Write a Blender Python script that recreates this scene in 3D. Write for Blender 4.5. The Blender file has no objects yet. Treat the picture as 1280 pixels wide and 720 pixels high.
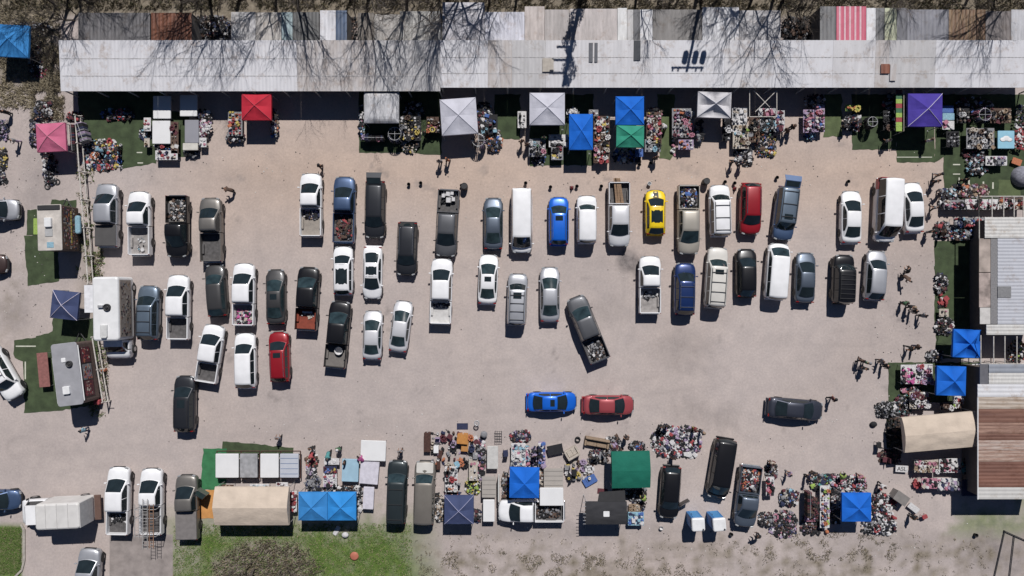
import bpy, math, random
from mathutils import Vector, Matrix, noise
random.seed(7)
R = math.radians
S = bpy.context.scene
COL = S.collection
CAMH = 65.0; FPX = 865.0
def P(px, py, h=0.0):
    k = (CAMH - h) / FPX
    return Vector(((px - 640) * k, (360 - py) * k, h))

# ------------------------------------------------------------------ materials
def lin(c):
    return tuple(((v / 255) / 12.92 if v / 255 <= 0.04045 else ((v / 255 + 0.055) / 1.055) ** 2.4) for v in c)
_m = {}
def mat(name, rgb, rough=0.7, metal=0.0, var=0.12, scale=3.0, coat=0.0, bump=0.0, spec=0.5, dirt=None):
    if name in _m: return _m[name]
    m = bpy.data.materials.new(name); m.use_nodes = True
    nt = m.node_tree; b = nt.nodes['Principled BSDF']
    b.inputs['Roughness'].default_value = rough
    b.inputs['Metallic'].default_value = metal
    b.inputs['Specular IOR Level'].default_value = spec
    b.inputs['Coat Weight'].default_value = coat
    b.inputs['Coat Roughness'].default_value = 0.08
    tc = nt.nodes.new('ShaderNodeTexCoord')
    n = nt.nodes.new('ShaderNodeTexNoise'); n.inputs['Scale'].default_value = scale; n.inputs['Detail'].default_value = 6
    nt.links.new(tc.outputs['Object'], n.inputs['Vector'])
    r = nt.nodes.new('ShaderNodeValToRGB')
    lo = tuple(max(0, c * (1 - var)) for c in rgb); hi = tuple(min(1, c * (1 + var)) for c in rgb)
    if dirt: lo = dirt
    r.color_ramp.elements[0].position = 0.3; r.color_ramp.elements[0].color = (*lo, 1)
    r.color_ramp.elements[1].position = 0.7; r.color_ramp.elements[1].color = (*hi, 1)
    nt.links.new(n.outputs['Fac'], r.inputs['Fac']); nt.links.new(r.outputs['Color'], b.inputs['Base Color'])
    if bump:
        n2 = nt.nodes.new('ShaderNodeTexNoise'); n2.inputs['Scale'].default_value = scale * 4; n2.inputs['Detail'].default_value = 4
        nt.links.new(tc.outputs['Object'], n2.inputs['Vector'])
        bp = nt.nodes.new('ShaderNodeBump'); bp.inputs['Strength'].default_value = bump; bp.inputs['Distance'].default_value = 0.05
        nt.links.new(n2.outputs['Fac'], bp.inputs['Height']); nt.links.new(bp.outputs['Normal'], b.inputs['Normal'])
    _m[name] = m
    return m

PAINT = dict(
    white=((.78, .78, .79), 0, .35), cream=((.60, .58, .54), 0, .4), silver=((.46, .47, .50), .5, .38), pearl=((.66, .66, .68), .3, .35),
    gray=((.105, .108, .118), .4, .4), charcoal=((.026, .028, .034), .3, .35), black=((.009, .009, .011), .1, .3), navygray=((.045, .05, .07), .4, .38),
    slate=((.105, .13, .17), .45, .38), bluegray=((.13, .17, .22), .45, .38), darkblue=((.01, .03, .12), .3, .3), blue=((.01, .13, .62), .2, .3),
    red=((.27, .010, .018), .15, .33), maroon=((.33, .06, .07), .2, .4), yellow=((.80, .56, .01), 0, .35), tan=((.22, .20, .175), .4, .4),
    beige=((.40, .37, .32), .4, .4), green=((.028, .038, .042), .3, .35), steelblue=((.06, .10, .19), .4, .38), brown=((.05, .03, .028), .3, .4),
    champagne=((.20, .187, .172), .5, .4), bronze=((.066,.065,.066), .45,.4))
def paint(n):
    c, me, ro = PAINT[n]
    return mat('paint_' + n, c, ro + .05, me, .07, 1.2, coat=.35)
GLASS = mat('dark_glass', (.016, .024, .028), .06, 0, .2, 2.0, spec=.6)
GLASST = mat('teal_glass', (.024, .040, .045), .08, 0, .5, 1.6, spec=.6)
RUB = mat('rubber', (.02, .02, .02), .85); RIM = mat('rim_metal', (.42, .42, .43), .35, .8)
PLA = mat('black_plastic', (.025, .025, .027), .6); CHR = mat('chrome', (.6, .6, .6), .2, .9)
LMP = mat('lamp_lens', (.30, .31, .32), .15); TLR = mat('tail_lens', (.22, .008, .008), .2)
LINER = mat('bed_liner', (.09, .085, .085), .8, 0, .3, 4); LINER2 = mat('bed_floor_gray', (.28, .26, .25), .75, 0, .25, 3)
STEEL = mat('gal_steel', (.45, .45, .46), .5, .5); WHT = mat('white_metal', (.72, .72, .72), .5, 0, .1, 2)
WOOD = mat('wood', (.22, .14, .085), .8, 0, .35, 5); DWOOD = mat('dark_wood', (.06, .025, .018), .7, 0, .35, 5)
PIPE = mat('pipe_white', (.50, .47, .43), .6, 0, .25, 6); DARKST = mat('dark_steel', (.03, .03, .032), .6)
FAB = {}
for k, c in dict(white=(.68, .66, .66), cream=(.55, .47, .38), pink=(.55, .17, .27), red=(.45, .03, .04), navy=(.02, .03, .10), black=(.016, .016, .02), blue=(.03, .14, .50),
                 sky=(.22, .48, .62), gray=(.26, .26, .28), lilac=(.40, .28, .46), brown=(.13, .07, .045), tan=(.36, .24, .14), green=(.05, .19, .08), yellow=(.65, .48, .03),
                 orange=(.62, .16, .03), maroon=(.14, .02, .035), lime=(.35, .55, .04), teal=(.04, .30, .30), magenta=(.60, .03, .30)).items():
    gy = sum(c) / 3; c = tuple((v * .74 + gy * .26) * .80 for v in c)
    FAB[k] = mat('cloth_' + k, c, .85, 0, .22, 9, bump=.3)

# ------------------------------------------------------------------ mesh builder
class MB:
    def __init__(s): s.v = []; s.f = []; s.m = []; s.sm = []
    def add(s, vs, fs, mi=0, smooth=False):
        o = len(s.v); s.v += [tuple(v) for v in vs]
        for f in fs: s.f.append([i + o for i in f]); s.m.append(mi); s.sm.append(smooth)
    def box(s, c, d, rz=0, mi=0, taper=1.0, M=None):
        hx, hy, hz = d[0] / 2, d[1] / 2, d[2] / 2; vs = []
        for z, t in ((-hz, 1), (hz, taper)):
            for x, y in ((-hx, -hy), (hx, -hy), (hx, hy), (-hx, hy)):
                x2, y2 = x * t, y * t
                if M is not None:
                    q = M @ Vector((x2, y2, z)); vs.append((q.x + c[0], q.y + c[1], q.z + c[2])); continue
                vs.append((c[0] + x2 * math.cos(rz) - y2 * math.sin(rz), c[1] + x2 * math.sin(rz) + y2 * math.cos(rz), c[2] + z))
        s.add(vs, [(3, 2, 1, 0), (4, 5, 6, 7), (0, 1, 5, 4), (1, 2, 6, 5), (2, 3, 7, 6), (3, 0, 4, 7)], mi)
        return s
    def rbox(s, c, d, r=.05, rz=0, mi=0, n=3):
        """box with rounded plan corners and a chamfered top"""
        hx, hy = d[0] / 2, d[1] / 2; r = min(r, hx * .95, hy * .95)
        def ring(ins, z):
            o = []
            for qx, qy, a0 in ((1, 1, 0), (-1, 1, 90), (-1, -1, 180), (1, -1, 270)):
                for k in range(n + 1):
                    a = R(a0 + 90 * k / n); x = qx * (hx - r) + (r - ins) * math.cos(a); y = qy * (hy - r) + (r - ins) * math.sin(a)
                    o.append((c[0] + x * math.cos(rz) - y * math.sin(rz), c[1] + x * math.sin(rz) + y * math.cos(rz), z))
            return o
        z0 = c[2] - d[2] / 2; z1 = c[2] + d[2] / 2; ch = min(r * .6, d[2] * .4)
        rs = [ring(0, z0), ring(0, z1 - ch), ring(ch * .35, z1 - ch * .35), ring(ch, z1)]
        s.loft(rs, True, True, mi, False)
        return s
    def loft(s, rings, cap0=True, cap1=True, mi=0, smooth=True, closed=True):
        n = len(rings[0]); vs = [p for r in rings for p in r]; fs = []
        for i in range(len(rings) - 1):
            for j in range(n if closed else n - 1):
                a = i * n + j; b = i * n + (j + 1) % n
                fs.append((a, b, b + n, a + n))
        s.add(vs, fs, mi, smooth)
        if cap0: s.add(rings[0], [tuple(range(n - 1, -1, -1))], mi)
        if cap1: s.add(rings[-1], [tuple(range(n))], mi)
        return s
    def tube(s, a, b, r0, r1=None, n=6, mi=0, cap=True):
        a = Vector(a); b = Vector(b); r1 = r0 if r1 is None else r1; d = b - a
        if d.length < 1e-6: return s
        d.normalize(); u = d.cross(Vector((0, 0, 1)) if abs(d.z) < .9 else Vector((1, 0, 0))).normalized(); w = d.cross(u)
        rr = [[p + (u * math.cos(2 * math.pi * k / n) + w * math.sin(2 * math.pi * k / n)) * r for k in range(n)] for p, r in ((a, r0), (b, r1))]
        s.loft(rr, cap, cap, mi, n > 4); return s
    def path(s, pts, r, n=6, mi=0):
        for a, b in zip(pts, pts[1:]): s.tube(a, b, r, r, n, mi)
        return s
    def lathe(s, prof, c=(0, 0, 0), n=14, mi=0, smooth=True):
        rr = [[(c[0] + r * math.cos(2 * math.pi * k / n), c[1] + r * math.sin(2 * math.pi * k / n), c[2] + z) for k in range(n)] for r, z in prof]
        s.loft(rr, True, True, mi, smooth); return s
    def blob(s, c, r, n=8, m=5, mi=0):
        rr = []
        for i in range(m + 1):
            t = math.pi * (i / m) * .96 + .06
            rr.append([(c[0] + r[0] * math.sin(t) * math.cos(2 * math.pi * k / n), c[1] + r[1] * math.sin(t) * math.sin(2 * math.pi * k / n), c[2] - r[2] * math.cos(t)) for k in range(n)])
        s.loft(rr, True, True, mi, True); return s
    def wheel(s, c, r, w, axis='x', n=18, mi=0):
        prof = [(r * .62, -w / 2), (r * .93, -w / 2), (r, -w * .32), (r, w * .32), (r * .93, w / 2), (r * .62, w / 2)]
        rr = []
        for q, z in prof:
            rr.append([(c[0] + z, c[1] + q * math.cos(2 * math.pi * k / n), c[2] + q * math.sin(2 * math.pi * k / n)) if axis == 'x' else
                       (c[0] + q * math.cos(2 * math.pi * k / n), c[1] + q * math.sin(2 * math.pi * k / n), c[2] + z) for k in range(n)])
        rr.append(rr[0]); s.loft(rr, False, False, mi, True); return s
    def disc(s, c, r, x, n=14, mi=0):
        s.add([(x, c[1] + r * math.cos(2 * math.pi * k / n), c[2] + r * math.sin(2 * math.pi * k / n)) for k in range(n)], [tuple(range(n))], mi)
    def poly(s, pts, z0, z1, mi=0):
        n = len(pts); a = [(p[0], p[1], z0) for p in pts]; b = [(p[0], p[1], z1) for p in pts]
        ar = sum(pts[i][0] * pts[(i + 1) % n][1] - pts[(i + 1) % n][0] * pts[i][1] for i in range(n))
        if ar < 0: a.reverse(); b.reverse()
        s.loft([a, b], True, True, mi, False); return s
    def mesh(s, name):
        me = bpy.data.meshes.new(name); me.from_pydata(s.v, [], s.f)
        me.polygons.foreach_set('use_smooth', s.sm); me.polygons.foreach_set('material_index', s.m); me.update()
        return me
    def build(s, name, mats, parent=None, loc=None, rz=0):
        me = s.mesh(name)
        for m in (mats if isinstance(mats, (list, tuple)) else [mats]): me.materials.append(m)
        return link(name, me, parent, loc, rz)
def link(name, data, parent=None, loc=None, rz=0):
    o = bpy.data.objects.new(name, data); COL.objects.link(o)
    if parent: o.parent = parent
    if loc is not None: o.location = loc
    o.rotation_euler.z = rz
    return o
TOP = []
def tag(o, label, cat, group=None, kind=None):
    o['label'] = label; o['category'] = cat
    if group: o['group'] = group
    if kind: o['kind'] = kind
    TOP.append(o); return o
def thing(name, label, cat, loc=(0, 0, 0), rz=0, group=None):
    o = link(name, None, None, loc, rz); o.empty_display_size = .3
    return tag(o, label, cat, group)
def struct(name, mb, m, **k):
    o = mb.build(name, m); o['kind'] = 'structure'; return o

# ------------------------------------------------------------------ world, sun, camera
SUNV = Vector((0.17, 0.83, 1.0)).normalized()      # towards the sun
elev = math.asin(SUNV.z); az = math.atan2(SUNV.x, SUNV.y)
w = bpy.data.worlds.new('World'); S.world = w; w.use_nodes = True
nt = w.node_tree; bg = nt.nodes['Background']; sk = nt.nodes.new('ShaderNodeTexSky'); sk.sky_type = 'NISHITA'; sk.sun_disc = False
sk.sun_elevation = elev; sk.sun_rotation = az; sk.air_density = .5; sk.dust_density = .1; sk.ozone_density = 4.5; nt.links.new(sk.outputs[0], bg.inputs[0]); bg.inputs[1].default_value = 0.05
sl = bpy.data.lights.new('sun', 'SUN'); sl.energy = 5.0; sl.angle = R(.5); sl.color = (1, .972, .95)
so = link('sun', sl); so.rotation_mode = 'QUATERNION'; so.rotation_quaternion = SUNV.to_track_quat('Z', 'Y'); so.location = (10, 40, 60)
cd = bpy.data.cameras.new('camera'); cd.sensor_width = 36; cd.lens = 36 * FPX / 1280; cd.clip_end = 3000; cd.clip_start = .5
co = link('camera', cd); co.location = (0, 0, CAMH); S.camera = co
S.view_settings.view_transform = 'Standard'; S.view_settings.look = 'None'; S.view_settings.gamma = 1; S.view_settings.exposure = -0.21

# ------------------------------------------------------------------ ground
def axis(lo, hi, step):
    a = [lo + step * i for i in range(int((hi - lo) / step) + 1)]
    ext = [2, 6, 14, 30, 70, 160, 400, 900]
    return [lo - e for e in reversed(ext)] + a + [a[-1] + e for e in ext]
def sbox(x, y, x0, y0, x1, y1, s):
    """soft box in photo pixels at ground, edge softness s"""
    d = max(x0 - x, x - x1, y0 - y, y - y1)
    return max(0, min(1, .5 - d / s))
def ell(x, y, cx, cy, rx, ry):
    d = ((x - cx) / rx) ** 2 + ((y - cy) / ry) ** 2
    return max(0, 1 - d)
_r = random.Random(5)
OIL = [(_r.uniform(130, 1150), _r.choice([_r.uniform(220, 400), _r.uniform(400, 560), _r.uniform(150, 230)]), _r.uniform(2.5, 8), _r.uniform(2.5, 9), _r.uniform(.2, .6)) for _ in range(70)]
TRK = ((20, 560, 400, 490, 1180, 560, .22), (200, 215, 600, 185, 1160, 225, .2), (60, 580, 500, 530, 900, 470, .16), (790, 330, 800, 430, 700, 560, .2), (1150, 230, 1120, 400, 1160, 640, .2), (560, 470, 800, 430, 1100, 420, .15), (330, 170, 320, 330, 360, 530, .14), (250, 160, 700, 215, 1100, 170, .14))
def ground():
    xs = axis(-54, 54, .3); ys = axis(-33, 33, .3); vs = []; cols = []
    for y in ys:
        for x in xs:
            px = 640 + x / 65 * FPX; py = 360 - y / 65 * FPX
            n1 = noise.noise(Vector((x * .35, y * .35, 0))); n2 = noise.noise(Vector((x * 1.3, y * 1.3, 5))); n3 = noise.noise(Vector((x * .09, y * .09, 9)))
            X = px + 24 * n1 + 12 * n2; Y = py + 12 * n2 + 8 * n1
            g = max(sbox(X + 40 * n3, Y, 216, 655, 516, 900, 60) * (1 - min(1, 1.6 * ell(X, Y, 335, 718, 80, 48))), sbox(px, py, -200, 656, 28, 900, 3), .6 * sbox(X, Y, 1190, 640, 1300, 668, 20), .5*sbox(X, Y, 1262, 600, 1330, 640, 12))
            g *= 1.0 + .35 * n2 + .2 * n1
            d = max(sbox(X, Y, -300, -500, 1600, 26, 14), sbox(X, Y, -300, -500, 76, 112, 34) * (.75 + .9 * n2), .85 * ell(X, Y, 330, 715, 130, 70),
                    0.55 * sbox(X, Y, 530, 680, 1290, 1500, 50) * max(0, .55 + 1.6 * n2 + n1), .5 * sbox(X, Y, 98, 300, 122, 520, 22), .35 * sbox(X, Y, -200, 340, 26, 440, 60) * max(0, .5 + 2 * n2))
            st = 0.0
            for cx, cy, rx, ry, k in ((785, 328, 22, 16, 1), (850, 440, 40, 36, .35), (862, 515, 30, 20, .3), (905, 520, 40, 26, .28), (770, 390, 44, 20, .25), (1240, 690, 60, 40, .6), (1100, 680, 130, 30, .25), (560, 560, 200, 30, .12), (80, 330, 30, 40, .2), (18, 390, 35, 30, .35), (345, 225, 120, 30, .12), (1130, 360, 80, 120, .12), (700,660,260,16,.3), (50, 240, 40, 60, .25), *OIL):
                st = max(st, k * ell(X, Y, cx, cy, rx, ry))
            for (ax, ay, bx, by, cx2, cy2, k) in TRK:
                t_ = max(0, min(1, (px - ax) / (cx2 - ax))) if abs(cx2 - ax) > abs(cy2 - ay) else max(0, min(1, (py - ay) / (cy2 - ay)))
                qx = (1 - t_) ** 2 * ax + 2 * t_ * (1 - t_) * bx + t_ * t_ * cx2; qy = (1 - t_) ** 2 * ay + 2 * t_ * (1 - t_) * by + t_ * t_ * cy2
                dd = math.hypot(px - qx, py - qy); 
                if dd < 20: st = max(st, k * (max(0, 1 - abs(dd - 11) / 4.5)) * (.6 + .8 * n1))
            warm = max(0, min(1, (1 - abs(py - 215) / 150))) * sbox(px, py, 240, 60, 1180, 330, 160) + .25 * n3
            vs.append((x, y, 0.0)); cols.append((max(0, min(1, g)), max(0, min(1, d)), max(0, min(1, st)), max(0, min(1, warm))))
    nx = len(xs); mb = MB()
    fs = [(j * nx + i, j * nx + i + 1, (j + 1) * nx + i + 1, (j + 1) * nx + i) for j in range(len(ys) - 1) for i in range(nx - 1)]
    mb.add(vs, fs, 0, True); me = mb.mesh('ground')
    at = me.color_attributes.new('soil', 'FLOAT_COLOR', 'POINT'); at.data.foreach_set('color', [c for q in cols for c in q])
    m = bpy.data.materials.new('packed_ground'); m.use_nodes = True; n = m.node_tree; N = n.nodes; b = N['Principled BSDF']; b.inputs['Roughness'].default_value = .95; b.inputs['Specular IOR Level'].default_value = .15
    tc = N.new('ShaderNodeTexCoord'); a = N.new('ShaderNodeAttribute'); a.attribute_name = 'soil'; sp = N.new('ShaderNodeSeparateColor'); n.links.new(a.outputs['Color'], sp.inputs[0])
    def nz(sc, det=6, rough=.6, lo=.35, hi=.65, c0=(0, 0, 0), c1=(1, 1, 1)):
        t = N.new('ShaderNodeTexNoise'); t.inputs['Scale'].default_value = sc; t.inputs['Detail'].default_value = det; t.inputs['Roughness'].default_value = rough
        n.links.new(tc.outputs['Object'], t.inputs['Vector']); r = N.new('ShaderNodeValToRGB'); r.color_ramp.elements[0].position = lo; r.color_ramp.elements[1].position = hi
        r.color_ramp.elements[0].color = (*c0, 1); r.color_ramp.elements[1].color = (*c1, 1); n.links.new(t.outputs['Fac'], r.inputs['Fac']); return t, r
    def mix(f, A, B, mode='MIX'):
        x = N.new('ShaderNodeMix'); x.data_type = 'RGBA'; x.blend_type = mode
        for s_, v in ((0, f), (6, A), (7, B)):
            if isinstance(v, (int, float)): x.inputs[s_].default_value = v
            elif isinstance(v, tuple): x.inputs[s_].default_value = (*v, 1)
            else: n.links.new(v, x.inputs[s_])
        return x.outputs[2]
    _, big = nz(.06, 5, .55, .3, .7, (.412, .359, .338), (.484, .423, .398))
    _, mid = nz(.55, 8, .65, .3, .72, (.88, .88, .89), (1.07, 1.06, 1.05))
    fin_t, fin = nz(5, 8, .75, .3, .7, (.84, .84, .84), (1.12, 1.12, 1.12))
    c = mix(a.outputs['Alpha'], big.outputs[0], (.50, .395, .33)); c = mix(1.0, c, mid.outputs[0], 'MULTIPLY'); c = mix(1.0, c, fin.outputs[0], 'MULTIPLY')
    _, stn = nz(1.2, 8, .7, .35, .6, (.10, .09, .09), (.26, .23, .22)); c = mix(sp.outputs[2], c, stn.outputs[0])
    _, dry = nz(2.2, 9, .8, .32, .66, (.11, .09, .066), (.29, .25, .195)); c = mix(sp.outputs[1], c, dry.outputs[0])
    _, grn = nz(1.4, 9, .8, .34, .66, (.045, .095, .018), (.165, .22, .06)); c = mix(sp.outputs[0], c, grn.outputs[0])
    # gravel specks
    v = N.new('ShaderNodeTexVoronoi'); v.inputs['Scale'].default_value = 2.6; n.links.new(tc.outputs['Object'], v.inputs['Vector'])
    r = N.new('ShaderNodeValToRGB'); r.color_ramp.elements[0].position = .05; r.color_ramp.elements[1].position = .11; r.color_ramp.elements[0].color = (.62, .6, .58, 1); r.color_ramp.elements[1].color = (1, 1, 1, 1)
    n.links.new(v.outputs['Distance'], r.inputs['Fac']); c = mix(.5, c, mix(1.0, c, r.outputs[0], 'MULTIPLY'))
    n.links.new(c, b.inputs['Base Color'])
    bp = N.new('ShaderNodeBump'); bp.inputs['Strength'].default_value = .35; bp.inputs['Distance'].default_value = .03; n.links.new(fin_t.outputs['Fac'], bp.inputs['Height']); n.links.new(bp.outputs['Normal'], b.inputs['Normal'])
    me.materials.append(m); o = link('ground', me); o['kind'] = 'structure'
ground()
def sheet(pts, z): return MB().poly([P(*p) for p in pts], z - .003, z)
struct('driveway', sheet([(137, 668), (137, 800), (216, 800), (216, 668)], .006), mat('asphalt_patch', (.27, .235, .22), .95, 0, .22, 1.2, bump=.2))
kb = MB(); kp = [P(27, 655), P(31, 662), P(31, 700), P(28, 712), P(18, 722), P(-40, 724)]
for a, b in zip(kp, kp[1:]):
    d = (b - a).normalized(); nn = Vector((-d.y, d.x, 0)) * .09
    kb.poly([a + nn, b + nn, b - nn, a - nn], 0, .12)
struct('kerb', kb, mat('concrete', (.36, .33, .29), .9, 0, .2, 3))

def inpoly(x, y, pts):
    c = False; j = len(pts) - 1
    for i in range(len(pts)):
        if (pts[i][1] > y) != (pts[j][1] > y) and x < (pts[j][0] - pts[i][0]) * (y - pts[i][1]) / (pts[j][1] - pts[i][1]) + pts[i][0]: c = not c
        j = i
    return c
def tufts(name, label, cat, regs, n, h, wd, mats, lean=.5, thresh=-.1, el=None):
    mb = MB(); rg = random.Random(hash(name) % 1000 if False else len(name) * 7 + n)
    for k in range(n):
        x0, y0, x1, y1 = rg.choice(regs); px = rg.uniform(x0, x1); py = rg.uniform(y0, y1); p = P(px, py)
        if noise.noise(Vector((p.x * .8, p.y * .8, 3))) < thresh: continue
        if el and ((px - el[0]) / el[2]) ** 2 + ((py - el[1]) / el[3]) ** 2 > 1 + .5 * rg.random() - .4: continue
        for q in range(4):
            a = rg.uniform(0, 6.28); l = h * rg.uniform(.4, 1.2); o = Vector((rg.gauss(0, .08), rg.gauss(0, .08), 0)) + p
            d = Vector((math.cos(a), math.sin(a), 0)); t = Vector((-d.y, d.x, 0)) * wd
            mb.add([o - t, o + t, o + t * .6 + d * l * lean * .6 + Vector((0, 0, l * .7)), o + d * l * lean * 1.3 + Vector((0, 0, l))], [(0, 1, 2, 3)], rg.randrange(len(mats)))
    o = mb.build(name, mats); tag(o, label, cat, kind='stuff')
G1 = mat('grass_a', (.06, .12, .02), .9); G2 = mat('grass_b', (.11, .18, .035), .9); G3 = mat('grass_dry', (.27, .225, .14), .9); G4 = mat('weed_dark', (.045, .05, .022), .9); BR1 = mat('brush_brown', (.10, .08, .055), .9); BR2 = mat('brush_gray', (.16, .135, .105), .9); G5 = mat('straw_pale', (.36, .31, .22), .9)
tufts('green_grass', 'short patchy green grass along the bottom edge of the lot', 'grass', [(218, 655, 515, 722), (0, 660, 26, 716)], 9000, .10, .03, [G1, G2, G2, G2, G3], .8, -.6)
tufts('dry_grass', 'long flattened straw coloured grass beside the blue canopy corner', 'grass', [(-10, 60, 78, 135), (-20, -10, 75, 90), (40, 60, 80, 150)], 5000, .2, .03, [G3, G5, G5, BR2], 1.3, -.2)
tufts('brush_litter', 'brown brush and dry weeds behind the back sheds', 'undergrowth', [(-20, -30, 1300, 12)], 9000, .3, .03, [G3, G4, BR1, BR1, BR2], .9, -.3)
tufts('gravel_weeds', 'sparse low weeds across the gravel at the bottom edge', 'weeds', [(520, 668, 1240, 722), (560, 690, 900, 722), (520, 690, 760, 722), (940, 665, 1120, 700)], 4200, .11, .024, [G4, G3, BR1, BR2, BR2], .9, .08)
tufts('gray_thicket', 'gray brown leafless thicket beside the grass at the bottom edge', 'undergrowth', [(265, 670, 405, 740)], 1500, .34, .016, [BR2, BR2, G3, BR1], .8, -.45, (335, 716, 68, 44))
tufts('fence_weeds', 'scraggly weeds growing along the white pipe fence', 'weeds', [(97, 200, 118, 350), (108, 300, 130, 350), (112, 430, 136, 520)], 900, .2, .03, [G2, G3, G4], .8, -.1)

lb = MB(); rg = random.Random(77)
for k in range(900):
    a = rg.choice([(110, 190, 1180, 235), (240, 525, 1180, 575), (1090, 240, 1180, 640), (520, 650, 1230, 715), (100, 230, 1180, 560), (0, 110, 60, 420)]); p = P(rg.uniform(a[0], a[2]), rg.uniform(a[1], a[3])); s_ = rg.uniform(.02, .065); q_ = rg.uniform(0, 6.28)
    lb.rbox((p.x, p.y, s_ * .3), (s_ * 2, s_ * 1.4, s_ * .6), s_ * .5, q_, rg.choice([0, 0, 0, 1, 1, 2]), 1)
o = lb.build('litter', [mat('stone_dark', (.10, .09, .085), .9), mat('stone_pale', (.5, .47, .43), .9), mat('paper_bits', (.6, .6, .58), .8)]); tag(o, 'small stones and litter scattered thinly over the lot', 'litter', kind='stuff')
# ------------------------------------------------------------------ vehicles (local frame: +Y front, X right)
def sect(w, z0, zs, cr):
    h = [(.80 * w, z0), (.965 * w, z0 + .05), (w, z0 + (zs - z0) * .45), (.99 * w, zs - .13), (.955 * w, zs - .04), (.87 * w, zs + cr * .25), (.5 * w, zs + cr * .85), (0, zs + cr)]
    return [(x, z) for x, z in h] + [(-x, z) for x, z in reversed(h[:-1])]
SPEC = dict(
    sedan=dict(W=1.80, nose=.66, cowl=.93, belt=.95, deck=1.02, H=1.44, g=(.215, .40, .69, .87), tw=.68, n0=.80, sill=.22, wr=.32),
    hatch=dict(W=1.80, nose=.74, cowl=.98, belt=1.0, deck=1.0, H=1.52, g=(.22, .38, .86, .97), tw=.70, n0=.80, sill=.24, wr=.33),
    suv=dict(W=1.93, nose=.90, cowl=1.08, belt=1.10, deck=1.08, H=1.74, g=(.215, .36, .91, .975), tw=.72, n0=.86, sill=.32, wr=.37),
    boxy=dict(W=1.90, nose=1.0, cowl=1.12, belt=1.14, deck=1.12, H=1.85, g=(.22, .32, .955, .985), tw=.80, n0=.90, sill=.36, wr=.38),
    van=dict(W=2.0, nose=.95, cowl=1.15, belt=1.18, deck=1.15, H=2.05, g=(.10, .235, .965, .99), tw=.80, n0=.86, sill=.28, wr=.35),
    pickup=dict(W=2.02, nose=1.02, cowl=1.17, belt=1.19, deck=1.2, H=1.88, g=(.185, .335, .52, .545), tw=.72, n0=.88, sill=.42, wr=.40),
    crew=dict(W=2.02, nose=1.02, cowl=1.17, belt=1.19, deck=1.2, H=1.90, g=(.185, .335, .62, .645), tw=.74, n0=.88, sill=.42, wr=.40),
)
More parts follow.
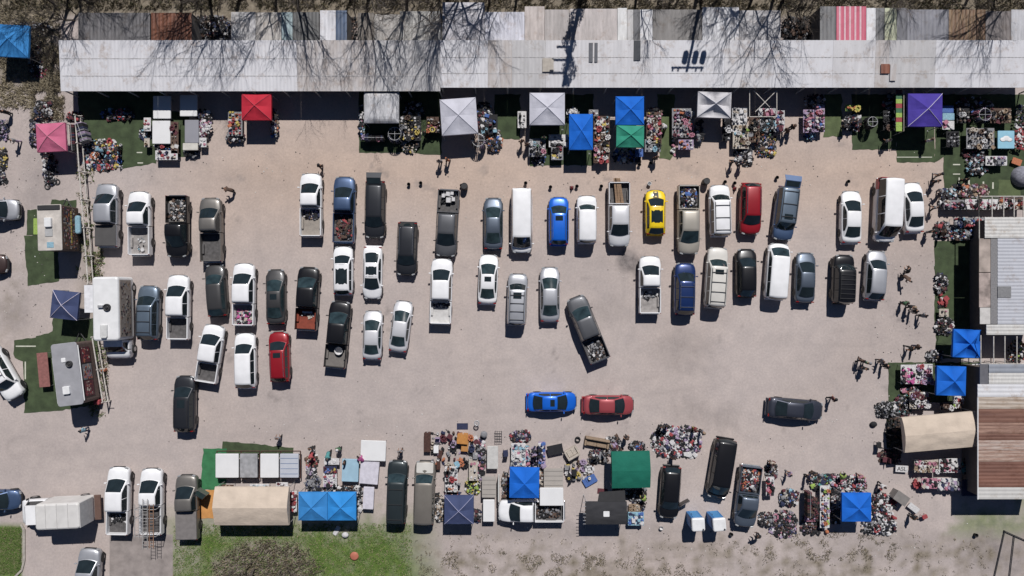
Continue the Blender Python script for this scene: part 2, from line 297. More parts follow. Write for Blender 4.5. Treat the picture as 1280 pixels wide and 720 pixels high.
def car(kind, px, py, Lp, ang, col, label, cat=None, roof=None, sun=0, rails=0, bars=0, glass=None, bed=None, cover=None, doors='', hatch=0, name=None, rack=0, stripe=None, H=None, W=None, roofglass=0):
    sp = dict(SPEC[kind]); 
    if H: sp['H'] = H
    if W: sp['W'] = W
    L = Lp * 64 / FPX * .985; W2 = sp['W'] / 2; pk = kind in ('pickup', 'crew'); p = P(px, py, 1.0)
    t = thing(name or dict(sedan='parked_sedan', hatch='parked_hatchback', suv='parked_suv', boxy='parked_suv', van='parked_van', pickup='pickup_truck', crew='pickup_truck')[kind],
              label, cat or dict(sedan='car', hatch='car', suv='suv', boxy='suv', van='van', pickup='pickup truck', crew='pickup truck')[kind], (p.x, p.y, 0), R(ang), 'vehicles parked in the market lot')
    pm = paint(col); gl = glass or GLASS
    Y = lambda f: L / 2 - f * L
    gA, gB, gC, gD = sp['g']; bz = 1.0
    # lower body
    n0 = sp['n0'] - .80
    prof = [(0.0, .50 + n0, sp['sill'] + .22, sp['nose'] - .18, .02), (.008, .68 + n0, sp['sill'] + .08, sp['nose'] - .07, .04), (.025, .80 + n0, sp['sill'] + .02, sp['nose'] - .01, .06), (.05, .89 + n0 * .6, sp['sill'], sp['nose'] + .03, .07),
            (.09, .955, sp['sill'], sp['nose'] + .07, .07), (.15, 1.0, sp['sill'], (sp['nose'] + sp['cowl']) / 2 + .03, .07), (gA, 1.0, sp['sill'], sp['cowl'] - .03, .06), (.42, 1.0, sp['sill'], sp['belt'] - .03, .05)]
    if pk:
        yb = gD + .005; prof += [(gC, 1.0, sp['sill'], sp['belt'] - .02, .04), (gD, 1.0, sp['sill'], sp['belt'], .03)]
    elif kind == 'sedan':
        prof += [(.66, 1.0, sp['sill'], sp['belt'], .05), (gD, .985, sp['sill'], sp['deck'] - .03, .05), (.93, .95, sp['sill'] + .02, sp['deck'] - .03, .05), (.975, .87, sp['sill'] + .06, sp['deck'] - .09, .04), (.993, .76, sp['sill'] + .1, sp['deck'] - .2, .02), (1.0, .68, sp['sill'] + .2, sp['deck'] - .34, 0)]
    else:
        prof += [(.66, 1.0, sp['sill'], sp['belt'], .05), (.88, .985, sp['sill'], sp['belt'], .04), (.955, .95, sp['sill'] + .04, sp['belt'] - .01, .03), (.985, .88, sp['sill'] + .08, sp['belt'] - .04, .02), (1.0, .78, sp['sill'] + .18, sp['belt'] - .2, 0)]
    mb = MB(); eb = lambda f: .17 * max(0, 1 - f / .16) ** 1.2 - (.12 if not pk else 0) * max(0, 1 - (1 - f) / .10) ** 1.2
    mb.loft([[(x, Y(f) - eb(f) * (x / W2) ** 2 * 1.0, z) for x, z in sect(wf * W2, z0, zs, cr)] for f, wf, z0, zs, cr in prof], True, True)
    body = mb.build('body', pm, t)
    # greenhouse
    H_ = sp['H']; wb = .93 * W2; wt = sp['tw'] * W2; zb = sp['belt'] - .06
    st = [(gA, sp['cowl'] + .005, .0), (gA + (gB - gA) * .86, None, .90), (gB, H_ - .05, .97), (gB + .035, H_ - .015, 1), ((gB + gC) / 2, H_, 1), (gC - .03, H_ - .02, 1), (gC, H_ - .05, .97), (gD, (sp['deck'] if kind == 'sedan' else sp['belt']) + .02, .0)]
    def gs(f):
        """(half width top, top z) of the cabin at fraction f"""
        def seg(f0, f1, z0, z1, k0, k1): u = (f - f0) / (f1 - f0); return z0 + (z1 - z0) * u, k0 + (k1 - k0) * u
        zc = sp['cowl'] + .005; zd = (sp['deck'] if kind == 'sedan' else sp['belt']) + .02
        if f <= gB: z, k = seg(gA, gB, zc, H_ - .05, .30, 1)
        elif f <= gB + .035: z, k = seg(gB, gB + .035, H_ - .05, H_ - .012, 1, 1)
        elif f <= gC - .03: z, k = H_ - .012 + .015 * math.sin(math.pi * (f - gB) / (gC - gB)), 1
        elif f <= gC: z, k = seg(gC - .03, gC, H_ - .012, H_ - .06, 1, 1)
        else: z, k = seg(gC, gD, H_ - .06, zd, 1, .40)
        k = max(0, min(1, k)); return wb + (wt - wb) * k, z
    fr = [gA, gA + (gB - gA) * .33, gA + (gB - gA) * .66, gB, gB + .035, (gB + gC) / 2, gC - .03, gC, gC + (gD - gC) * .5, gD]
    def bow(f, u): return ((.17 * max(0, min(1, (gB + .02 - f) / (gB - gA)))) - (.0 if pk else .13) * max(0, min(1, (f - gC + .01) / (gD - gC)))) * (1 - u * u)
    rr = []
    for f in fr:
        a, z = gs(f); rr.append([(x, Y(f) + bow(f, min(1, abs(x) / (a * .93))), zz) for x, zz in [(wb, zb), (a + .02, z - .05 if z - .05 > zb else z), (a * .93, z), (a * .5, z + .025), (0, z + .035), (-a * .5, z + .025), (-a * .93, z), (-a - .02, z - .05 if z - .05 > zb else z), (-wb, zb)]])
    mb = MB(); mb.loft(rr, True, True, 0, True, False)
    cab = mb.build('cabin', paint(roof) if roof else pm, t)
    def top(f, u, off=.012):
        a, z = gs(f); au = abs(u); x = a * .93 * u
        zz = z + (.025 * au / .54 if au < .54 else .025 * (1 - au) / .46) if False else z + .035 * (1 - au ** 1.6)
        return (x, Y(f) + bow(f, u), zz + off)
    def glassgrid(f0, f1, u0, u1, nx=6, ny=3, off=.012):
        v = []; 
        for j in range(ny + 1):
            for i in range(nx + 1): v.append(top(f0 + (f1 - f0) * j / ny, (u0 + (u1 - u0) * i / nx), off))
        fs = [(j * (nx + 1) + i, (j + 1) * (nx + 1) + i, (j + 1) * (nx + 1) + i + 1, j * (nx + 1) + i + 1) for j in range(ny) for i in range(nx)]
        return v, fs
    v, fs = glassgrid(gA + .006, gB - .002, -.98, .98, off=.028); wsh = MB(); wsh.add(v, fs, 0, True); wsh.build('windshield', gl, t)
    v, fs = glassgrid(gC + .004, gD - (.01 if kind == 'sedan' else .004), -.95, .95, off=.028); rw = MB(); rw.add(v, fs, 0, True); rw.build('rear_window', gl, t)
    # side windows
    s0 = gA + (gB - gA) * .45; s1 = gC + (gD - gC) * (.45 if kind == 'sedan' else .1)
    n = dict(sedan=2, hatch=2, pickup=1, crew=2, suv=3, boxy=3, van=3)[kind]
    for sd in (-1, 1):
        for k in range(n):
            f0 = s0 + (s1 - s0) * k / n + (.008 if k else 0); f1 = s0 + (s1 - s0) * (k + 1) / n - .004
            q = []
            for f in (f0, (f0 + f1) / 2, f1):
                a, z = gs(f); zt = z - .07; a2 = wb + (a + .02 - wb) * ((zt - zb) / max(.01, z - .05 - zb))
                zl = zb + .09; al = wb + (a + .02 - wb) * ((zl - zb) / max(.01, z - .05 - zb))
                q.append(((sd * (a2 + .012), Y(f), max(zt, zl + .01)), (sd * (al + .014), Y(f), zl)))
            w_ = MB(); w_.add([p_ for pr in q for p_ in pr], [(0, 2, 3, 1), (2, 4, 5, 3)] if sd < 0 else [(0, 1, 3, 2), (2, 3, 5, 4)], 0)
            w_.build('side_window', gl, t)
        # mirror
        m_ = MB(); m_.rbox((sd * (W2 + .06), Y(gA + .045), sp['belt'] + .06), (.2, .10, .15), .04); m_.tube((sd * (W2 - .06), Y(gA + .045), sp['belt'] + .02), (sd * (W2 + .06), Y(gA + .045), sp['belt'] + .03), .025); m_.build('mirror', PLA if col in ('black', 'charcoal', 'red', 'gray') else pm, t)
        # lamps
        l_ = MB(); l_.rbox((sd * W2 * .68, Y(.018), sp['nose'] - .07), (.30, .13, .13), .04, rz=-sd * .35); l_.build('headlight', LMP, t)
        l_ = MB(); zt = sp['deck'] - .16 if kind == 'sedan' else sp['belt'] - .12
        l_.rbox((sd * W2 * (.93 if pk else .78), Y(.992 if pk else .984), zt), (.10 if pk else .26, .09, .28 if not kind == 'sedan' else .14), .03); l_.build('taillight', TLR, t)
        for fy in (.165, .80):
            wr = sp['wr']; wp = link('wheel', None, t) if False else None
            wl = MB(); wl.wheel((sd * (W2 - .135), Y(fy), wr), wr, .25); wo = wl.build('wheel', RUB, t)
            rm = MB(); rm.tube((sd * (W2 - .17), Y(fy), wr), (sd * (W2 - .015), Y(fy), wr), wr * .6, wr * .56, 10); rm.build('rim', RIM, wo)
            ar = MB(); pts = [(Y(fy) + (wr + .07) * math.cos(R(a)), wr + (wr + .07) * math.sin(R(a))) for a in range(-10, 191, 20)]
            ar.add([(sd * (W2 + .004), y, z) for y, z in pts], [tuple(range(len(pts))) if sd < 0 else tuple(reversed(range(len(pts))))]); ar.build('wheel_arch', PLA, t)
    g_ = MB(); g_.rbox((0, Y(.006), sp['nose'] - .2), (W2 * 1.05, .10, .2), .03); g_.build('grille', PLA, t)
    bpz = sp['sill'] + .2; b_ = MB(); b_.rbox((0, Y(1.0) - .02, bpz + .05), (W2 * 1.7, .16, .16), .05); b_.build('rear_bumper', CHR if pk else pm, t)
    if pk:
        b0 = Y(gD + .012); b1 = -L / 2 + .03; ym = (b0 + b1) / 2; ln = b0 - b1; bw = W2 * .985; rz = sp['belt'] + .02; th = .09
        b_ = MB()
        for sd in (-1, 1):
            out = [(bw * .93, sp['sill'] + .02), (bw, sp['sill'] + .14), (bw, rz - .08), (bw - .03, rz), (bw - th, rz), (bw - th, .66), (bw * .93 - .02, .6)]
            ra = [(sd * x, b0, z) for x, z in out]; rb = [(sd * x, b1, z) for x, z in out]
            if sd > 0: b_.loft([rb, ra], True, True, 0, False)
            else: b_.loft([ra, rb], True, True, 0, False)
        b_.box((0, b0 - .04, (rz + .6) / 2), (2 * bw - 2 * th, .06, rz - .6))
        b_.build('bed', pm, t)
        tg = MB(); tg.rbox((0, b1 + .03, (rz + .55) / 2 - .02), (2 * bw - .18, .08, rz - .55), .02); tgo = tg.build('tailgate', pm, t)
        fl = MB(); fl.box((0, ym, .64), (2 * bw - .12, ln - .08, .06))
        for sd in (-1, 1): fl.rbox((sd * (bw - th - .09), Y(.80), .76), (.18, .9, .2), .04)
        for k in range(9): fl.box(((k - 4) * .17, ym - .02, .676), (.06, ln - .2, .012))
        fl.build('bed_floor', bed or LINER, t)
        if cover:
            cv = MB(); cv.rbox((0, ym + .02, rz + .03), (2 * bw - .06, ln - .06, .05), .06); cv.build('bed_cover', cover, t)
            for k in range(1, 3): pass
    if sun:
        v, fs = glassgrid(gB + .05, gB + .05 + sun, -.55, .55, off=.006); q = MB(); q.add(v, fs, 0, True); q.build('sunroof', GLASS, t)
    if roofglass:
        v, fs = glassgrid(gB + .02, gC - .02, -.88, .88, off=.006); q = MB(); q.add(v, fs, 0, True); q.build('glass_roof', GLASS, t)
    if rails:
        for sd in (-1, 1):
            q = MB(); pts = [top(f, sd * .93, o) for f, o in ((gB + .03, .0), (gB + .06, .07), ((gB + gC) / 2, .075), (gC - .05, .07), (gC - .02, .0))]
            q.path(pts, .024, 5); q.build('roof_rail', CHR if rails == 2 else PLA, t)
    for k in range(bars):
        f = gB + .10 + (gC - gB - .16) * k / max(1, bars - 1); a, z = gs(f); q = MB(); q.box((0, Y(f), z + .085), (2 * a * .9, .05, .03)); q.build('roof_crossbar', CHR if rails == 2 else PLA, t)
    if stripe:
        q = MB(); v = []
        for j in range(5):
            f = .03 + (gA - .03) * j / 4; zz = [p_[4] + p_[3] for p_ in prof]; 
            import bisect
            fs_ = [p_[0] for p_ in prof]; i = max(1, min(len(prof) - 1, bisect.bisect(fs_, f))); u = (f - fs_[i - 1]) / (fs_[i] - fs_[i - 1]); z = zz[i - 1] * (1 - u) + zz[i] * u + .012
            v += [(-.20 - .05 * (j > 0), Y(f), z - .008), (.20 + .05 * (j > 0), Y(f), z - .008)]
        q.add(v, [(2 * j, 2 * j + 2, 2 * j + 3, 2 * j + 1) for j in range(4)]); q.build('hood_stripe', PLA, t)
    if 'r' in doors or 'l' in doors:
        sd = 1 if 'r' in doors else -1; a = R(58) * sd; y0 = Y(gA + .04); ln = 1.05
        q = MB(); M = Matrix.Rotation(a, 4, 'Z')
        def tr(x, y, z): o = M @ Vector((x, -y, 0)); return (sd * W2 + o.x, y0 + o.y, z)
        for z0, z1, m_, th in ((sp['sill'] + .05, sp['belt'], 0, .05), (sp['belt'] + .04, H_ - .12, 1, .02)):
            y_a, y_b = 0.02, ln
            q.add([tr(-th, y_a, z0), tr(th, y_a, z0), tr(th, y_b, z0), tr(-th, y_b, z0), tr(-th - (.2 * sd if m_ else 0), y_a + (.25 if m_ else 0), z1), tr(th - (.2 * sd if m_ else 0), y_a + (.25 if m_ else 0), z1), tr(th - (.2 * sd if m_ else 0), y_b, z1), tr(-th - (.2 * sd if m_ else 0), y_b, z1)],
                  [(0, 1, 2, 3), (7, 6, 5, 4), (0, 4, 5, 1), (1, 5, 6, 2), (2, 6, 7, 3), (3, 7, 4, 0)], m_)
        q.build('open_door', [pm, GLASS], t)
    if hatch:
        q = MB(); y0 = Y(gC + .01); z0 = H_
        wd = wt * .95
        vs = [(-wd, y0, z0 - .02), (wd, y0, z0 - .02), (wd, y0 - .62, z0 + .14), (-wd, y0 - .62, z0 + .14), (wd * 1.08, y0 - 1.12, z0 - .04), (-wd * 1.08, y0 - 1.12, z0 - .04)]
        q.add(vs + [(x, y, z - .05) for x, y, z in vs], [(0, 3, 2, 1), (3, 5, 4, 2), (6, 7, 8, 9), (9, 8, 10, 11), (0, 1, 7, 6), (5, 11, 10, 4), (1, 2, 8, 7), (2, 4, 10, 8), (0, 6, 9, 3), (3, 9, 11, 5)])
        h_ = q.build('raised_tailgate', pm, t)
        q = MB(); q.add([(-wd * .82, y0 - .10, z0 + .025), (wd * .82, y0 - .10, z0 + .025), (wd * .85, y0 - .56, z0 + .14), (-wd * .85, y0 - .56, z0 + .14)], [(0, 3, 2, 1)]); q.build('tailgate_window', GLASS, h_)
    if rack:
        for f, z1 in ((gD + .02, H_ + .15), (.70, H_ + .15), (.97, H_ + .15)):
            q = MB(); x = W2 - .06; q.path([(-x, Y(f), sp['belt']), (-x, Y(f), z1), (x, Y(f), z1), (x, Y(f), sp['belt'])], .03, 5); q.build('rack_hoop', STEEL, t)
    t['_L'] = L; t['_y0'] = Y(gD + .03); t['_y1'] = -L / 2 + .1
    return t

V = []
def C_(*a, **k): V.append(car(*a, **k)); return V[-1]
# upper row, left to right
c1 = C_('crew', 133.5, 269, 80, 0, 'silver', 'silver pickup with a dark gray bed cover beside the pipe fence', cover=mat('tonneau', (.075, .072, .072), .8, 0, .1, 2))
c2 = C_('pickup', 174, 279, 81, .5, 'white', 'white pickup with open bed, right of the bed-covered silver pickup', bed=LINER2)
c3 = C_('pickup', 221, 283, 78, 180, 'black', 'black pickup facing down with its bed full of junk')
c4 = C_('pickup', 263.5, 287, 81, 1, 'champagne', 'tan pickup with empty bed just above the brown suv')
c5 = C_('suv', 184.5, 391, 69, -1, 'bluegray', 'blue gray suv with roof bars just right of the white food truck', rails=1, bars=3)
c6 = C_('crew', 222.5, 384, 82, -.5, 'white', 'white pickup with dark empty bed, right of the blue gray suv')
c7 = C_('hatch', 269, 363, 66, 4, 'bronze', 'dark brown suv angled nose left under the tan pickup', W=1.86, glass=GLASST)
c8 = C_('crew', 304.5, 368, 79, -.5, 'white', 'white pickup with bright pink cargo in its bed', bed=LINER2)
c9 = C_('sedan', 343.5, 371, 70, 1, 'bronze', 'dark gray sedan with sunroof above the dark red suv', sun=.10, glass=GLASST)
c10 = C_('crew', 384, 373, 80, -3, 'black', 'black pickup with a red lined bed', bed=mat('red_liner', (.22, .045, .025), .8, 0, .2, 3), glass=GLASST)
c11 = C_('suv', 428.5, 338, 61, 0, 'white', 'white compact suv with black glass roof left of the white convertible-roofed sedan'.replace('convertible-roofed sedan', 'sedan'), roofglass=1, W=1.82, H=1.6)
c12 = C_('sedan', 465, 341, 67, 179, 'white', 'white sedan facing down with a black panoramic roof', roofglass=1, glass=GLASS)
c13 = C_('suv', 508.5, 311, 67, 178, 'charcoal', 'charcoal suv standing alone below the row, left of the gray pickup', rails=2, H=1.65)
c14 = C_('pickup', 388.5, 256, 80, 0, 'white', 'white pickup with a purple bundle in its tan bed', bed=mat('tan_liner', (.27, .24, .21), .8))
c15 = C_('pickup', 430, 262, 84, -1, 'steelblue', 'blue pickup with red and brown scrap in its bed')
c16 = C_('suv', 468.5, 262, 72, 179, 'charcoal', 'charcoal suv facing down with raised tailgate, upper row', hatch=1)
c17 = C_('crew', 559, 279, 85, 177, 'gray', 'gray pickup facing down with white boxes in its bed')
c18 = C_('sedan', 616.5, 279, 66, 0, 'slate', 'slate gray sedan left of the long white cargo van', glass=GLASST)
c19 = C_('van', 652, 276, 82, 180, 'white', 'long white cargo van facing down in the upper row', H=2.3, name='cargo_van')
c20 = C_('suv', 698.5, 276, 61, 0, 'blue', 'bright blue suv with sunroof in the upper row', sun=.10, rails=2, glass=GLASST, W=1.85, H=1.62)
c21 = C_('boxy', 733.5, 274, 60, 0, 'white', 'small boxy white suv right of the bright blue suv', glass=GLASST, W=1.85)
c22 = C_('crew', 774, 268, 82, 180, 'pearl', 'pale silver pickup with long boards in its bed, facing down')
c23 = C_('hatch', 820, 265, 57, 0, 'yellow', 'small yellow hatchback with black roof and hood stripe', roofglass=1, stripe=1, W=1.86)
c24 = C_('crew', 861, 275, 88, 180, 'beige', 'beige white pickup with an overfilled bed, facing down'.replace('beige white', 'cream'), glass=GLASST)
c24_ = None
c25 = C_('boxy', 900, 263, 65, 1, 'white', 'white suv with dark roof bars between the cream pickup and red suv', bars=3, rails=1, W=1.9)
c26 = C_('suv', 939, 261, 65, 179, 'red', 'bright red suv with roof rails facing down', rails=2)
c27 = C_('boxy', 982, 267, 68, 173, 'steelblue', 'blue gray suv with raised tailgate and pale roof panels', hatch=1, sun=.1, bars=3, rails=1, roof='bluegray')
c28 = C_('sedan', 1065.5, 271, 67, -1, 'white', 'white sedan left of the high roofed white van', W=1.88)
c29 = C_('van', 1108.5, 263, 81, 177.5, 'white', 'high roofed white van with red tail between two white sedans', H=2.35, name='passenger_van')
c30 = C_('sedan', 1143.5, 259, 64, 2, 'white', 'white sedan at the right end of the upper row, beside the van', glass=GLASS)
# second row
c31 = C_('boxy', 646.5, 374, 65, -2, 'silver', 'silver suv with sunroof and roof bars left of the lone silver sedan', sun=.12, bars=4, rails=1, W=1.85)
c32 = C_('sedan', 687.5, 368, 70, 0, 'silver', 'silver sedan up and left of the slanted gray pickup', glass=GLASST, W=1.85)
c33 = C_('sedan', 610, 349, 63, -2, 'white', 'white sedan with sunroof right of the long white pickup', sun=.10, glass=GLASST)
c34 = C_('crew', 551.5, 364, 83, -1.5, 'white', 'white pickup with pale bed in the middle, near the white sunroof sedan', bed=mat('pale_liner', (.5, .49, .48), .7))
c35 = C_('pickup', 812.5, 356, 73, 0, 'white', 'white pickup left of the dark blue suv', bed=LINER2)
c36 = C_('suv', 856.5, 361, 66, -1, 'darkblue', 'dark blue suv with roof bars right of a white pickup', rails=2, bars=3, H=1.8)
c37 = C_('boxy', 895.5, 347, 77, -4, 'cream', 'long cream suv with sunroof and roof bars below the white suv', sun=.08, rails=1, bars=4, H=1.9, glass=GLASST)
c38 = C_('hatch', 934, 341, 61, 0, 'black', 'small black crossover between the long cream suv and white minivan', W=1.86, H=1.6)
c39 = C_('van', 972, 339, 71, -4.5, 'white', 'white minivan slightly tilted right of the small black crossover', H=1.75, name='minivan', glass=GLASST, cat='minivan')
c40 = C_('sedan', 1008, 347, 64, -2, 'slate', 'slate blue sedan right of the white minivan', H=1.5)
c41 = C_('boxy', 1054.5, 349, 62, -2, 'black', 'boxy black suv with slatted roof rack in the second row', bars=6, rails=1)
c42 = C_('hatch', 1096, 344, 63, -4, 'silver', 'silver crossover at the right end of the second row', H=1.58, W=1.86)
# lower left group
c43 = C_('crew', 262.5, 442, 74, -9, 'white', 'white pickup tilted right with a black bed, left of a white suv')
c44 = C_('suv', 306, 451, 70, 1, 'white', 'white suv left of the dark red suv', H=1.72)
c45 = C_('suv', 348.5, 446, 63, 2, 'red', 'dark red suv with roof rails below the dark gray sedan', rails=2, sun=.1, H=1.6, W=1.85)
c46 = C_('crew', 422, 418, 85, -5.5, 'black', 'long black pickup tilted right with a white round tub in its bed', bed=mat('worn_liner', (.16, .145, .135), .8), glass=GLASST)
c47 = C_('sedan', 465, 419, 62, -1.5, 'pearl', 'silver sedan right of the long tilted black pickup', glass=GLASST)
c48 = C_('sedan', 500.5, 408, 65, -7.5, 'pearl', 'silver sedan tilted right at the right end of the lower group', glass=GLASST)
c49 = C_('suv', 230, 505, 71, -.5, 'charcoal', 'dark charcoal suv standing alone at the lower left', sun=.14, rails=1, H=1.65)
c50 = C_('crew', 734.5, 411, 87, 22, 'gray', 'gray pickup slanting nose up left alone in the driving lane', glass=GLASST)
c51 = C_('sedan', 690, 503, 63, -90, 'blue', 'bright blue sedan with sunroof parked sideways in the lane', sun=.09)
c52 = C_('sedan', 761, 507, 65, -90.5, 'maroon', 'faded red sedan parked sideways behind the blue sedan')
c53 = C_('sedan', 995.5, 512, 71, -95, 'navygray', 'dark gray sedan parked sideways at the right beside a pedestrian', sun=0, W=1.9)
# bottom edge
c54 = C_('crew', 147.5, 626, 86, -1, 'white', 'white pickup left of the ladder rack pickup at the bottom left')
c55 = C_('pickup', 189, 627, 84, 0, 'white', 'white work pickup with a rack of ladders at the bottom left', rack=1)
c56 = C_('pickup', 233.5, 634, 82, 1, 'champagne', 'gray brown pickup with open door beside the orange mat', cover=mat('cover_gray', (.18, .165, .16), .6), doors='r')
c58 = C_('pickup', 110, 725, 80, -3, 'silver', 'silver pickup cut by the bottom edge of the photo')
c59 = C_('sedan', -9, 626, 64, -90, 'steelblue', 'blue car cut by the left edge near the grass', W=1.85)
c59b = c59
c60 = C_('boxy', 1, 466, 74, 210, 'white', 'white suv with roof bars slanting at the left edge', bars=4, rails=1)
c61 = C_('suv', -8, 262, 62, -90, 'silver', 'silver suv at the left edge above the middle')
c62 = C_('sedan', -26, 330, 64, -90, 'brown', 'dark brown car barely showing at the left edge')
c64 = C_('boxy', 496, 615, 80, -2, 'green', 'old dark green suv with bundles on its hood line'.replace('with bundles on its hood line', 'between the white tables and the beige suv'), rails=1, bars=3, W=1.88, H=1.8, glass=GLASST)
c65 = C_('boxy', 530.5, 616, 81, -1.5, 'tan', 'old beige suv with cream hood right of the dark green suv', W=1.95, H=1.8, glass=GLASST)
c66 = C_('pickup', 664, 639, 84, 90, 'white', 'white pickup parked sideways under the blue canopy at the bottom')
c67 = C_('suv', 838, 616, 66, 176, 'black', 'black suv with open door left of the portable toilets', doors='l', H=1.6, W=1.85)
c68 = C_('van', 902, 586, 76, 170.5, 'black', 'black minivan tilted above the portable toilets', H=1.8, name='minivan', cat='minivan')
c69 = C_('pickup', 935, 621, 78, 173, 'slate', 'slate pickup with clothes piled in its bed, by the portable toilets')
# hoods in another colour
q = MB(); q.rbox((.93, -c29['_L'] / 2 + .55, 1.0), (.12, 1.0, .5), .04); q.build('rear_quarter_panel', paint('maroon'), c29); q = MB(); q.rbox((.55, -c29['_L'] / 2 + .02, 1.3), (.8, .08, .7), .03); q.build('rear_door', paint('maroon'), c29)
def slab_on(t, c, d, m, nm, r=.1):
    q = MB(); q.rbox(c, d, r); return q.build(nm, m, t)
slab_on(c65, (0, c65['_L'] / 2 - .62, 1.135), (1.55, .95, .04), paint('cream'), 'hood')
# ---- box truck lying left
def box_vehicle(name, label, cat, px, py, ang, cabL, boxL, W, H, pm_cab, pm_box, cabH=1.9, box_z=.55):
    p = P(px, py, H * .8); t = thing(name, label, cat, (p.x, p.y, 0), R(ang), 'vehicles parked in the market lot')
    L = cabL + boxL; W2 = W / 2; yf = L / 2; yb = yf - cabL
    q = MB(); rr = []
    for y, w_, zs in ((yf, .78, .9), (yf - .12, .92, 1.1), (yf - .35, .97, 1.22), (yf - .7, .98, 1.3), (yb + .1, .98, 1.35)): rr.append([(x, y, z) for x, z in sect(w_ * W2 * .96, .4, zs, .05)])
    q.loft(rr); q.build('cab_body', pm_cab, t)
    q = MB(); a = W2 * .86; bw = W2 * .74; y0 = yf - .55; y1 = yf - 1.15
    q.loft([[(a, y0, 1.2), (a * .98, y0, 1.24), (-a * .98, y0, 1.24), (-a, y0, 1.2)], [(a, y1, 1.2), (bw, y1, cabH), (-bw, y1, cabH), (-a, y1, 1.2)], [(a, yb + .05, 1.2), (bw, yb + .05, cabH), (-bw, yb + .05, cabH), (-a, yb + .05, 1.2)]], smooth=False); q.build('cab_roof', pm_cab, t)
    q = MB(); q.add([(a * .9, y0 - .03, 1.29), (-a * .9, y0 - .03, 1.29), (-bw * .93, y1 + .04, cabH - .01), (bw * .93, y1 + .04, cabH - .01)], [(0, 3, 2, 1)]); q.build('windshield', GLASS, t)
    for sd in (-1, 1):
        q = MB(); q.add([(sd * (a - .02 + .03), y1 + .35, 1.36), (sd * (a + .01), yb + .25, 1.36), (sd * (bw + .03), yb + .25, cabH - .08), (sd * (bw + .03), y1, cabH - .08)], [(0, 1, 2, 3)]); q.build('side_window', GLASS, t)
        q = MB(); q.rbox((sd * (W2 + .06), yf - .85, 1.45), (.18, .08, .3), .03); q.build('mirror', PLA, t)
        q = MB(); q.rbox((sd * W2 * .68, yf - .02, .85), (.3, .1, .15), .03); q.build('headlight', LMP, t)
        for y in (yf - .8, -L / 2 + 1.0):
            q = MB(); q.wheel((sd * (W2 - .12), y, .4), .4, .26); wo = q.build('wheel', RUB, t); q = MB(); q.tube((sd * (W2 - .2), y, .4), (sd * (W2 + .015), y, .4), .24, .22, 10); q.build('rim', RIM, wo)
    q = MB(); q.rbox((0, (yb - L / 2) / 2, (H + box_z) / 2), (W, boxL, H - box_z), .28, n=5); bo = q.build('cargo_box', pm_box, t)
    t['_L'] = L; t['_yb'] = yb
    return t, bo
BW = mat('box_white', (.60, .585, .565), .5, 0, .10, 1.2)
t, bo = box_vehicle('box_truck', 'white box truck lying sideways at the bottom left beside the grass', 'box truck', 59, 644, 92.5, 2.5, 4.0, 2.35, 3.0, paint('white'), BW, 2.25)
q = MB(); 
for k in range(1, 4): q.box((0, t['_yb'] - k * 1.0, 3.005), (2.25, .04, .02))
q.build('roof_rib', mat('rib_gray', (.42, .41, .40), .6), bo)
q = MB(); q.box((0, -t['_L'] / 2 - .02, 1.95), (2.2, .06, 1.95)); q.build('rear_door', mat('rear_white', (.52, .51, .50), .6), t)
q = MB(); q.rbox((0, -t['_L'] / 2 - .25, .6), (2.3, .6, .14), .04); q.build('rear_step', mat('rear_brown', (.12, .07, .055), .7), t)
# ---- white food truck
t, bo = box_vehicle('food_truck', 'white food truck with patterned side and cab facing down', 'food truck', 136.5, 398, 181, 1.75, 5.75, 2.35, 3.05, paint('white'), mat('truck_white', (.72, .72, .72), .45, 0, .06, 1.5), 1.95)
L = t['_L']; yb = t['_yb']
def side_art(parent, xs, y0, y1, z0, z1, cols, n, seed, nm='painted_panel', bgm=None):
    rg = random.Random(seed); q = MB(); s = 1 if xs > 0 else -1
    ms = [bgm or FAB['gray']] + [FAB[c] for c in cols]
    q.box((xs, (y0 + y1) / 2, (z0 + z1) / 2), (.03, abs(y1 - y0), z1 - z0), 0, 0)
    for k in range(n):
        y = rg.uniform(min(y0, y1) + .1, max(y0, y1) - .1); z = rg.uniform(z0 + .12, z1 - .12)
        q.box((xs + s * .018, y, z), (.012 + .004 * rg.random(), rg.uniform(.06, .22), rg.uniform(.05, .2)), 0, 1 + rg.randrange(len(cols)))
    return q.build(nm, ms, parent)
side_art(t, -1.20, yb - .3, -L / 2 + .3, 1.0, 2.8, ['brown', 'tan', 'gray', 'cream', 'maroon', 'black'], 130, 3, bgm=mat('panel_tan', (.32, .27, .23), .7))
q = MB(); q.lathe([(.34, 0), (.34, .12), (.26, .16), (.26, .12), (.12, .1), (.12, .22)], (-.2, yb - 3.3 + .3, 3.05), 18); q.build('roof_fan', PLA, t)
q = MB(); q.rbox((.35, yb - 3.1, 3.15), (.45, .25, .2), .05); q.build('vent_cap', STEEL, t)
q = MB(); q.rbox((.1, yb - .9, 3.12), (.62, 1.1, .16), .06); q.rbox((.1, yb - .35, 3.14), (.5, .18, .2), .05); q.build('air_conditioner', mat('ac_gray', (.55, .55, .54), .5), t)
q = MB(); q.box((1.78, -L / 2 + 1.95, 2.2), (1.15, 2.5, .05)); q.tube((2.3, -L / 2 + .8, 0), (2.3, -L / 2 + .8, 2.2), .03); q.tube((2.3, -L / 2 + 3.1, 0), (2.3, -L / 2 + 3.1, 2.2), .03); q.build('side_awning', mat('awning_white', (.68, .68, .7), .6), t)
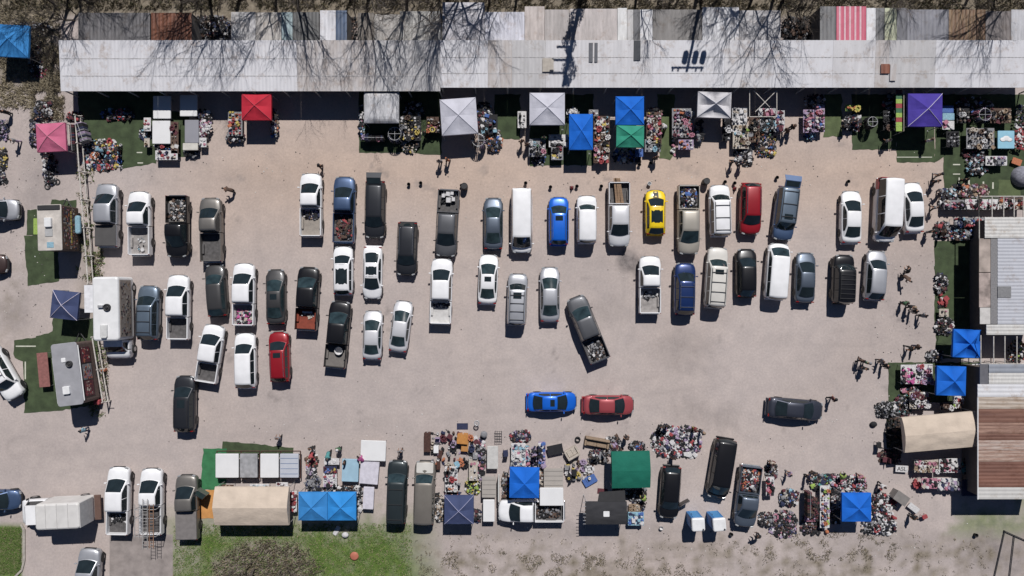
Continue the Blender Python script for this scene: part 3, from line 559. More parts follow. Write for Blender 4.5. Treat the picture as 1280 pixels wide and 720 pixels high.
# ---- food trailers
def trailer(label, px, py, ang, W, L, H, roofm, wallm, rnd=.1):
    p = P(px, py, H); t = thing('food_trailer', label, 'food trailer', (p.x, p.y, 0), R(ang))
    q = MB(); q.rbox((0, 0, (H - .04 + .5) / 2), (W, L, H - .54), rnd); q.build('body', wallm, t)
    q = MB(); q.rbox((0, 0, H - .01), (W + .08, L + .08, .08), rnd); q.build('roof', roofm, t)
    for sd in (-1, 1):
        for y in (-.45, .45):
            q = MB(); q.wheel((sd * (W / 2 - .05), y, .33), .33, .2); q.build('wheel', RUB, t)
    q = MB(); q.path([(-.5, L / 2, .5), (0, L / 2 + .9, .5), (.5, L / 2, .5)], .05); q.build('tow_hitch', DARKST, t)
    return t
ta = trailer('food trailer with a cream roof and multicoloured side by the fence', 62, 284.5, 1.5, 2.1, 4.05, 3.0, mat('trailer_roof', (.50, .46, .42), .7, 0, .2, 1.5), mat('trailer_dark', (.10, .07, .06), .7))
side_art(ta, 1.07, -1.9, 1.9, .75, 2.85, ['brown', 'gray', 'pink', 'maroon', 'tan', 'orange', 'black', 'cream', 'navy'], 190, 5, bgm=FAB['brown'])
q = MB(); [q.box((1.11, -1.2 + k * .33, 1.65), (.02, .26, .16), 0, 0) for k in range(9)]; q.build('yellow_lettering', FAB['yellow'], ta)
q = MB(); q.rbox((-.02, .45, 3.16), (.62, .85, .25), .08); q.build('air_conditioner', WHT, ta)
q = MB(); q.rbox((0, 1.80, 3.06), (2.0, .42, .1), .04); q.build('front_vent', DARKST, ta)
q = MB(); q.box((.05, -1.55, 3.04), (.6, .5, .03)); q.build('roof_patch', FAB['sky'], ta)
q = MB(); q.rbox((-.05, -.45, 3.05), (.7, .7, .06), .05); q.build('roof_hatch', mat('hatch_gray', (.38, .38, .38), .6), ta)
q = MB(); q.rbox((1.35, .4, 1.1), (.5, 1.7, .25), .2); q.build('serving_counter', FAB['sky'], ta)
tb = trailer('gray roofed food trailer with red menu boards beside the pipe fence', 84, 468, 7, 2.25, 5.55, 3.0, mat('roof_gray', (.30, .30, .32), .6, 0, .1, 1.5), mat('trailer_brown', (.12, .085, .075), .7), .25)
for y, c in ((1.55, 'red'), (0, 'pink'), (-1.5, 'red')): side_art(tb, 1.17, y - .7, y + .7, 1.3, 2.6, ['maroon', 'orange', c, 'cream'], 34, int(y * 10 + 50), 'menu_board', bgm=FAB['maroon'] if c == 'red' else FAB['gray'])
q = MB(); q.tube((1.22, -2.5, 2.95), (1.22, 2.5, 2.95), .05); q.build('awning_roller', WHT, tb)
q = MB(); q.tube((-1.2, -2.5, 2.9), (-1.2, 1.6, 2.9), .05); q.build('awning_roller', WHT, tb)
q = MB(); q.lathe([(.30, 0), (.30, .15), (.22, .2), (.22, .15), (.1, .13), (.1, .2)], (.35, .9, 3.03), 18); q.build('roof_fan', PLA, tb)
q = MB(); q.rbox((-.15, -1.4, 3.13), (.62, .72, .24), .08); q.build('air_conditioner', WHT, tb)
q = MB(); q.rbox((-.15, 1.3, 3.06), (.4, .4, .08), .08); q.build('roof_hatch', WHT, tb)
# ------------------------------------------------------------------ cheap repeats: build once, copy with obj.copy()
def copy_tree(o, parent=None):
    c = o.copy(); COL.objects.link(c); c.parent = parent
    for ch in [x for x in bpy.data.objects if x.parent == o]: copy_tree(ch, c)
    return c
# ------------------------------------------------------------------ turf mats
TURF = mat('turf', (.046, .066, .030), .95, 0, .30, 1.3, bump=.4); TURF2 = mat('turf_bright', (.035, .16, .065), .95, 0, .2, 1.5, bump=.4); TURF3 = mat('turf_light', (.085, .11, .048), .95, 0, .25, 1.5, bump=.4)
OMAT = mat('orange_mat', (.50, .24, .075), .9, 0, .15, 2); LINEM = mat('line_paint', (.5, .5, .42), .9)
def turf(pts, label, m=TURF, lines=(), z=.02):
    pp = []; rg = random.Random(len(label)); w_ = [P(*p) for p in pts]
    for i, a_ in enumerate(w_):
        b_ = w_[(i + 1) % len(w_)]; k_ = max(1, int((b_ - a_).length / .35))
        for j in range(k_): q_ = a_ + (b_ - a_) * j / k_; pp.append(Vector((q_.x + rg.gauss(0, .035), q_.y + rg.gauss(0, .035), 0)))
    o = MB().poly(pp, .002, z).build('turf_mat', m); tag(o, label, 'turf mat', 'artificial turf mats laid on the lot')
    for a in lines:
        l = MB().poly([P(a[0], a[1]), P(a[2], a[1]), P(a[2], a[3]), P(a[0], a[3])], z + .001, z + .005).build('painted_line', LINEM, o)
def rc(x0, y0, x1, y1): return [(x0, y0), (x1, y0), (x1, y1), (x0, y1)]
turf([(97, 112), (205, 112), (206, 178), (195, 204), (152, 211), (120, 190), (100, 160)], 'green turf mat right of the pipe fence below the long roof', TURF, [(171, 190, 178, 191.4), (172, 203, 179, 204.4)])
turf(rc(214, 140, 236, 196), 'narrow green turf mat between the white and gray slab tables', TURF, z=.017)
turf([(449, 112), (552, 112), (552, 194), (525, 193), (524, 191), (449, 191)], 'green turf mat under the speckled white canopy')
turf(rc(618, 118, 650, 174), 'small green turf mat right of the tilted silver canopy')
turf(rc(662, 118, 742, 207), 'green turf mat under the white canopy and tall blue canopy', z=.018)
turf([(822, 118), (843, 118), (843, 190), (838, 200), (824, 198)], 'narrow turf strip between two toy tables', TURF3)
turf(rc(1030, 118, 1052, 171), 'small light turf mat right of the paired flower tables', TURF3)
turf(rc(1065, 118, 1120, 187), 'green turf mat left of the purple canopy')
turf(rc(1120.5, 118, 1168, 203), 'green turf mat under the purple canopy', TURF, [(1121, 196, 1165, 197)], z=.016)
turf([(1168.5, 118), (1300, 118), (1300, 262), (1196, 262), (1180, 240), (1179, 196), (1168.5, 203)], 'large green turf mat at the upper right corner', TURF, [(1191, 205, 1200, 206.5), (1191, 217, 1200, 218.3), (1198, 222, 1199.5, 232), (1210, 224, 1212, 232), (1228, 227, 1230, 232), (1240, 228, 1242, 236)], z=.021)
turf(rc(1248, 225, 1275, 245), 'lighter turf square in the upper right corner', TURF3, z=.026)
turf(rc(1168, 301, 1234, 410), 'green turf strip along the white roofed building')
turf(rc(1170, 410.5, 1226, 448), 'green turf mat under the upper right blue canopy')
turf(rc(1110, 453, 1224, 503), 'green turf mat under the lower right blue canopy', z=.018)
turf(rc(1108, 504, 1130, 560), 'short turf strip left of the beige tarp', z=.024)
turf(rc(34, 262, 56, 294), 'small turf mat behind the cream roofed trailer'); turf([(30, 295), (72, 293), (74, 352), (35, 357)], 'green turf mat below the cream roofed trailer', z=.017)
turf(rc(64, 250, 96, 296), 'turf mat between the cream roofed trailer and the fence', z=.024)
turf([(66, 398), (118, 398), (122, 414), (124, 505), (78, 513), (31, 516), (29, 452), (18, 448), (18, 425), (44, 422), (45, 420), (66, 415)], 'big green turf mat around the gray roofed trailer', TURF, [(20, 432, 45, 433.5), (31, 452, 32.6, 474), (50, 480, 58, 481)])
turf([(278, 552), (312, 554), (367, 560), (367, 572), (278, 572)], 'dark green turf mat behind the row of slab tables')
turf([(254, 561), (283, 561), (283, 612), (250, 612)], 'bright green turf mat left of the slab tables', TURF2, z=.026)
turf([(251, 612), (278, 612), (275, 648), (250, 648)], 'orange mat beside the open truck door', OMAT, z=.028)

# ------------------------------------------------------------------ sheds and roofs
def corr(px0, px1, yN, yS, hN, hS, along='y', pitch=.32, amp=.02, th=.03):
    """corrugated sheet; ribs run along `along`; pixel edges of the roof's south side"""
    mb = MB()
    xa = P(px0, 0, hS).x; xb = P(px1, 0, hS).x; ya = yN; yb = yS
    if along == 'y':
        n = max(2, int((xb - xa) / pitch) * 2); rr = []
        for i in range(n + 1):
            x = xa + (xb - xa) * i / n; o = amp if i % 2 else 0
            rr.append([(x, yb, hS + o), (x, ya, hN + o), (x, ya, hN + o - th), (x, yb, hS + o - th)])
        mb.loft(rr, True, True, 0, False)
    else:
        n = max(2, int((ya - yb) / pitch) * 2); rr = []
        for i in range(n + 1):
            y = yb + (ya - yb) * i / n; o = amp if i % 2 else 0; h = hS + (hN - hS) * i / n
            rr.append([(xb, y, h + o), (xa, y, h + o), (xa, y, h + o - th), (xb, y, h + o - th)])
        mb.loft(rr, True, True, 0, False)
    return mb
def rm(name, rgb, var=.08, dirt=None, scale=.35, rough=.55):
    """weathered sheet metal: large stains stretched down the ribs"""
    if name in _m: return _m[name]
    m = mat(name, rgb, rough, 0, var, scale, dirt=dirt); nt = m.node_tree; n = [q for q in nt.nodes if q.type == 'TEX_NOISE'][0]
    mp = nt.nodes.new('ShaderNodeMapping'); mp.inputs['Scale'].default_value = (4.0, .8, 1); tc = [q for q in nt.nodes if q.type == 'TEX_COORD'][0]
    nt.links.new(tc.outputs['Object'], mp.inputs[0]); nt.links.new(mp.outputs[0], n.inputs['Vector']); n.inputs['Detail'].default_value = 9; n.inputs['Roughness'].default_value = .7
    n2 = nt.nodes.new('ShaderNodeTexNoise'); n2.inputs['Scale'].default_value = .9; n2.inputs['Detail'].default_value = 8; n2.inputs['Roughness'].default_value = .75; nt.links.new(tc.outputs['Object'], n2.inputs['Vector'])
    r2 = nt.nodes.new('ShaderNodeValToRGB'); r2.color_ramp.elements[0].position = .53; r2.color_ramp.elements[1].position = .72; r2.color_ramp.elements[0].color = (1, 1, 1, 1); r2.color_ramp.elements[1].color = (.66, .56, .48, 1); nt.links.new(n2.outputs['Fac'], r2.inputs['Fac'])
    mx = nt.nodes.new('ShaderNodeMix'); mx.data_type = 'RGBA'; mx.blend_type = 'MULTIPLY'; mx.inputs[0].default_value = 1; old = [q for q in nt.nodes if q.type == 'VALTORGB'][0]; nt.links.new(old.outputs[0], mx.inputs[6]); nt.links.new(r2.outputs[0], mx.inputs[7]); nt.links.new(mx.outputs[2], nt.nodes['Principled BSDF'].inputs['Base Color'])
    return m
RW1 = rm('roof_white', (.60, .595, .62), .10); RW2 = rm('roof_dull', (.46, .45, .455), .16); RW3 = rm('roof_rib', (.56, .55, .565), .13); RW4 = rm('roof_stained', (.50, .49, .50), .1, (.36, .31, .28))
RUSTP = rm('rust_patch', (.25, .09, .05), .3, (.10, .035, .025)); SKYL = mat('skylight_gray', (.09, .095, .11), .5)
yN = P(0, 51, 2.6).y; yS1 = P(0, 114, 2.45).y; yS2 = P(0, 109.5, 2.45).y
def shed(label, panels, yS, posts):
    x0 = P(panels[0][0], 0, 2.45).x; t = thing('market_shed', label, 'shed', (0, 0, 0)); t.location = (x0, yS, 0)
    for a, b, m in panels:
        o = corr(a, b - .15, yN, yS, 2.75, 2.45).build('roof', m, t); o.location = (-x0, -yS, 0)
        xa_ = P(a, 0, 2.6).x + .05; xb_ = P(b, 0, 2.6).x - .08
        for u_ in (.36, .70): qs = MB(); qs.box(((xa_ + xb_) / 2 - 0, yN + (yS - yN) * u_, 2.75 - .30 * u_ + .026), (xb_ - xa_, .05, .008)); qs.build('overlap_seam', mat('seam_gray', (.44, .43, .43), .7, 0, .3, 2), o)
        if (a, b) == (726, 815):
            for c in ((736, 741), (743, 747)):
                q = corr(*c, P(0, 54, 2.7).y, P(0, 78, 2.6).y, 2.79, 2.68).build('skylight', SKYL, o)
            q = corr(792, 800.5, P(0, 51, 2.7).y, P(0, 76, 2.6).y, 2.80, 2.69).build('skylight', mat('skylight_dark', (.035, .04, .05), .4), o)
        if (a, b) == (1093, 1110):
            corr(1101, 1112, P(0, 80, 2.7).y, P(0, 92, 2.6).y, 2.71, 2.67).build('rust_sheet', RUSTP, o); corr(1112.5, 1120, P(0, 80, 2.7).y, P(0, 101, 2.6).y, 2.71, 2.62).build('rust_sheet', RW4, o)
        if (a, b) == (640, 682):
            q = corr(678, 692, P(0, 73, 2.7).y, P(0, 90, 2.6).y, 2.76, 2.69).build('tan_patch', mat('patch_tan', (.42, .38, .33), .8), o)
    xa = P(panels[0][0], 0, 2.45).x + .1; xb = P(panels[-1][1], 0, 2.45).x - .1; n = posts
    for i in range(n + 1):
        x = xa + (xb - xa) * i / n; q = MB(); q.box((x, yS + .15, 1.2), (.1, .1, 2.4)); o = q.build('post', PIPE, t); o.location = (-x0, -yS, 0)
    q = MB(); q.box(((xa + xb) / 2, yS + .1, 2.36), (xb - xa, .06, .1)); o = q.build('beam', DARKST, t); o.location = (-x0, -yS, 0)
    q = MB(); q.box(((xa + xb) / 2, yN - .2, 1.3), (xb - xa, .1, 2.6)); o = q.build('back_wall', mat('wall_dark', (.06, .06, .065), .8), t); o.location = (-x0, -yS, 0)
shed('long low shed with white sheet metal roof, left part up to the step', [(76, 190, RW1), (190, 372, RW1), (372, 470, RW4), (470, 550.5, RW2)], yS1, 12)
shed('long low shed with ribbed white roof, right part running out of the photo', [(550.5, 610, RW1), (610, 640, RW4), (640, 682, RW2), (682, 726, RW3), (726, 815, RW3), (815, 905, RW1), (905, 962, RW3), (962, 1040, RW1), (1040, 1093, RW3), (1093, 1110, RW4), (1110, 1168, RW2), (1168, 1300, RW1)], yS2, 18)
def leanto(px0, px1, pyN, c, label, h=2.3, var=.15, dirt=None, pyS=53.5, stripes=None, solid=True):
    yn = P(0, pyN, h).y; ys = P(0, pyS, h).y; m = rm('leanto_%d' % px0, c, var, dirt, .6)
    x0 = P(px0, 0, h).x; x1 = P(px1, 0, h).x; t = thing('lean_to_shed', label, 'shed', ((x0 + x1) / 2, (yn + ys) / 2, 0), 0, 'patchwork sheds behind the long roof')
    L = t.location.copy()
    def pt(mb, nm, mm): o = mb.build(nm, mm, t); o.location = -L; return o
    pt(corr(px0, px1 - .4, yn, ys, h, h - .02), 'roof', m)
    if stripes:
        k = 0; x = px0 + 3
        while x < px1 - 3: pt(corr(x, x + 2.2, yn, ys, h + .025, h + .005, pitch=.08), 'roof_stripe', stripes); x += 6.5
    q = MB(); q.box(((x0 + x1) / 2, yn - .06, h / 2 - .03), (x1 - x0 - .08, .06, h - .08))
    for x in (x0 + .05, x1 - .08): q.box((x, (yn + ys) / 2, h / 2 - .03), (.04, yn - ys - .2, h - .08))
    pt(q, 'wall', mat('shed_wall', (.16, .15, .145), .85, 0, .3, 1)) if solid else None
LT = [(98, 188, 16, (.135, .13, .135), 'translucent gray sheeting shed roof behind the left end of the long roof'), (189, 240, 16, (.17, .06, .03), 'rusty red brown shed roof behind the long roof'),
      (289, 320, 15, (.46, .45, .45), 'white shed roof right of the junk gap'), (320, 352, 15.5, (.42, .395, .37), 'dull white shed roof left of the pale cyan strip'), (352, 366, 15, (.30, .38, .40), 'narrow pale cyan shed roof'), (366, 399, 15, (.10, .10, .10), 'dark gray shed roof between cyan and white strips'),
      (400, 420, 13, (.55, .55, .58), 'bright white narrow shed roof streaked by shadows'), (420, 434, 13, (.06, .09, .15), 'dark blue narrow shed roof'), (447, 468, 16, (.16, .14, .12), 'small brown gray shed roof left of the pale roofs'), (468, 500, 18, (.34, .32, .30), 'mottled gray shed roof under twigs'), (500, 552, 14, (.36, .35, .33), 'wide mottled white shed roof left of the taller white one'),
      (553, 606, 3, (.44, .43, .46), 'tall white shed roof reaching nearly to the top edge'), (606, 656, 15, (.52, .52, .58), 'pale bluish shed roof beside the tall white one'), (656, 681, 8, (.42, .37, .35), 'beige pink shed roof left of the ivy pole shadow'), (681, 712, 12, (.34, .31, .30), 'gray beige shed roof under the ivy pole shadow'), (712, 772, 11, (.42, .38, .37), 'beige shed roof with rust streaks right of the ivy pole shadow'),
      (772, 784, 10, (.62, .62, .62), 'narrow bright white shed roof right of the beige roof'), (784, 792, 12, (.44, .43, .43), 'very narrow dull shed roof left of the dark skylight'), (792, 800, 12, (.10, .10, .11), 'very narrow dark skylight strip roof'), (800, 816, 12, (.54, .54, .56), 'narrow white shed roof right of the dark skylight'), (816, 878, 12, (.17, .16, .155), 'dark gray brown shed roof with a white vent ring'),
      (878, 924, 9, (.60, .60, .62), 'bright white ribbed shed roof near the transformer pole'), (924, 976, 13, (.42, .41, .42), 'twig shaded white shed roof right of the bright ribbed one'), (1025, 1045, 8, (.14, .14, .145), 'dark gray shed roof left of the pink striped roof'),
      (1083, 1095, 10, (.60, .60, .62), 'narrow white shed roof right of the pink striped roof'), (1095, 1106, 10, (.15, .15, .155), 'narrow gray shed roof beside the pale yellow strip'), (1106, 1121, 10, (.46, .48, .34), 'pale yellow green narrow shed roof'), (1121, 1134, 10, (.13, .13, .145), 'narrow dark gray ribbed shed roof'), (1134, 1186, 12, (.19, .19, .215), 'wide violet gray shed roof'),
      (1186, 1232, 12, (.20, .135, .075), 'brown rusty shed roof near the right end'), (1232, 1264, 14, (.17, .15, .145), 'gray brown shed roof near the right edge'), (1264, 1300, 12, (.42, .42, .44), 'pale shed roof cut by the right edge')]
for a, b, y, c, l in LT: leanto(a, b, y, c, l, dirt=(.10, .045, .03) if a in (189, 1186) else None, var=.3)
leanto(1045.5, 1083, 8, (.50, .10, .16), 'pink and white striped shed roof at the upper right', stripes=mat('pink_white', (.62, .42, .46), .6))
# rust roof seams
# ---- right side buildings
def building(label, name='market_building'): return thing(name, label, 'building', P(1250, 360) * 1.0)
def put(mb, nm, m, t): o = mb.build(nm, m, t); o.location = -t.location; return o
t = thing('market_building', 'white ribbed metal building at the right edge with tan strip', 'building', P(1262, 345))
def rect(px0, py0, px1, py1, h): a = P(px0, py1, h); b = P(px1, py0, h); return a.x, a.y, b.x, b.y
def hcorr(px0, py0, px1, py1, h, h1=None):
    x0, y0, x1, y1 = rect(px0, py0, px1, py1, h); mb = MB(); n = max(4, int((y1 - y0) / .3) * 2); rr = []
    for i in range(n + 1):
        y = y0 + (y1 - y0) * i / n; o = .022 if i % 2 else 0
        rr.append([(x1, y, h + o), (x0, y, h + o), (x0, y, h + o - .04), (x1, y, h + o - .04)])
    return mb.loft(rr, True, True, 0, False)
RB = rm('roof_bluewhite', (.45, .46, .50), .07); RB2 = rm('roof_plank', (.55, .54, .52), .12, None, 1.5); TANW = mat('tan_board', (.36, .30, .265), .85, 0, .3, 1.2)
def hbox(px0, py0, px1, py1, h, th): x0, y0, x1, y1 = rect(px0, py0, px1, py1, h); return MB().box(((x0 + x1) / 2, (y0 + y1) / 2, h - th / 2), (x1 - x0, y1 - y0, th))
put(hcorr(1247, 298, 1310, 405.5, 2.9), 'roof', RB, t); put(hbox(1238.5, 298, 1246.8, 405, 2.88, .05), 'shingle_strip', mat('shingle', (.20, .195, .20), .8, 0, .2, 8), t)
put(hbox(1224, 298, 1238.3, 340, 2.84, .05), 'tan_sheet', TANW, t); put(hbox(1224, 341, 1238.3, 384, 2.84, .05), 'tan_sheet', mat('tan_board_b', (.33, .27, .245), .85, 0, .45, 1.6), t); put(hbox(1225, 384.5, 1238, 405, 2.85, .05), 'white_sheet', mat('old_white', (.52, .5, .48), .7), t)
put(hbox(1247.4, 358, 1264, 372, 2.96, .03), 'gray_panel', mat('panel_gray', (.20, .20, .205), .7, 0, .15, 6), t)
put(hcorr(1231, 271.5, 1310, 297.5, 2.95), 'plank_roof', RB2, t); put(hcorr(1233, 405.8, 1310, 418.5, 2.9), 'plank_roof', RB2, t)
x0, y0, x1, y1 = rect(1232, 272, 1310, 418, 2.8); q = MB(); q.box(((x0 + x1) / 2 + .15, (y0 + y1) / 2, 1.35), (x1 - x0 - .5, y1 - y0 - .3, 2.7)); put(q, 'wall', mat('wall_brown', (.12, .10, .09), .85), t)
def pergola(label, xs, y0, y1, extra, h=2.7):
    a = P(xs[0], y0, h); b = P(1310, y1, h); t = thing('pipe_pergola', label, 'pergola', (a.x, a.y, 0), 0)
    for x in xs:
        q = MB(); p0 = P(x, y0, h); p1 = P(x, y1, h); q.tube((p0.x, p0.y, h), (p1.x, p1.y, h), .05); q.tube((p0.x, p0.y, 0), (p0.x, p0.y, h), .04); put(q, 'rafter', PIPE, t)
    q = MB(); q.tube((a.x, a.y, h), (b.x, a.y, h), .05); put(q, 'beam', PIPE, t)
    for e in extra: q = MB(); q.tube(P(e[0], e[1], h), P(e[2], e[3], h), .05); put(q, 'beam', PIPE, t)
pergola('open pipe pergola frame above the right building', [1224, 1240, 1254.5, 1267.5, 1279], 245.5, 271, [])
pergola('open pipe pergola between the two right buildings', [1226, 1242, 1256, 1271], 455, 419, [(1225, 455, 1225, 500), (1224, 245, 1224, 300)])
t = thing('rusty_roofed_building', 'rusty sheet metal building at the lower right edge', 'building', P(1262, 560))
RU = [(455, 466, rm('roof_slate', (.26, .28, .32), .1)), (466, 480, RB2), (480, 496, rm('roof_bright', (.62, .62, .64), .05)), (496, 511, rm('roof_mottled', (.50, .45, .40), .1, (.27, .19, .13), 1.0)), (511, 528, rm('rust_a', (.20, .105, .075), .3, (.115, .055, .042))), (528, 542, rm('rust_b', (.30, .19, .145), .3, (.13, .065, .05), 1.2)), (542, 550, rm('rust_a', (.2, .08, .05))),
      (550, 563, rm('rust_mix', (.47, .42, .38), .1, (.23, .10, .06), 1.4)), (563, 577, rm('rust_mix2', (.42, .34, .29), .1, (.22, .10, .065), 1.4)), (577, 609, rm('rust_c', (.205, .10, .072), .25, (.12, .058, .044))), (609, 624, rm('roof_end', (.52, .51, .49), .08))]
for a, b, m in RU:
    mm = m; put(hcorr(1222 if a >= 480 else 1236, a + .3, 1310, b, 2.85 + (.02 if (a // 7) % 2 else 0)), 'roof_sheet', mm, t)
for nm in ('rust_a', 'rust_b', 'rust_mix', 'rust_mix2', 'rust_c', 'roof_mottled'):
    for q in _m[nm].node_tree.nodes:
        if q.type == 'MAPPING': q.inputs['Scale'].default_value = (.5, 5, 1)
put(hbox(1225, 455, 1236, 480, 2.8, .05), 'gray_sheet', mat('sheet_gray', (.12, .12, .135), .6), t)
q = MB(); a = P(1222, 497, 2.9); b = P(1222, 624, 2.9); q.tube((a.x, a.y, 2.92), (b.x, b.y, 2.92), .06); put(q, 'edge_trim', WHT, t)
x0, y0, x1, y1 = rect(1224, 458, 1310, 623, 2.8); q = MB(); q.box(((x0 + x1) / 2 + .1, (y0 + y1) / 2, 1.38), (x1 - x0 - .3, y1 - y0 - .2, 2.76)); put(q, 'wall', mat('wall_brown', (.12, .10, .09), .85), t)

# ------------------------------------------------------------------ canopies
def canopy(px0, py0, px1, py1, col, label, ang=0, he=2.15, rise=.5, ridge=False, sag=.10, seams=None, valance=.22, legs=True, seamm=None, name='pop_up_canopy', cat='canopy'):
    a = P(px0, py1, he); b = P(px1, py0, he); c = (a + b) / 2; Wd = (b.x - a.x) / 2; D = (b.y - a.y) / 2
    t = thing(name, label, cat, (c.x, c.y, 0), R(ang))
    q = MB(); n = 10
    def z(u, v):
        if ridge == 'x': k = 1 - abs(v)
        elif ridge == 'y': k = 1 - abs(u)
        elif ridge == 'flat': k = max(0, min(1, (1 - max(abs(u), abs(v))) * 2.5))
        else: k = 1 - max(abs(u), abs(v))
        s = 0 if ridge else sag * 4 * k * (1 - k) * (1 - min(abs(u), abs(v)) / max(.001, max(abs(u), abs(v)))) 
        s2 = .11 * math.sin(k * 3.14) * (.5 + .5 * noise.noise(Vector((u * 2 + c.x, v * 2 + c.y, 0))))
        return he + rise * k - s + s2
    vs = [(u / n * Wd, v / n * D, z(u / n, v / n)) for v in range(-n, n + 1) for u in range(-n, n + 1)]; m = 2 * n + 1
    fs = []
    for j in range(2 * n):
        for i in range(2 * n):
            p = j * m + i; u = i - n + .5; v = j - n + .5
            if u * v > 0: fs += [(p, p + 1, p + m + 1), (p, p + m + 1, p + m)]
            else: fs += [(p, p + 1, p + m), (p + 1, p + m + 1, p + m)]
    q.add(vs, fs); cm = q.build('canopy_top', col, t)
    q = MB(); 
    for (x0, y0, x1, y1) in ((-Wd, -D, Wd, -D), (Wd, -D, Wd, D), (Wd, D, -Wd, D), (-Wd, D, -Wd, -D)):
        k = 8; st = [(x0 + (x1 - x0) * i / k, y0 + (y1 - y0) * i / k) for i in range(k + 1)]
        q.add([(x, y, z(x / Wd, y / D)) for x, y in st] + [(x * 1.01, y * 1.01, he - valance * (.9 + .1 * (i % 2))) for i, (x, y) in enumerate(st)], [(i, i + k + 1, i + k + 2, i + 1) for i in range(k)])
    q.build('valance', col, t)
    if seams:
        q = MB()
        for sx, sy in seams:
            pts = [(sx * Wd * k / 10, sy * D * k / 10, z(sx * k / 10, sy * k / 10) + .012) for k in range(11)]; q.path(pts, .025, 4)
        q.build('seam', seamm or WHT, t)
    if legs:
        for sx in (-1, 1):
            for sy in (-1, 1):
                q = MB(); q.box((sx * (Wd - .06), sy * (D - .06), he / 2), (.05, .05, he)); q.box((sx * (Wd - .06), sy * (D - .06), .01), (.12, .12, .02)); q.build('leg', STEEL, t)
        q = MB()
        for sx in (-1, 1): q.tube((sx * (Wd - .06), -D + .06, he - .15), (sx * (Wd - .06), D - .06, he - .45), .015, n=4); q.tube((sx * (Wd - .06), D - .06, he - .15), (sx * (Wd - .06), -D + .06, he - .45), .015, n=4)
        for sy in (-1, 1): q.tube((-Wd + .06, sy * (D - .06), he - .15), (Wd - .06, sy * (D - .06), he - .45), .015, n=4); q.tube((Wd - .06, sy * (D - .06), he - .15), (-Wd + .06, sy * (D - .06), he - .45), .015, n=4)
        q.build('truss', STEEL, t)
    return t
def cm(n, c, v=.10): return mat('canopy_' + n, c, .8, 0, v, .9, bump=.5, spec=.2)
X4 = [(1, 1), (1, -1), (-1, 1), (-1, -1)]
CBL = cm('blue', (.010, .12, .52)); CLB = cm('lightblue', (.04, .21, .50)); CWH = cm('white', (.50, .50, .56)); CNV = cm('navy', (.05, .065, .14)); CGY = cm('gray', (.50, .49, .51), .2); CBG = cm('beige', (.55, .46, .375)); CGN = cm('green', (.012, .13, .09)); CBK = cm('black', (.038, .038, .042))
canopy(-8, 31, 36, 71, CLB, 'bright blue canopy at the upper left corner of the photo', -3, seams=[(1, -1), (-1, -1)], seamm=CLB)
canopy(45.5, 154, 82, 189.5, cm('pink', (.50, .13, .22)), 'pink canopy left of the pipe fence', 3, seams=X4, seamm=cm('pinklight', (.56, .22, .3)))
canopy(302, 117, 339, 150, cm('red', (.45, .025, .045)), 'red canopy under the front edge of the long roof', 0, seams=X4, seamm=cm('redlight', (.5, .07, .10)))
canopy(455, 115, 498.5, 153.5, rm('speckle_white', (.58, .58, .60), .1, (.26, .26, .27), 1.6, .8), 'flat white canopy speckled with dark mould', 0, ridge='flat', rise=.25)
canopy(551, 123, 596, 168, CWH, 'silver white canopy turned slightly, right of the yellow ring', 4, seams=X4, seamm=CWH)
canopy(662, 116, 706, 156, CWH, 'white canopy left of the tall blue canopy', 0, seams=X4, seamm=CWH)
canopy(711.5, 142.5, 741, 187, CBL, 'tall narrow blue canopy right of the white canopy', 0, seams=X4, seamm=cm('bluelight', (.03, .18, .66)))
canopy(769.5, 120.5, 805, 156, CBL, 'blue canopy stacked right above the green canopy', 0, seams=X4, seamm=cm('bluelight', (.03, .18, .66)))
canopy(770.5, 157, 805, 184, cm('sea', (.035, .25, .17)), 'small green canopy just under the blue one', -1, seams=X4, seamm=cm('sea', (.03, .22, .15)))
canopy(872, 115, 914, 147, CGY, 'wrinkled gray canopy collapsing under the long roof', -2, sag=.45, seams=X4, seamm=CWH)
canopy(1135, 117, 1178, 158, cm('purple', (.062, .042, .28), .1), 'purple canopy with white seams', 0, seams=[(1, 1), (-1, -1), (1, -1)], seamm=mat('seam_pale', (.6, .55, .65), .6))
canopy(64, 364, 98, 399, CNV, 'dark navy canopy left of the white food truck', -6, seams=X4, seamm=mat('seam_pale', (.6, .55, .65), .6))
canopy(1191.5, 412, 1225.5, 447, CBL, 'wrinkled blue canopy by the right pergola', -2, sag=.35, seams=X4[:2], seamm=CBL)
canopy(1171, 458, 1207.5, 494.5, CBL, 'blue canopy between the crowded tables on the right', -1.5, sag=.22)
canopy(1052.5, 616.5, 1089, 652, CBL, 'blue canopy in the bottom right cluster of stalls', 0, sag=.15)
canopy(555.5, 619.5, 592, 655, CNV, 'navy canopy with pale seams right of the beige suv', 0, seams=X4, seamm=mat('seam_lav', (.35, .35, .5), .6))
canopy(373, 615.5, 409, 650.5, CLB, 'left one of the two joined light blue canopies', 0, seams=X4, seamm=CLB)
canopy(409.5, 615.5, 445, 650.5, cm('lightblue2', (.03, .23, .58)), 'right one of the two joined light blue canopies', 0, seams=X4, seamm=CLB)
canopy(637, 584.5, 674, 622.5, CBL, 'blue canopy above the sideways white pickup', -1, sag=.12)
canopy(764.5, 564.5, 812.5, 610, CGN, 'dark green canopy right of the furniture', 1, rise=.35, ridge='x')
t = canopy(268.5, 609, 361, 656.5, CBG, 'long beige tent with a straight ridge above the grass', 0, he=2.2, rise=.55, ridge='x', name='ridge_tent', cat='tent')
t = canopy(1129, 518, 1222, 562, CBG, 'large beige tarp tent beside the rusty building', 5, he=2.4, rise=.35, ridge='x', name='tarp_tent', cat='tent')
t = canopy(732, 627.5, 783.5, 655.5, CBK, 'black gazebo with a small white square emblem on its roof', 0, rise=.14, ridge='x', he=2.3, name='black_gazebo', cat='gazebo')
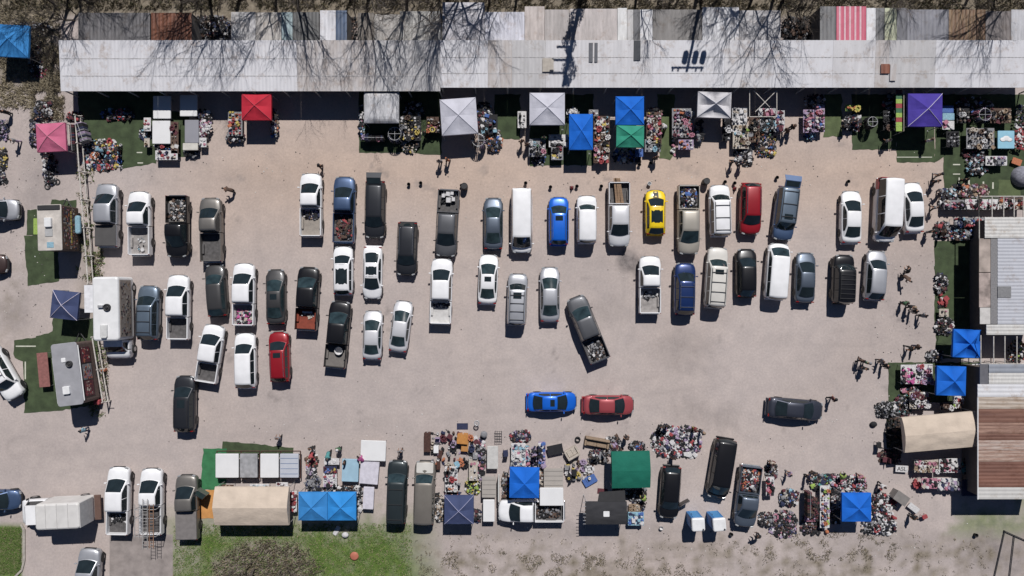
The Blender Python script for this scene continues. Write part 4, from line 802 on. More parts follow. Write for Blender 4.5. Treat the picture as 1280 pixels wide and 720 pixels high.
q = MB(); q.rbox((.0, -.02, 2.47), (.55, .5, .03), .06); q.build('emblem', WHT, t)
q = MB(); [q.box((-1.98, -.95 + k * .32, 2.33 + .14 * (1 - abs(-.95 + k * .32) / 1.05) + .02), (.25, .05, .02)) for k in range(7)]; q.build('edge_strap', STEEL, t)
struct_awn = MB(); a = P(751, 616, 1.9); b = P(779, 628, 2.25)
q = MB(); p1, p2, p3, p4 = P(749, 615, 1.9), P(781, 613, 1.9), P(782, 627, 2.2), P(747, 627, 2.2); q.add([p1, p2, p3, p4] + [p - Vector((0, 0, .03)) for p in (p1, p2, p3, p4)], [(3, 2, 1, 0), (4, 5, 6, 7), (0, 1, 5, 4), (1, 2, 6, 5), (2, 3, 7, 6), (3, 0, 4, 7)]); o = q.build('awning_flap', mat('flap_black', (.02, .02, .022), .85)); tag(o, 'black cloth flap stretched above the black gazebo', 'awning')

# ------------------------------------------------------------------ pipe fence
def fence(p0, p1, label, n):
    a = P(*p0); b = P(*p1); t = thing('pipe_fence', label, 'fence', a); d = b - a
    nn = Vector((-d.y, d.x, 0)).normalized()
    for z in (1.35, .55):
        q = MB(); k = n * 2
        for i in range(k): q.tube(d * i / k + Vector((0, 0, z)), d * (i + 1) / k + Vector((0, 0, z)), .065 if z > 1 else .055)
        q.build('rail', PIPE, t)
    for i in range(n + 1):
        q = MB(); o = d * i / n; q.tube(o, o + Vector((0, 0, 1.5)), .06); q.tube(o - Vector((.1, 0, -.95)), o + Vector((.45, .02, .95)), .035); q.build('post', PIPE, t)
fence((105, 148), (121, 355), 'white pipe fence running down past the pink canopy', 6)
fence((126, 420), (139, 500), 'short white pipe fence beside the gray roofed trailer', 2)

# ------------------------------------------------------------------ poles outside the top edge (their shadows cross the roofs)
def pole(x, y, h, label):
    t = thing('utility_pole', label, 'utility pole', (x, y, 0)); q = MB(); q.tube((0, 0, 0), (0, 0, h), .17, .12, 8); q.build('shaft', WOOD, t)
    q = MB(); q.box((.0, 0, h - .35), (2.9, .1, .12)); q.build('crossarm', WOOD, t)
    for k, dx in enumerate((-.35, .55, 1.25)):
        q = MB(); q.lathe([(.24, 0), (.26, .05), (.26, .85), (.18, .95), (.05, 1.0)], (dx, .25, h - 1.5), 12); q.build('transformer', STEEL, t)
    q = MB(); [q.lathe([(.05, 0), (.09, .08), (.05, .16), (.09, .24), (.03, .3)], (dx, 0, h - .28), 8) for dx in (-1.3, -.8, .8, 1.3)]; q.build('insulator', WHT, t)
pole(P(858, 90, 2.5).x + .17 * 9.6, P(858, 90, 2.5).y + .83 * 9.6, 12.1, 'utility pole with three transformers behind the sheds, casting its shadow on the roof')
px_, py_ = P(704, 107, 2.5).x, P(704, 107, 2.5).y
t = thing('ivy_covered_pole', 'thick ivy covered pole behind the sheds, casting a broad dark shadow', 'utility pole', (px_ + .17 * 11, py_ + .83 * 11, 0)); q = MB(); q.tube((0, 0, 0), (0, 0, 13.5), .2, .14, 8); q.build('shaft', WOOD, t)
q = MB(); rg = random.Random(4)
for k in range(4200):
    z = rg.uniform(.5, 13.4); a = rg.uniform(0, 6.28); off = .35 * math.sin(z * .6)
    rr_ = (.30 + .32 * abs(math.sin(z * .9)) + .12 * math.sin(z * 2.3)) * (.35 + .65 * rg.random()) * (1 if z < 12.6 else .7); c = Vector((rr_ * math.cos(a) + off, rr_ * math.sin(a), z)); s = rg.uniform(.07, .14); u = Vector((rg.gauss(0, 1), rg.gauss(0, 1), rg.gauss(0, 1))).normalized(); w_ = u.orthogonal().normalized()
    q.add([c + u * s, c + w_ * s * .6, c - u * s, c - w_ * s * .6], [(0, 1, 2, 3)])
q.build('ivy', mat('ivy', (.03, .055, .015), .7), t)
for z, l in ((12.2, 1.4), (10.9, 1.4), (9.6, 1.2), (8.6, 1.7)):
    q = MB(); q.box((-l / 2 - .1, 0, z), (l, .12, .12)); q.build('crossarm', WOOD, t)

# ------------------------------------------------------------------ bare trees
BARK = mat('bark', (.085, .07, .058), .95, 0, .3, 6); TWIG = mat('twig', (.11, .092, .078), .95, 0, .3, 6)
def bare_tree(seed, H, spread=.55, trunks=1, lean=.0, depth=7):
    rg = random.Random(seed); A = MB(); B = MB()
    def grow(p, d, l, r, k):
        n = 3; q = p
        for i in range(n):
            d = (d + Vector((rg.gauss(0, .10), rg.gauss(0, .10), rg.gauss(.02, .05)))).normalized(); q2 = q + d * l / n
            (A if k < 3 else B).tube(q, q2, r * (1 - .25 * i / n), r * (1 - .25 * (i + 1) / n), 6 if k < 2 else (4 if k < 4 else 3), cap=False); 
            if k >= 1 and k < depth - 1 and i < n - 1 and rg.random() < .75:
                a = rg.uniform(0, 6.28); s = (d + spread * 1.3 * Vector((math.cos(a), math.sin(a), rg.uniform(-.1, .5)))).normalized(); grow(q2, s, l * .55, r * .42, k + 2)
            q = q2
        if k >= depth: return
        m = 2 if k > 0 else 3
        if rg.random() < .35: m += 1
        for i in range(m):
            a = rg.uniform(0, 6.28); s = (d + spread * rg.uniform(.5, 1.3) * Vector((math.cos(a), math.sin(a), rg.uniform(-.15, .35)))).normalized()
            grow(q, s, l * rg.uniform(.62, .86), r * rg.uniform(.5, .68), k + 1)
    for i in range(trunks):
        a = rg.uniform(0, 6.28); o = Vector((math.cos(a), math.sin(a), 0)) * (.3 if trunks > 1 else 0)
        grow(o, Vector((math.cos(a) * .35 * (trunks > 1) + lean, math.sin(a) * .35 * (trunks > 1), 1)).normalized(), H * .27, H * .014 if trunks == 1 else H * .011, 0)
    return A.mesh('limbs'), B.mesh('twigs')
TM = [bare_tree(s, 13, .55) for s in (11, 23, 37, 41)]; SM = [bare_tree(s, 5, .75, 4, depth=4) for s in (5, 6)]
for a, b in TM + SM: a.materials.append(BARK); b.materials.append(TWIG)
def tree(px, py, k, sc, rz, label, shrub=False, name=None):
    p = P(px, py); M = (SM if shrub else TM)[k]; t = thing(name or ('bare_shrub' if shrub else 'bare_tree'), label, 'shrub' if shrub else 'tree', (p.x, p.y, 0), rz, 'leafless shrubs' if shrub else 'leafless trees behind the sheds'); 
    for nm, me in (('trunk', M[0]), ('crown', M[1])):
        o = link(nm, me, t); o.scale = (sc, sc, sc)
TREES = [(86, -2, 2, .95, .3), (100, -14, 1, .95, 1.2), (112, 4, 3, .8, 4.2), (72, 8, 0, .7, 5.2), (345, -16, 0, .9, 1.9), (560, 0, 3, .85, 2.2), (940, -2, 1, .85, 4.1), (875, 0, 0, .7, 2.6), (648, -10, 2, .8, 1.1), (1210, -2, 1, .75, 3.0), (1110, -8, 3, .6, 2.0), (228, 2, 2, .85, .2), (262, -20, 0, 1.0, 2.2), (300, 0, 3, .95, 1.0), (372, -8, 1, 1.05, .1), (462, -4, 3, .95, 2.9), (508, 2, 0, 1.0, 3.3), (588, -12, 1, 1.0, 4.4), (612, 4, 3, .8, .7), (795, -2, 2, .75, 5.0), (905, -16, 0, .85, 5.3), (968, -6, 1, 1.0, 2.0), (985, -24, 3, 1.05, .3), (1245, -8, 2, .95, 1.4)]
for i, (x, y, k, s, r) in enumerate(TREES): tree(x, y, k, s, r, 'tall leafless tree behind the sheds at the top edge')
for x, y, k, s, r in ((95, 22, 0, 1.0, 0), (70, 40, 1, .75, 1), (52, 60, 0, .55, 2), (118, 8, 1, .9, 3), (68, 80, 1, .6, 4.4), (250, 8, 0, .8, 1), (270, 20, 1, .7, 2), (440, 6, 0, .9, 4), (500, 4, 1, .9, .4), (520, 10, 0, .6, 4.4), (545, 2, 1, .9, 5), (820, 6, 0, .8, 3), (850, 3, 1, .8, 0), (982, 12, 0, .9, 1.4), (1002, 20, 1, .85, 2.2), (1012, 4, 0, .9, 5.1), (1185, 4, 1, .8, .6), (1222, 14, 0, .8, 5.6)):
    tree(x, y, k, s, r, 'leafless brown shrub tangled among the sheds', True)
tree(318, 706, 0, 1.0, .5, 'bare gray bush at the bottom edge beside the grass', True); tree(356, 712, 1, 1.0, 1.5, 'bare gray bush at the bottom edge beside the grass', True); tree(290, 728, 1, .7, 2.5, 'bare gray bush at the bottom edge beside the grass', True)
# dark steel gate frame, bottom right
t = thing('steel_gate_frame', 'dark steel pipe frame lying in the bottom right corner', 'gate', P(1256, 668)); 
for a, b in (((1243, 722, .14), (1256, 664, .14)), ((1256, 664, .14), (1292, 680, .14)), ((1262, 722, .14), (1268, 670, .14))):
    q = MB(); q.tube(P(a[0], a[1], a[2]), P(b[0], b[1], b[2]), .045); put(q, 'tube', DARKST, t)
q = MB(); a = P(1256, 664, .14); q.tube((a.x, a.y, 0), (a.x, a.y, .2), .07); put(q, 'post', DARKST, t)

# ------------------------------------------------------------------ portable toilets
for i, (px, py, r, l) in enumerate(((869, 651, 3, 'blue portable toilet with white roof, the left one'), (895, 651, 5, 'blue portable toilet with white roof, the right one'))):
    p = P(px, py, 1.1); t = thing('portable_toilet', l, 'portable toilet', (p.x, p.y, 0), R(r), 'portable toilets')
    TB = mat('toilet_blue', (.03, .17, .42), .5, 0, .1, 2)
    q = MB(); q.rbox((0, 0, 1.02), (1.12, 1.12, 2.04), .08); q.build('cabin', TB, t)
    q = MB(); q.rbox((0, 0, 2.14), (1.2, 1.2, .24), .16); q.build('roof', WHT, t)
    q = MB(); q.rbox((0, .575, 1.0), (.7, .04, 1.8), .02); d = q.build('door', mat('door_blue', (.06, .25, .52), .5), t)
    q = MB(); q.rbox((-.27, .61, 1.0), (.05, .04, .18), .01); q.build('handle', PLA, d)
    for sx in (-1, 1): q = MB(); q.box((sx * .57, 0, 1.75), (.03, .6, .18)); q.build('vent', PLA, t)
    q = MB(); q.tube((.4, -.4, 2.2), (.4, -.4, 2.45), .06); q.build('vent_pipe', DARKST, t)
# ------------------------------------------------------------------ wares: one mesh of each kind, copied
def um(fn, name):
    q = MB(); fn(q); me = q.mesh(name); return me
def setmats(o, ms):
    for i, m in enumerate(ms): o.material_slots[i].link = 'OBJECT'; o.material_slots[i].material = m
def crumple(q, cx, cy, cz, s, rg, mi=0, flat=.5):
    a = rg.uniform(0, 6.28); n = 3; vs = []; e = rg.uniform(.55, 1.0)
    for j in range(n + 1):
        for i in range(n + 1):
            x = (i / n - .5) * s * 1.0; y = (j / n - .5) * s * e; vs.append((cx + x * math.cos(a) - y * math.sin(a) + rg.gauss(0, s * .07), cy + x * math.sin(a) + y * math.cos(a) + rg.gauss(0, s * .07), cz + rg.uniform(0, s * flat) * (0.3 if i in (0, n) or j in (0, n) else 1)))
    q.add(vs, [(j * (n + 1) + i, j * (n + 1) + i + 1, (j + 1) * (n + 1) + i + 1, (j + 1) * (n + 1) + i) for j in range(n) for i in range(n)], mi, True)
def m_box(q):
    s = .36; q.box((0, 0, .01), (s, s * .75, .02)); 
    for sx in (-1, 1): q.box((sx * s / 2, 0, .14), (.012, s * .75, .28)); q.box((sx * (s / 2 + .07), 0, .26), (.15, s * .74, .01))
    for sy in (-1, 1): q.box((0, sy * s * .375, .14), (s - .02, .012, .28)); q.box((0, sy * (s * .375 + .06), .27), (s * .97, .12, .01))
    q.rbox((.04, .0, .12), (.2, .16, .18), .03)
def m_shirt(q):
    q.rbox((0, 0, .03), (.30, .36, .06), .05); q.rbox((0, .02, .075), (.26, .30, .03), .04); q.rbox((0, .13, .10), (.13, .06, .025), .02); q.rbox((-.17, .06, .025), (.1, .14, .05), .03); q.rbox((.17, .06, .025), (.1, .14, .05), .03)
def m_plush(q):
    q.blob((0, 0, .11), (.12, .10, .12)); q.blob((0, .02, .27), (.10, .09, .09)); 
    for s in (-1, 1): q.blob((s * .08, .02, .35), (.035, .025, .035)); q.blob((s * .10, .08, .05), (.05, .09, .045)); q.blob((s * .13, .05, .15), (.04, .07, .04))
def m_bag(q):
    q.rbox((0, 0, .14), (.30, .18, .28), .06); q.path([(-.08, 0, .27), (-.07, .0, .40), (.07, .0, .40), (.08, 0, .27)], .012, 5)
def m_bottle(q): q.lathe([(.05, 0), (.06, .02), (.06, .17), (.025, .22), (.022, .28), (.03, .28), (.03, .31)], n=10)
def m_pot(q): q.lathe([(.07, 0), (.13, .08), (.14, .16), (.10, .22), (.12, .24), (.10, .235), (.08, .1)], n=14)
def m_shoes(q):
    for s in (-1, 1): q.rbox((s * .07, -.03, .03), (.09, .26, .06), .04); q.rbox((s * .07, -.10, .08), (.085, .12, .08), .035)
def m_plate(q): q.lathe([(.05, 0), (.12, .02), (.15, .04), (.14, .035), (.06, .012)], n=16)
def m_book(q): q.box((0, 0, .02), (.18, .25, .03)); q.box((0, 0, .037), (.19, .26, .006)); q.box((0, 0, .003), (.19, .26, .006)); q.box((-.093, 0, .02), (.006, .26, .04)); q.box((0.02, .01, .06), (.16, .22, .03), .3)
def m_frame(q):
    for s in (-1, 1): q.box((s * .18, 0, .02), (.04, .46, .04)); q.box((0, s * .21, .021), (.33, .04, .038))
    q.box((0, 0, .01), (.33, .4, .012))
def m_ball(q): q.blob((0, 0, .12), (.12, .12, .12), 12, 8); q.lathe([(.05, 0), (.06, .012), (.03, .012)], n=10)
def m_toy(q):   # ride-on toy car
    q.rbox((0, 0, .12), (.22, .42, .14), .06); q.rbox((0, -.04, .22), (.17, .18, .10), .04)
    for sx in (-1, 1):
        for sy in (-1, 1): q.wheel((sx * .11, sy * .13, .06), .06, .05)
def m_jar(q): q.lathe([(.045, 0), (.055, .01), (.055, .10), (.04, .12), (.045, .12), (.045, .145)], n=10)
def m_lamp(q): q.lathe([(.09, 0), (.09, .02), (.02, .04), (.03, .16), (.015, .26), (.015, .3), (.07, .42), (.13, .28), (.125, .28)], n=12)
def m_tool(q): q.rbox((0, 0, .05), (.16, .22, .10), .03); q.tube((0, .05, .08), (.02, .34, .05), .018); q.rbox((0, -.1, .12), (.07, .1, .07), .02)
def m_hat(q): q.lathe([(.17, 0), (.175, .01), (.09, .02), (.085, .09), (.05, .12), (.01, .125)], n=14)
def m_blanket(q):
    q.rbox((0, 0, .04), (.5, .4, .08), .06); q.rbox((.02, .01, .12), (.46, .36, .08), .05); q.rbox((-.02, 0, .19), (.4, .34, .06), .05)
KINDS = {}
for nm, fn, word, cat in (('cardboard_box', m_box, 'box', 'box'), ('folded_shirt', m_shirt, 'shirt', 'clothing'), ('plush_toy', m_plush, 'plush toy', 'toy'), ('tote_bag', m_bag, 'bag', 'bag'), ('bottle', m_bottle, 'bottle', 'bottle'), ('pot', m_pot, 'pot', 'pot'),
                        ('shoes', m_shoes, 'shoes', 'shoes'), ('plate', m_plate, 'plate', 'plate'), ('book', m_book, 'book', 'book'), ('framed_picture', m_frame, 'frame', 'picture frame'), ('ball', m_ball, 'ball', 'ball'), ('toy_car', m_toy, 'toy car', 'toy'),
                        ('jar', m_jar, 'jar', 'jar'), ('lamp', m_lamp, 'lamp', 'lamp'), ('power_tool', m_tool, 'tool', 'tool'), ('sun_hat', m_hat, 'hat', 'hat'), ('blanket', m_blanket, 'blanket', 'blanket')):
    me = um(fn, nm); me.materials.append(FAB['gray']); KINDS[nm] = (me, word, cat)
CW = dict(sky='pale blue', tan='tan')
cnt = {}
def item(kind, loc, rz, col, place, sc=1.0, lift=0):
    me, word, cat = KINDS[kind]; cnt[kind] = cnt.get(kind, 0) + 1
    if cnt[kind] > 295: return
    o = link(kind, me, None, loc, rz); o.scale = (sc, sc, sc); setmats(o, [FAB[col]])
    tag(o, '%s %s %s' % (CW.get(col, col), word, place), cat, ('%s among the wares %s' % (word, place)))
def table(cx, cy, w_, d_, rz, place, top, h=.74, lab=None, name='folding_table', cat='table', th=.04, over=0):
    t = thing(name, lab or ('%s folding table %s' % (top[0], place)), cat, (cx, cy, 0), rz, 'sellers tables around the lot')
    q = MB(); q.rbox((0, 0, h - th / 2), (w_, d_, th), .04)
    if over:
        for s in (-1, 1): q.box((s * (w_ / 2 + .006), 0, h - over / 2 - .02), (.012, d_ - .04, over)); q.box((0, s * (d_ / 2 + .006), h - over / 2 - .02), (w_ - .04, .012, over))
    q.build('tabletop', top[1], t)
    for sx in (-1, 1):
        for sy in (-1, 1): q = MB(); q.tube((sx * (w_ / 2 - .1), sy * (d_ / 2 - .08), 0), (sx * (w_ / 2 - .1), sy * (d_ / 2 - .08), h - th - .002), .018, n=5); q.build('leg', STEEL, t)
    return t
TT = dict(white=('white', FAB['white']), gray=('gray', FAB['gray']), blue=('blue', FAB['blue']), tan=('tan', FAB['tan']), sky=('pale blue', FAB['sky']), brown=('brown', FAB['brown']), navy=('navy', FAB['navy']), pink=('pink', FAB['pink']), cream=('cream', FAB['cream']), black=('black', FAB['black']), lilac=('lilac', FAB['lilac']), red=('red', FAB['red']), lime=('lime', FAB['lime']))
MIX = ['white'] * 5 + ['black'] * 5 + ['navy', 'navy', 'gray', 'gray', 'pink', 'red', 'brown', 'lilac', 'maroon', 'cream', 'sky']
GIRL = ['white'] * 4 + ['pink'] * 4 + ['lilac', 'black', 'black', 'maroon', 'red', 'cream', 'navy']
RED = ['white'] * 3 + ['red'] * 3 + ['cream', 'cream', 'maroon', 'brown', 'orange', 'black', 'black', 'yellow', 'pink']
BROWN = ['brown'] * 3 + ['cream'] * 2 + ['tan', 'tan', 'black', 'black', 'maroon', 'white', 'gray', 'orange']
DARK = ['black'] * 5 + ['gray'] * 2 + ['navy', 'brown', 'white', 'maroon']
BLU = ['blue', 'navy', 'white', 'white', 'sky', 'black', 'gray', 'red']
CLO = ['folded_shirt', 'folded_shirt', 'blanket', 'tote_bag', 'shoes', 'sun_hat']
TOY = ['plush_toy', 'toy_car', 'ball', 'cardboard_box', 'plush_toy', 'book']
HOME = ['pot', 'plate', 'bottle', 'jar', 'lamp', 'cardboard_box', 'framed_picture', 'book']
TOOL = ['power_tool', 'cardboard_box', 'tote_bag', 'bottle', 'jar', 'pot']
SHO = ['shoes', 'shoes', 'tote_bag', 'sun_hat', 'cardboard_box']
RG = random.Random(99)
def stall(x0, y0, x1, y1, place, pal, kinds, n, top='white', h=.74, ang=0, sc=1.0):
    """n wares in a jittered grid inside a photo rectangle; on a table unless top is None"""
    hh = h if top else .01; a = P(x0, y1, hh); b = P(x1, y0, hh); c = (a + b) / 2; W = b.x - a.x; D = b.y - a.y; M = Matrix.Rotation(R(ang), 2)
    if top: table(c.x, c.y, W, D, R(ang), place, TT[top], h)
    k = max(1, round((n * W / max(D, .1)) ** .5)); m = max(1, math.ceil(n / k)); zb = hh + .004
    for i in range(n):
        u = ((i % k) + .5) / k - .5 + RG.gauss(0, .12) / k; v = ((i // k) + .5) / m - .5 + RG.gauss(0, .12) / m
        p = M @ Vector((u * (W - .15), v * (D - .15)))
        kd = RG.choice(kinds); item(kd, (c.x + p.x, c.y + p.y, zb + (.0 if not top else 0)), RG.uniform(0, 6.28), RG.choice(pal), place, sc * RG.uniform(.62, .98))
def heap(x0, y0, x1, y1, label, pal, n, h=.0, mound=.3, ang=0, s=.30, world=None, rim=True, nm='clothing_heap', cat='heap'):
    if world: cx, cy, W, D = world
    else: a = P(x0, y1, h); b = P(x1, y0, h); cx, cy, W, D = (a.x + b.x) / 2, (a.y + b.y) / 2, b.x - a.x, b.y - a.y
    n = int(n * 1.7); s *= .72; rg = random.Random(int(cx * 31 + cy * 17) + n); q = MB(); ks = sorted(set(pal) | {'black'}); M = Matrix.Rotation(R(ang), 2)
    for i in range(n):
        u, v = rg.uniform(-1, 1), rg.uniform(-1, 1)
        if u * u + v * v > 1.25: continue
        z = mound * max(0, 1 - max(abs(u), abs(v)) ** 2) * rg.uniform(.3, 1)
        p = M @ Vector((u * W / 2, v * D / 2)); cl = pal[int(abs(noise.noise(Vector((p.x * 1.1 + cx, p.y * 1.1 + cy, 2)))) * 997) % len(pal)]; k = ks.index('black' if rg.random() < .18 else cl if rg.random() < .3 else rg.choice(pal)); sz = s * rg.uniform(.4, 1.1) * (1.9 if rg.random() < .17 else 1)  # extra black pieces imitate, by colour, the shaded gaps between goods
        if rg.random() < .72: crumple(q, p.x, p.y, z + .01, sz, rg, k, .45)
        else: q.rbox((p.x, p.y, z + sz * .2), (sz * .7, sz * .5, sz * .4), .04, rg.uniform(0, 3), k, 1)
    o = q.build(nm, [FAB[c] for c in ks], None, (cx, cy, h)); tag(o, label, cat, kind='stuff'); return o
def slab(x0, y0, x1, y1, label, m, h=.85, th=.06, ang=0, name='slab_table'):
    a = P(x0, y1, h); b = P(x1, y0, h); c = (a + b) / 2
    return table(c.x, c.y, b.x - a.x, b.y - a.y, R(ang), '', ('', m), h, label, name, 'table', th, .12)
SW = mat('slab_white', (.70, .70, .70), .5, 0, .04, 1); SG = mat('slab_gray', (.26, .26, .29), .5, 0, .06, 1); SLB = mat('slab_sky', (.30, .45, .55), .6, 0, .08, 2)
# --- top left
slab(191.5, 120, 213, 148, 'white slab table half in the long roof shadow, left of its twin', SW); slab(190.5, 151, 212.5, 179.5, 'white slab table fully in the sun below another', SW); slab(225, 119, 246, 145, 'white slab table half in shadow above the gray slab', SW)
slab(231, 150, 248, 178.5, 'gray slab table between two white ones', SG); slab(228.5, 179, 247, 187.5, 'small white slab table at the bottom of the gray slab', mat('slab_cream', (.55, .53, .48), .6)); heap(230, 186, 248, 196, 'black bundle heaped below the small white slab table', ['black', 'black', 'gray'], 70, .1, .5)
stall(179.5, 147, 188.5, 164, 'left of the white slab tables', GIRL, CLO, 5); stall(180, 173, 187, 184, 'below the narrow left table', ['cream', 'tan'], HOME, 2, 'cream'); heap(175, 160, 189, 174, 'dark pile with white bits left of the slab tables', DARK + ['white', 'sky'], 90)
stall(213.5, 152, 223, 192, 'right of the sunlit white slab', ['white', 'cream', 'maroon', 'maroon', 'black', 'tan'], HOME, 14, 'brown'); stall(194, 188, 222, 200, 'below the sunlit white slab', GIRL, CLO, 16, 'white'); heap(194, 180, 214, 188, 'navy jumble between white slab and pink table', BLU + DARK, 90, .3)
heap(247, 150, 263, 172, 'pink and lilac clothes heaped right of the gray slab', ['pink', 'lilac', 'white', 'white', 'maroon'], 130, .5, .3, -25); stall(249, 172, 258, 184, 'right of the gray slab', ['white', 'pink', 'white'], CLO, 4, 'white'); heap(246, 138, 265, 152, 'dark and pale bits in shade above the lilac clothes', DARK + ['white'], 80, .3)
stall(285, 138, 303, 170, 'left of the red canopy', RED + ['sky', 'navy'], CLO + TOY, 34, 'gray', sc=.95); heap(283, 165, 305, 178, 'dark clothes heap at the corner of the red canopy', DARK + ['white'], 120, .3)
heap(338, 135, 348, 172, 'narrow jumble right of the red canopy', BROWN + ['navy', 'blue', 'orange'], 110, .4)
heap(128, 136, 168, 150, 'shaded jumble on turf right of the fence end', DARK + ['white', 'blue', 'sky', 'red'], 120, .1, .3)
stall(146, 140, 168, 153, 'in shade on the left turf mat', ['blue', 'white', 'red', 'black', 'lime'], TOY, 7, None, sc=1.3)
heap(104, 175, 150, 214, 'sprawling pile of toys and junk right of the fence', MIX + ['orange', 'red', 'yellow', 'blue', 'sky'], 420, 0, .35)
stall(108, 172, 155, 212, 'in the junk by the fence', ['white', 'blue', 'sky', 'gray', 'red', 'orange', 'black', 'navy', 'yellow'], TOY + TOOL, 40, None, sc=1.25)
heap(84, 140, 104, 152, 'red and dark pile above the pink canopy', ['red', 'black', 'maroon', 'gray', 'black'], 80, 0, .3); heap(44, 125, 68, 152, 'black scrap heap above the pink canopy', DARK, 160, 0, .5); heap(38, 150, 48, 186, 'purple and black pile left of the pink canopy', ['black', 'lilac', 'navy', 'gray'], 80, 0, .4)
stall(48, 127, 68, 150, 'above the pink canopy', ['black', 'gray', 'white', 'black'], TOOL, 10, None, sc=1.3); heap(55, 192, 72, 232, 'dark gear heaped below the pink canopy', DARK + ['gray', 'white'], 150, 0, .5)
heap(-6, 150, 12, 175, 'purple dark heap at the left edge', ['black', 'lilac', 'navy', 'gray'], 120, 0, .5); heap(-6, 185, 10, 214, 'black heap with yellow bits at the left edge', ['black', 'black', 'yellow', 'white', 'gray'], 120, 0, .5); heap(-5, 212, 8, 232, 'small gray heap at the left edge', DARK, 60, 0, .4)
heap(36, 52, 56, 100, 'dark litter pile right of the bright blue corner canopy', DARK + ['brown', 'white'], 220, 0, .4); heap(46, 84, 62, 98, 'magenta plants and litter beside the dry grass', ['magenta', 'maroon', 'red', 'black'], 60, 0, .3); heap(22, 28, 66, 38, 'white scrap strewn above the blue corner canopy', ['white', 'white', 'gray', 'brown'], 60, 0, .2)
heap(240, 20, 290, 52, 'dark junk filling the gap between back sheds', DARK + ['brown', 'gray', 'navy'], 380, 0, .7); heap(434, 22, 447, 52, 'black junk in the narrow shed gap', ['black', 'brown', 'black'], 80, 0, .5); heap(976, 22, 1024, 52, 'dark brown debris in the right shed gap', ['black', 'brown', 'black', 'brown', 'gray'], 300, 0, .6)
# --- speckled canopy to silver canopy
stall(450, 167, 480, 176, 'below the speckled white canopy', MIX + ['red', 'blue'], SHO, 20, 'black'); heap(449, 130, 456, 168, 'narrow jumble left of the speckled canopy', MIX, 60, .5)
stall(500, 145, 526, 176, 'right of the speckled white canopy', ['white', 'white', 'cream', 'tan', 'yellow', 'brown', 'black', 'gray'], HOME, 48, 'black'); heap(500, 138, 526, 190, 'pale and brown crockery jumble on the turf', ['white', 'cream', 'brown', 'black', 'gray', 'tan', 'yellow'], 260, .2, .3, nm='ware_heap')
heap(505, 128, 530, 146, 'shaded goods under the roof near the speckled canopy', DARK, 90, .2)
stall(533, 146, 551, 166, 'left of the tilted silver canopy', RED, TOY, 14, 'brown')
heap(596, 128, 615, 160, 'dark blue jumble right of the tilted silver canopy', BLU + DARK * 2, 160, .5); stall(600, 143, 622, 168, 'right of the tilted silver canopy', BLU + DARK, CLO, 22, 'black'); heap(608, 162, 627, 190, 'brown and blue heap at the mat corner', ['brown', 'blue', 'white', 'black', 'black', 'orange', 'gray'], 150, .2, .4)
# --- white canopy to stacked canopies
stall(647, 139, 658, 160, 'left of the white canopy', ['white', 'white', 'gray', 'black'], SHO, 9, 'white')
stall(661, 173, 682, 196, 'below the white canopy', MIX + ['green', 'yellow', 'sky'], TOY, 26, 'gray'); stall(686, 168, 710, 184, 'between the white and tall blue canopies', ['white', 'white', 'gray', 'black'], CLO, 14, 'white'); stall(689, 179, 704, 200, 'left of the tall blue canopy bottom', RED, HOME, 16, 'gray')
heap(664, 184, 682, 206, 'dark toys with white rings below the white canopy', DARK + ['white', 'blue'], 120, 0, .4); heap(708, 136, 722, 144, 'white bundles above the tall blue canopy', ['white', 'gray', 'white'], 50, .6)
stall(742, 145, 762, 204, 'right of the tall blue canopy', RED + MIX, TOY + HOME, 80, 'brown'); stall(736, 137, 748, 145, 'above the tall blue canopy corner', ['white', 'maroon', 'white'], HOME, 5, 'gray')
heap(766, 186, 800, 205, 'dark goods below the green canopy', ['black', 'black', 'navy', 'white', 'blue'], 100, 0, .3); stall(794, 186, 804, 196, 'below the green canopy', ['blue', 'blue', 'navy'], SHO, 4, 'blue')
stall(808, 140, 827, 180, 'right of the stacked canopies', GIRL + RED, TOY + CLO, 56, 'brown'); heap(808, 134, 828, 150, 'shaded goods right of the upper blue canopy', DARK + ['maroon', 'pink'], 70, .5); stall(806, 174, 826, 190, 'at the bottom of the plush table', ['white', 'sky', 'black', 'gray', 'white'], TOY, 12, 'gray')
stall(840, 135, 867, 172, 'left of the wrinkled gray canopy', GIRL + ['brown', 'orange', 'tan', 'gray'], TOY, 46, 'gray'); stall(848, 174.5, 867, 187, 'in the lilac crate table', ['lilac', 'orange', 'white', 'navy', 'lilac'], TOY, 12, 'lilac'); stall(838, 170, 846, 196, 'left of the lilac crate table', ['lilac', 'white', 'black', 'pink'], TOY, 7, None, sc=1.3)
stall(903, 148, 913, 176, 'right below the wrinkled canopy', ['white', 'gray', 'black', 'black'], SHO, 11, 'black'); heap(868, 150, 880, 178, 'dark hanging goods left below the wrinkled canopy', DARK, 70, .5)
# --- open pole frame stall
stall(915, 134, 934, 156, 'left of the open pole frame', ['white', 'white', 'white', 'gray', 'cream'], CLO, 22, 'white'); stall(916, 156, 936, 186, 'below left of the pole frame', ['white', 'tan', 'brown', 'cream', 'black', 'lime', 'sky'], HOME, 34, 'cream')
stall(936, 146, 950, 178, 'below the pole frame', BROWN, HOME, 26, 'brown'); stall(948, 135, 970, 146, 'inside the open pole frame', ['white', 'pink', 'white', 'maroon'], CLO, 12, 'white'); heap(946, 148, 972, 166, 'pale tarps bundled in the pole frame stall', ['white', 'gray', 'sky', 'gray', 'black'], 110, .5, .3); stall(969, 138, 981, 165, 'right of the open pole frame', ['navy', 'pink', 'white', 'maroon', 'black', 'blue'], CLO, 18, 'white')
heap(918, 180, 940, 208, 'black and gray gear below the pole frame', DARK + ['gray', 'white'], 170, 0, .5); heap(944, 164, 970, 196, 'colourful tools and black gear below the frame', DARK + ['orange', 'blue', 'green', 'white', 'yellow'], 210, .1, .4)
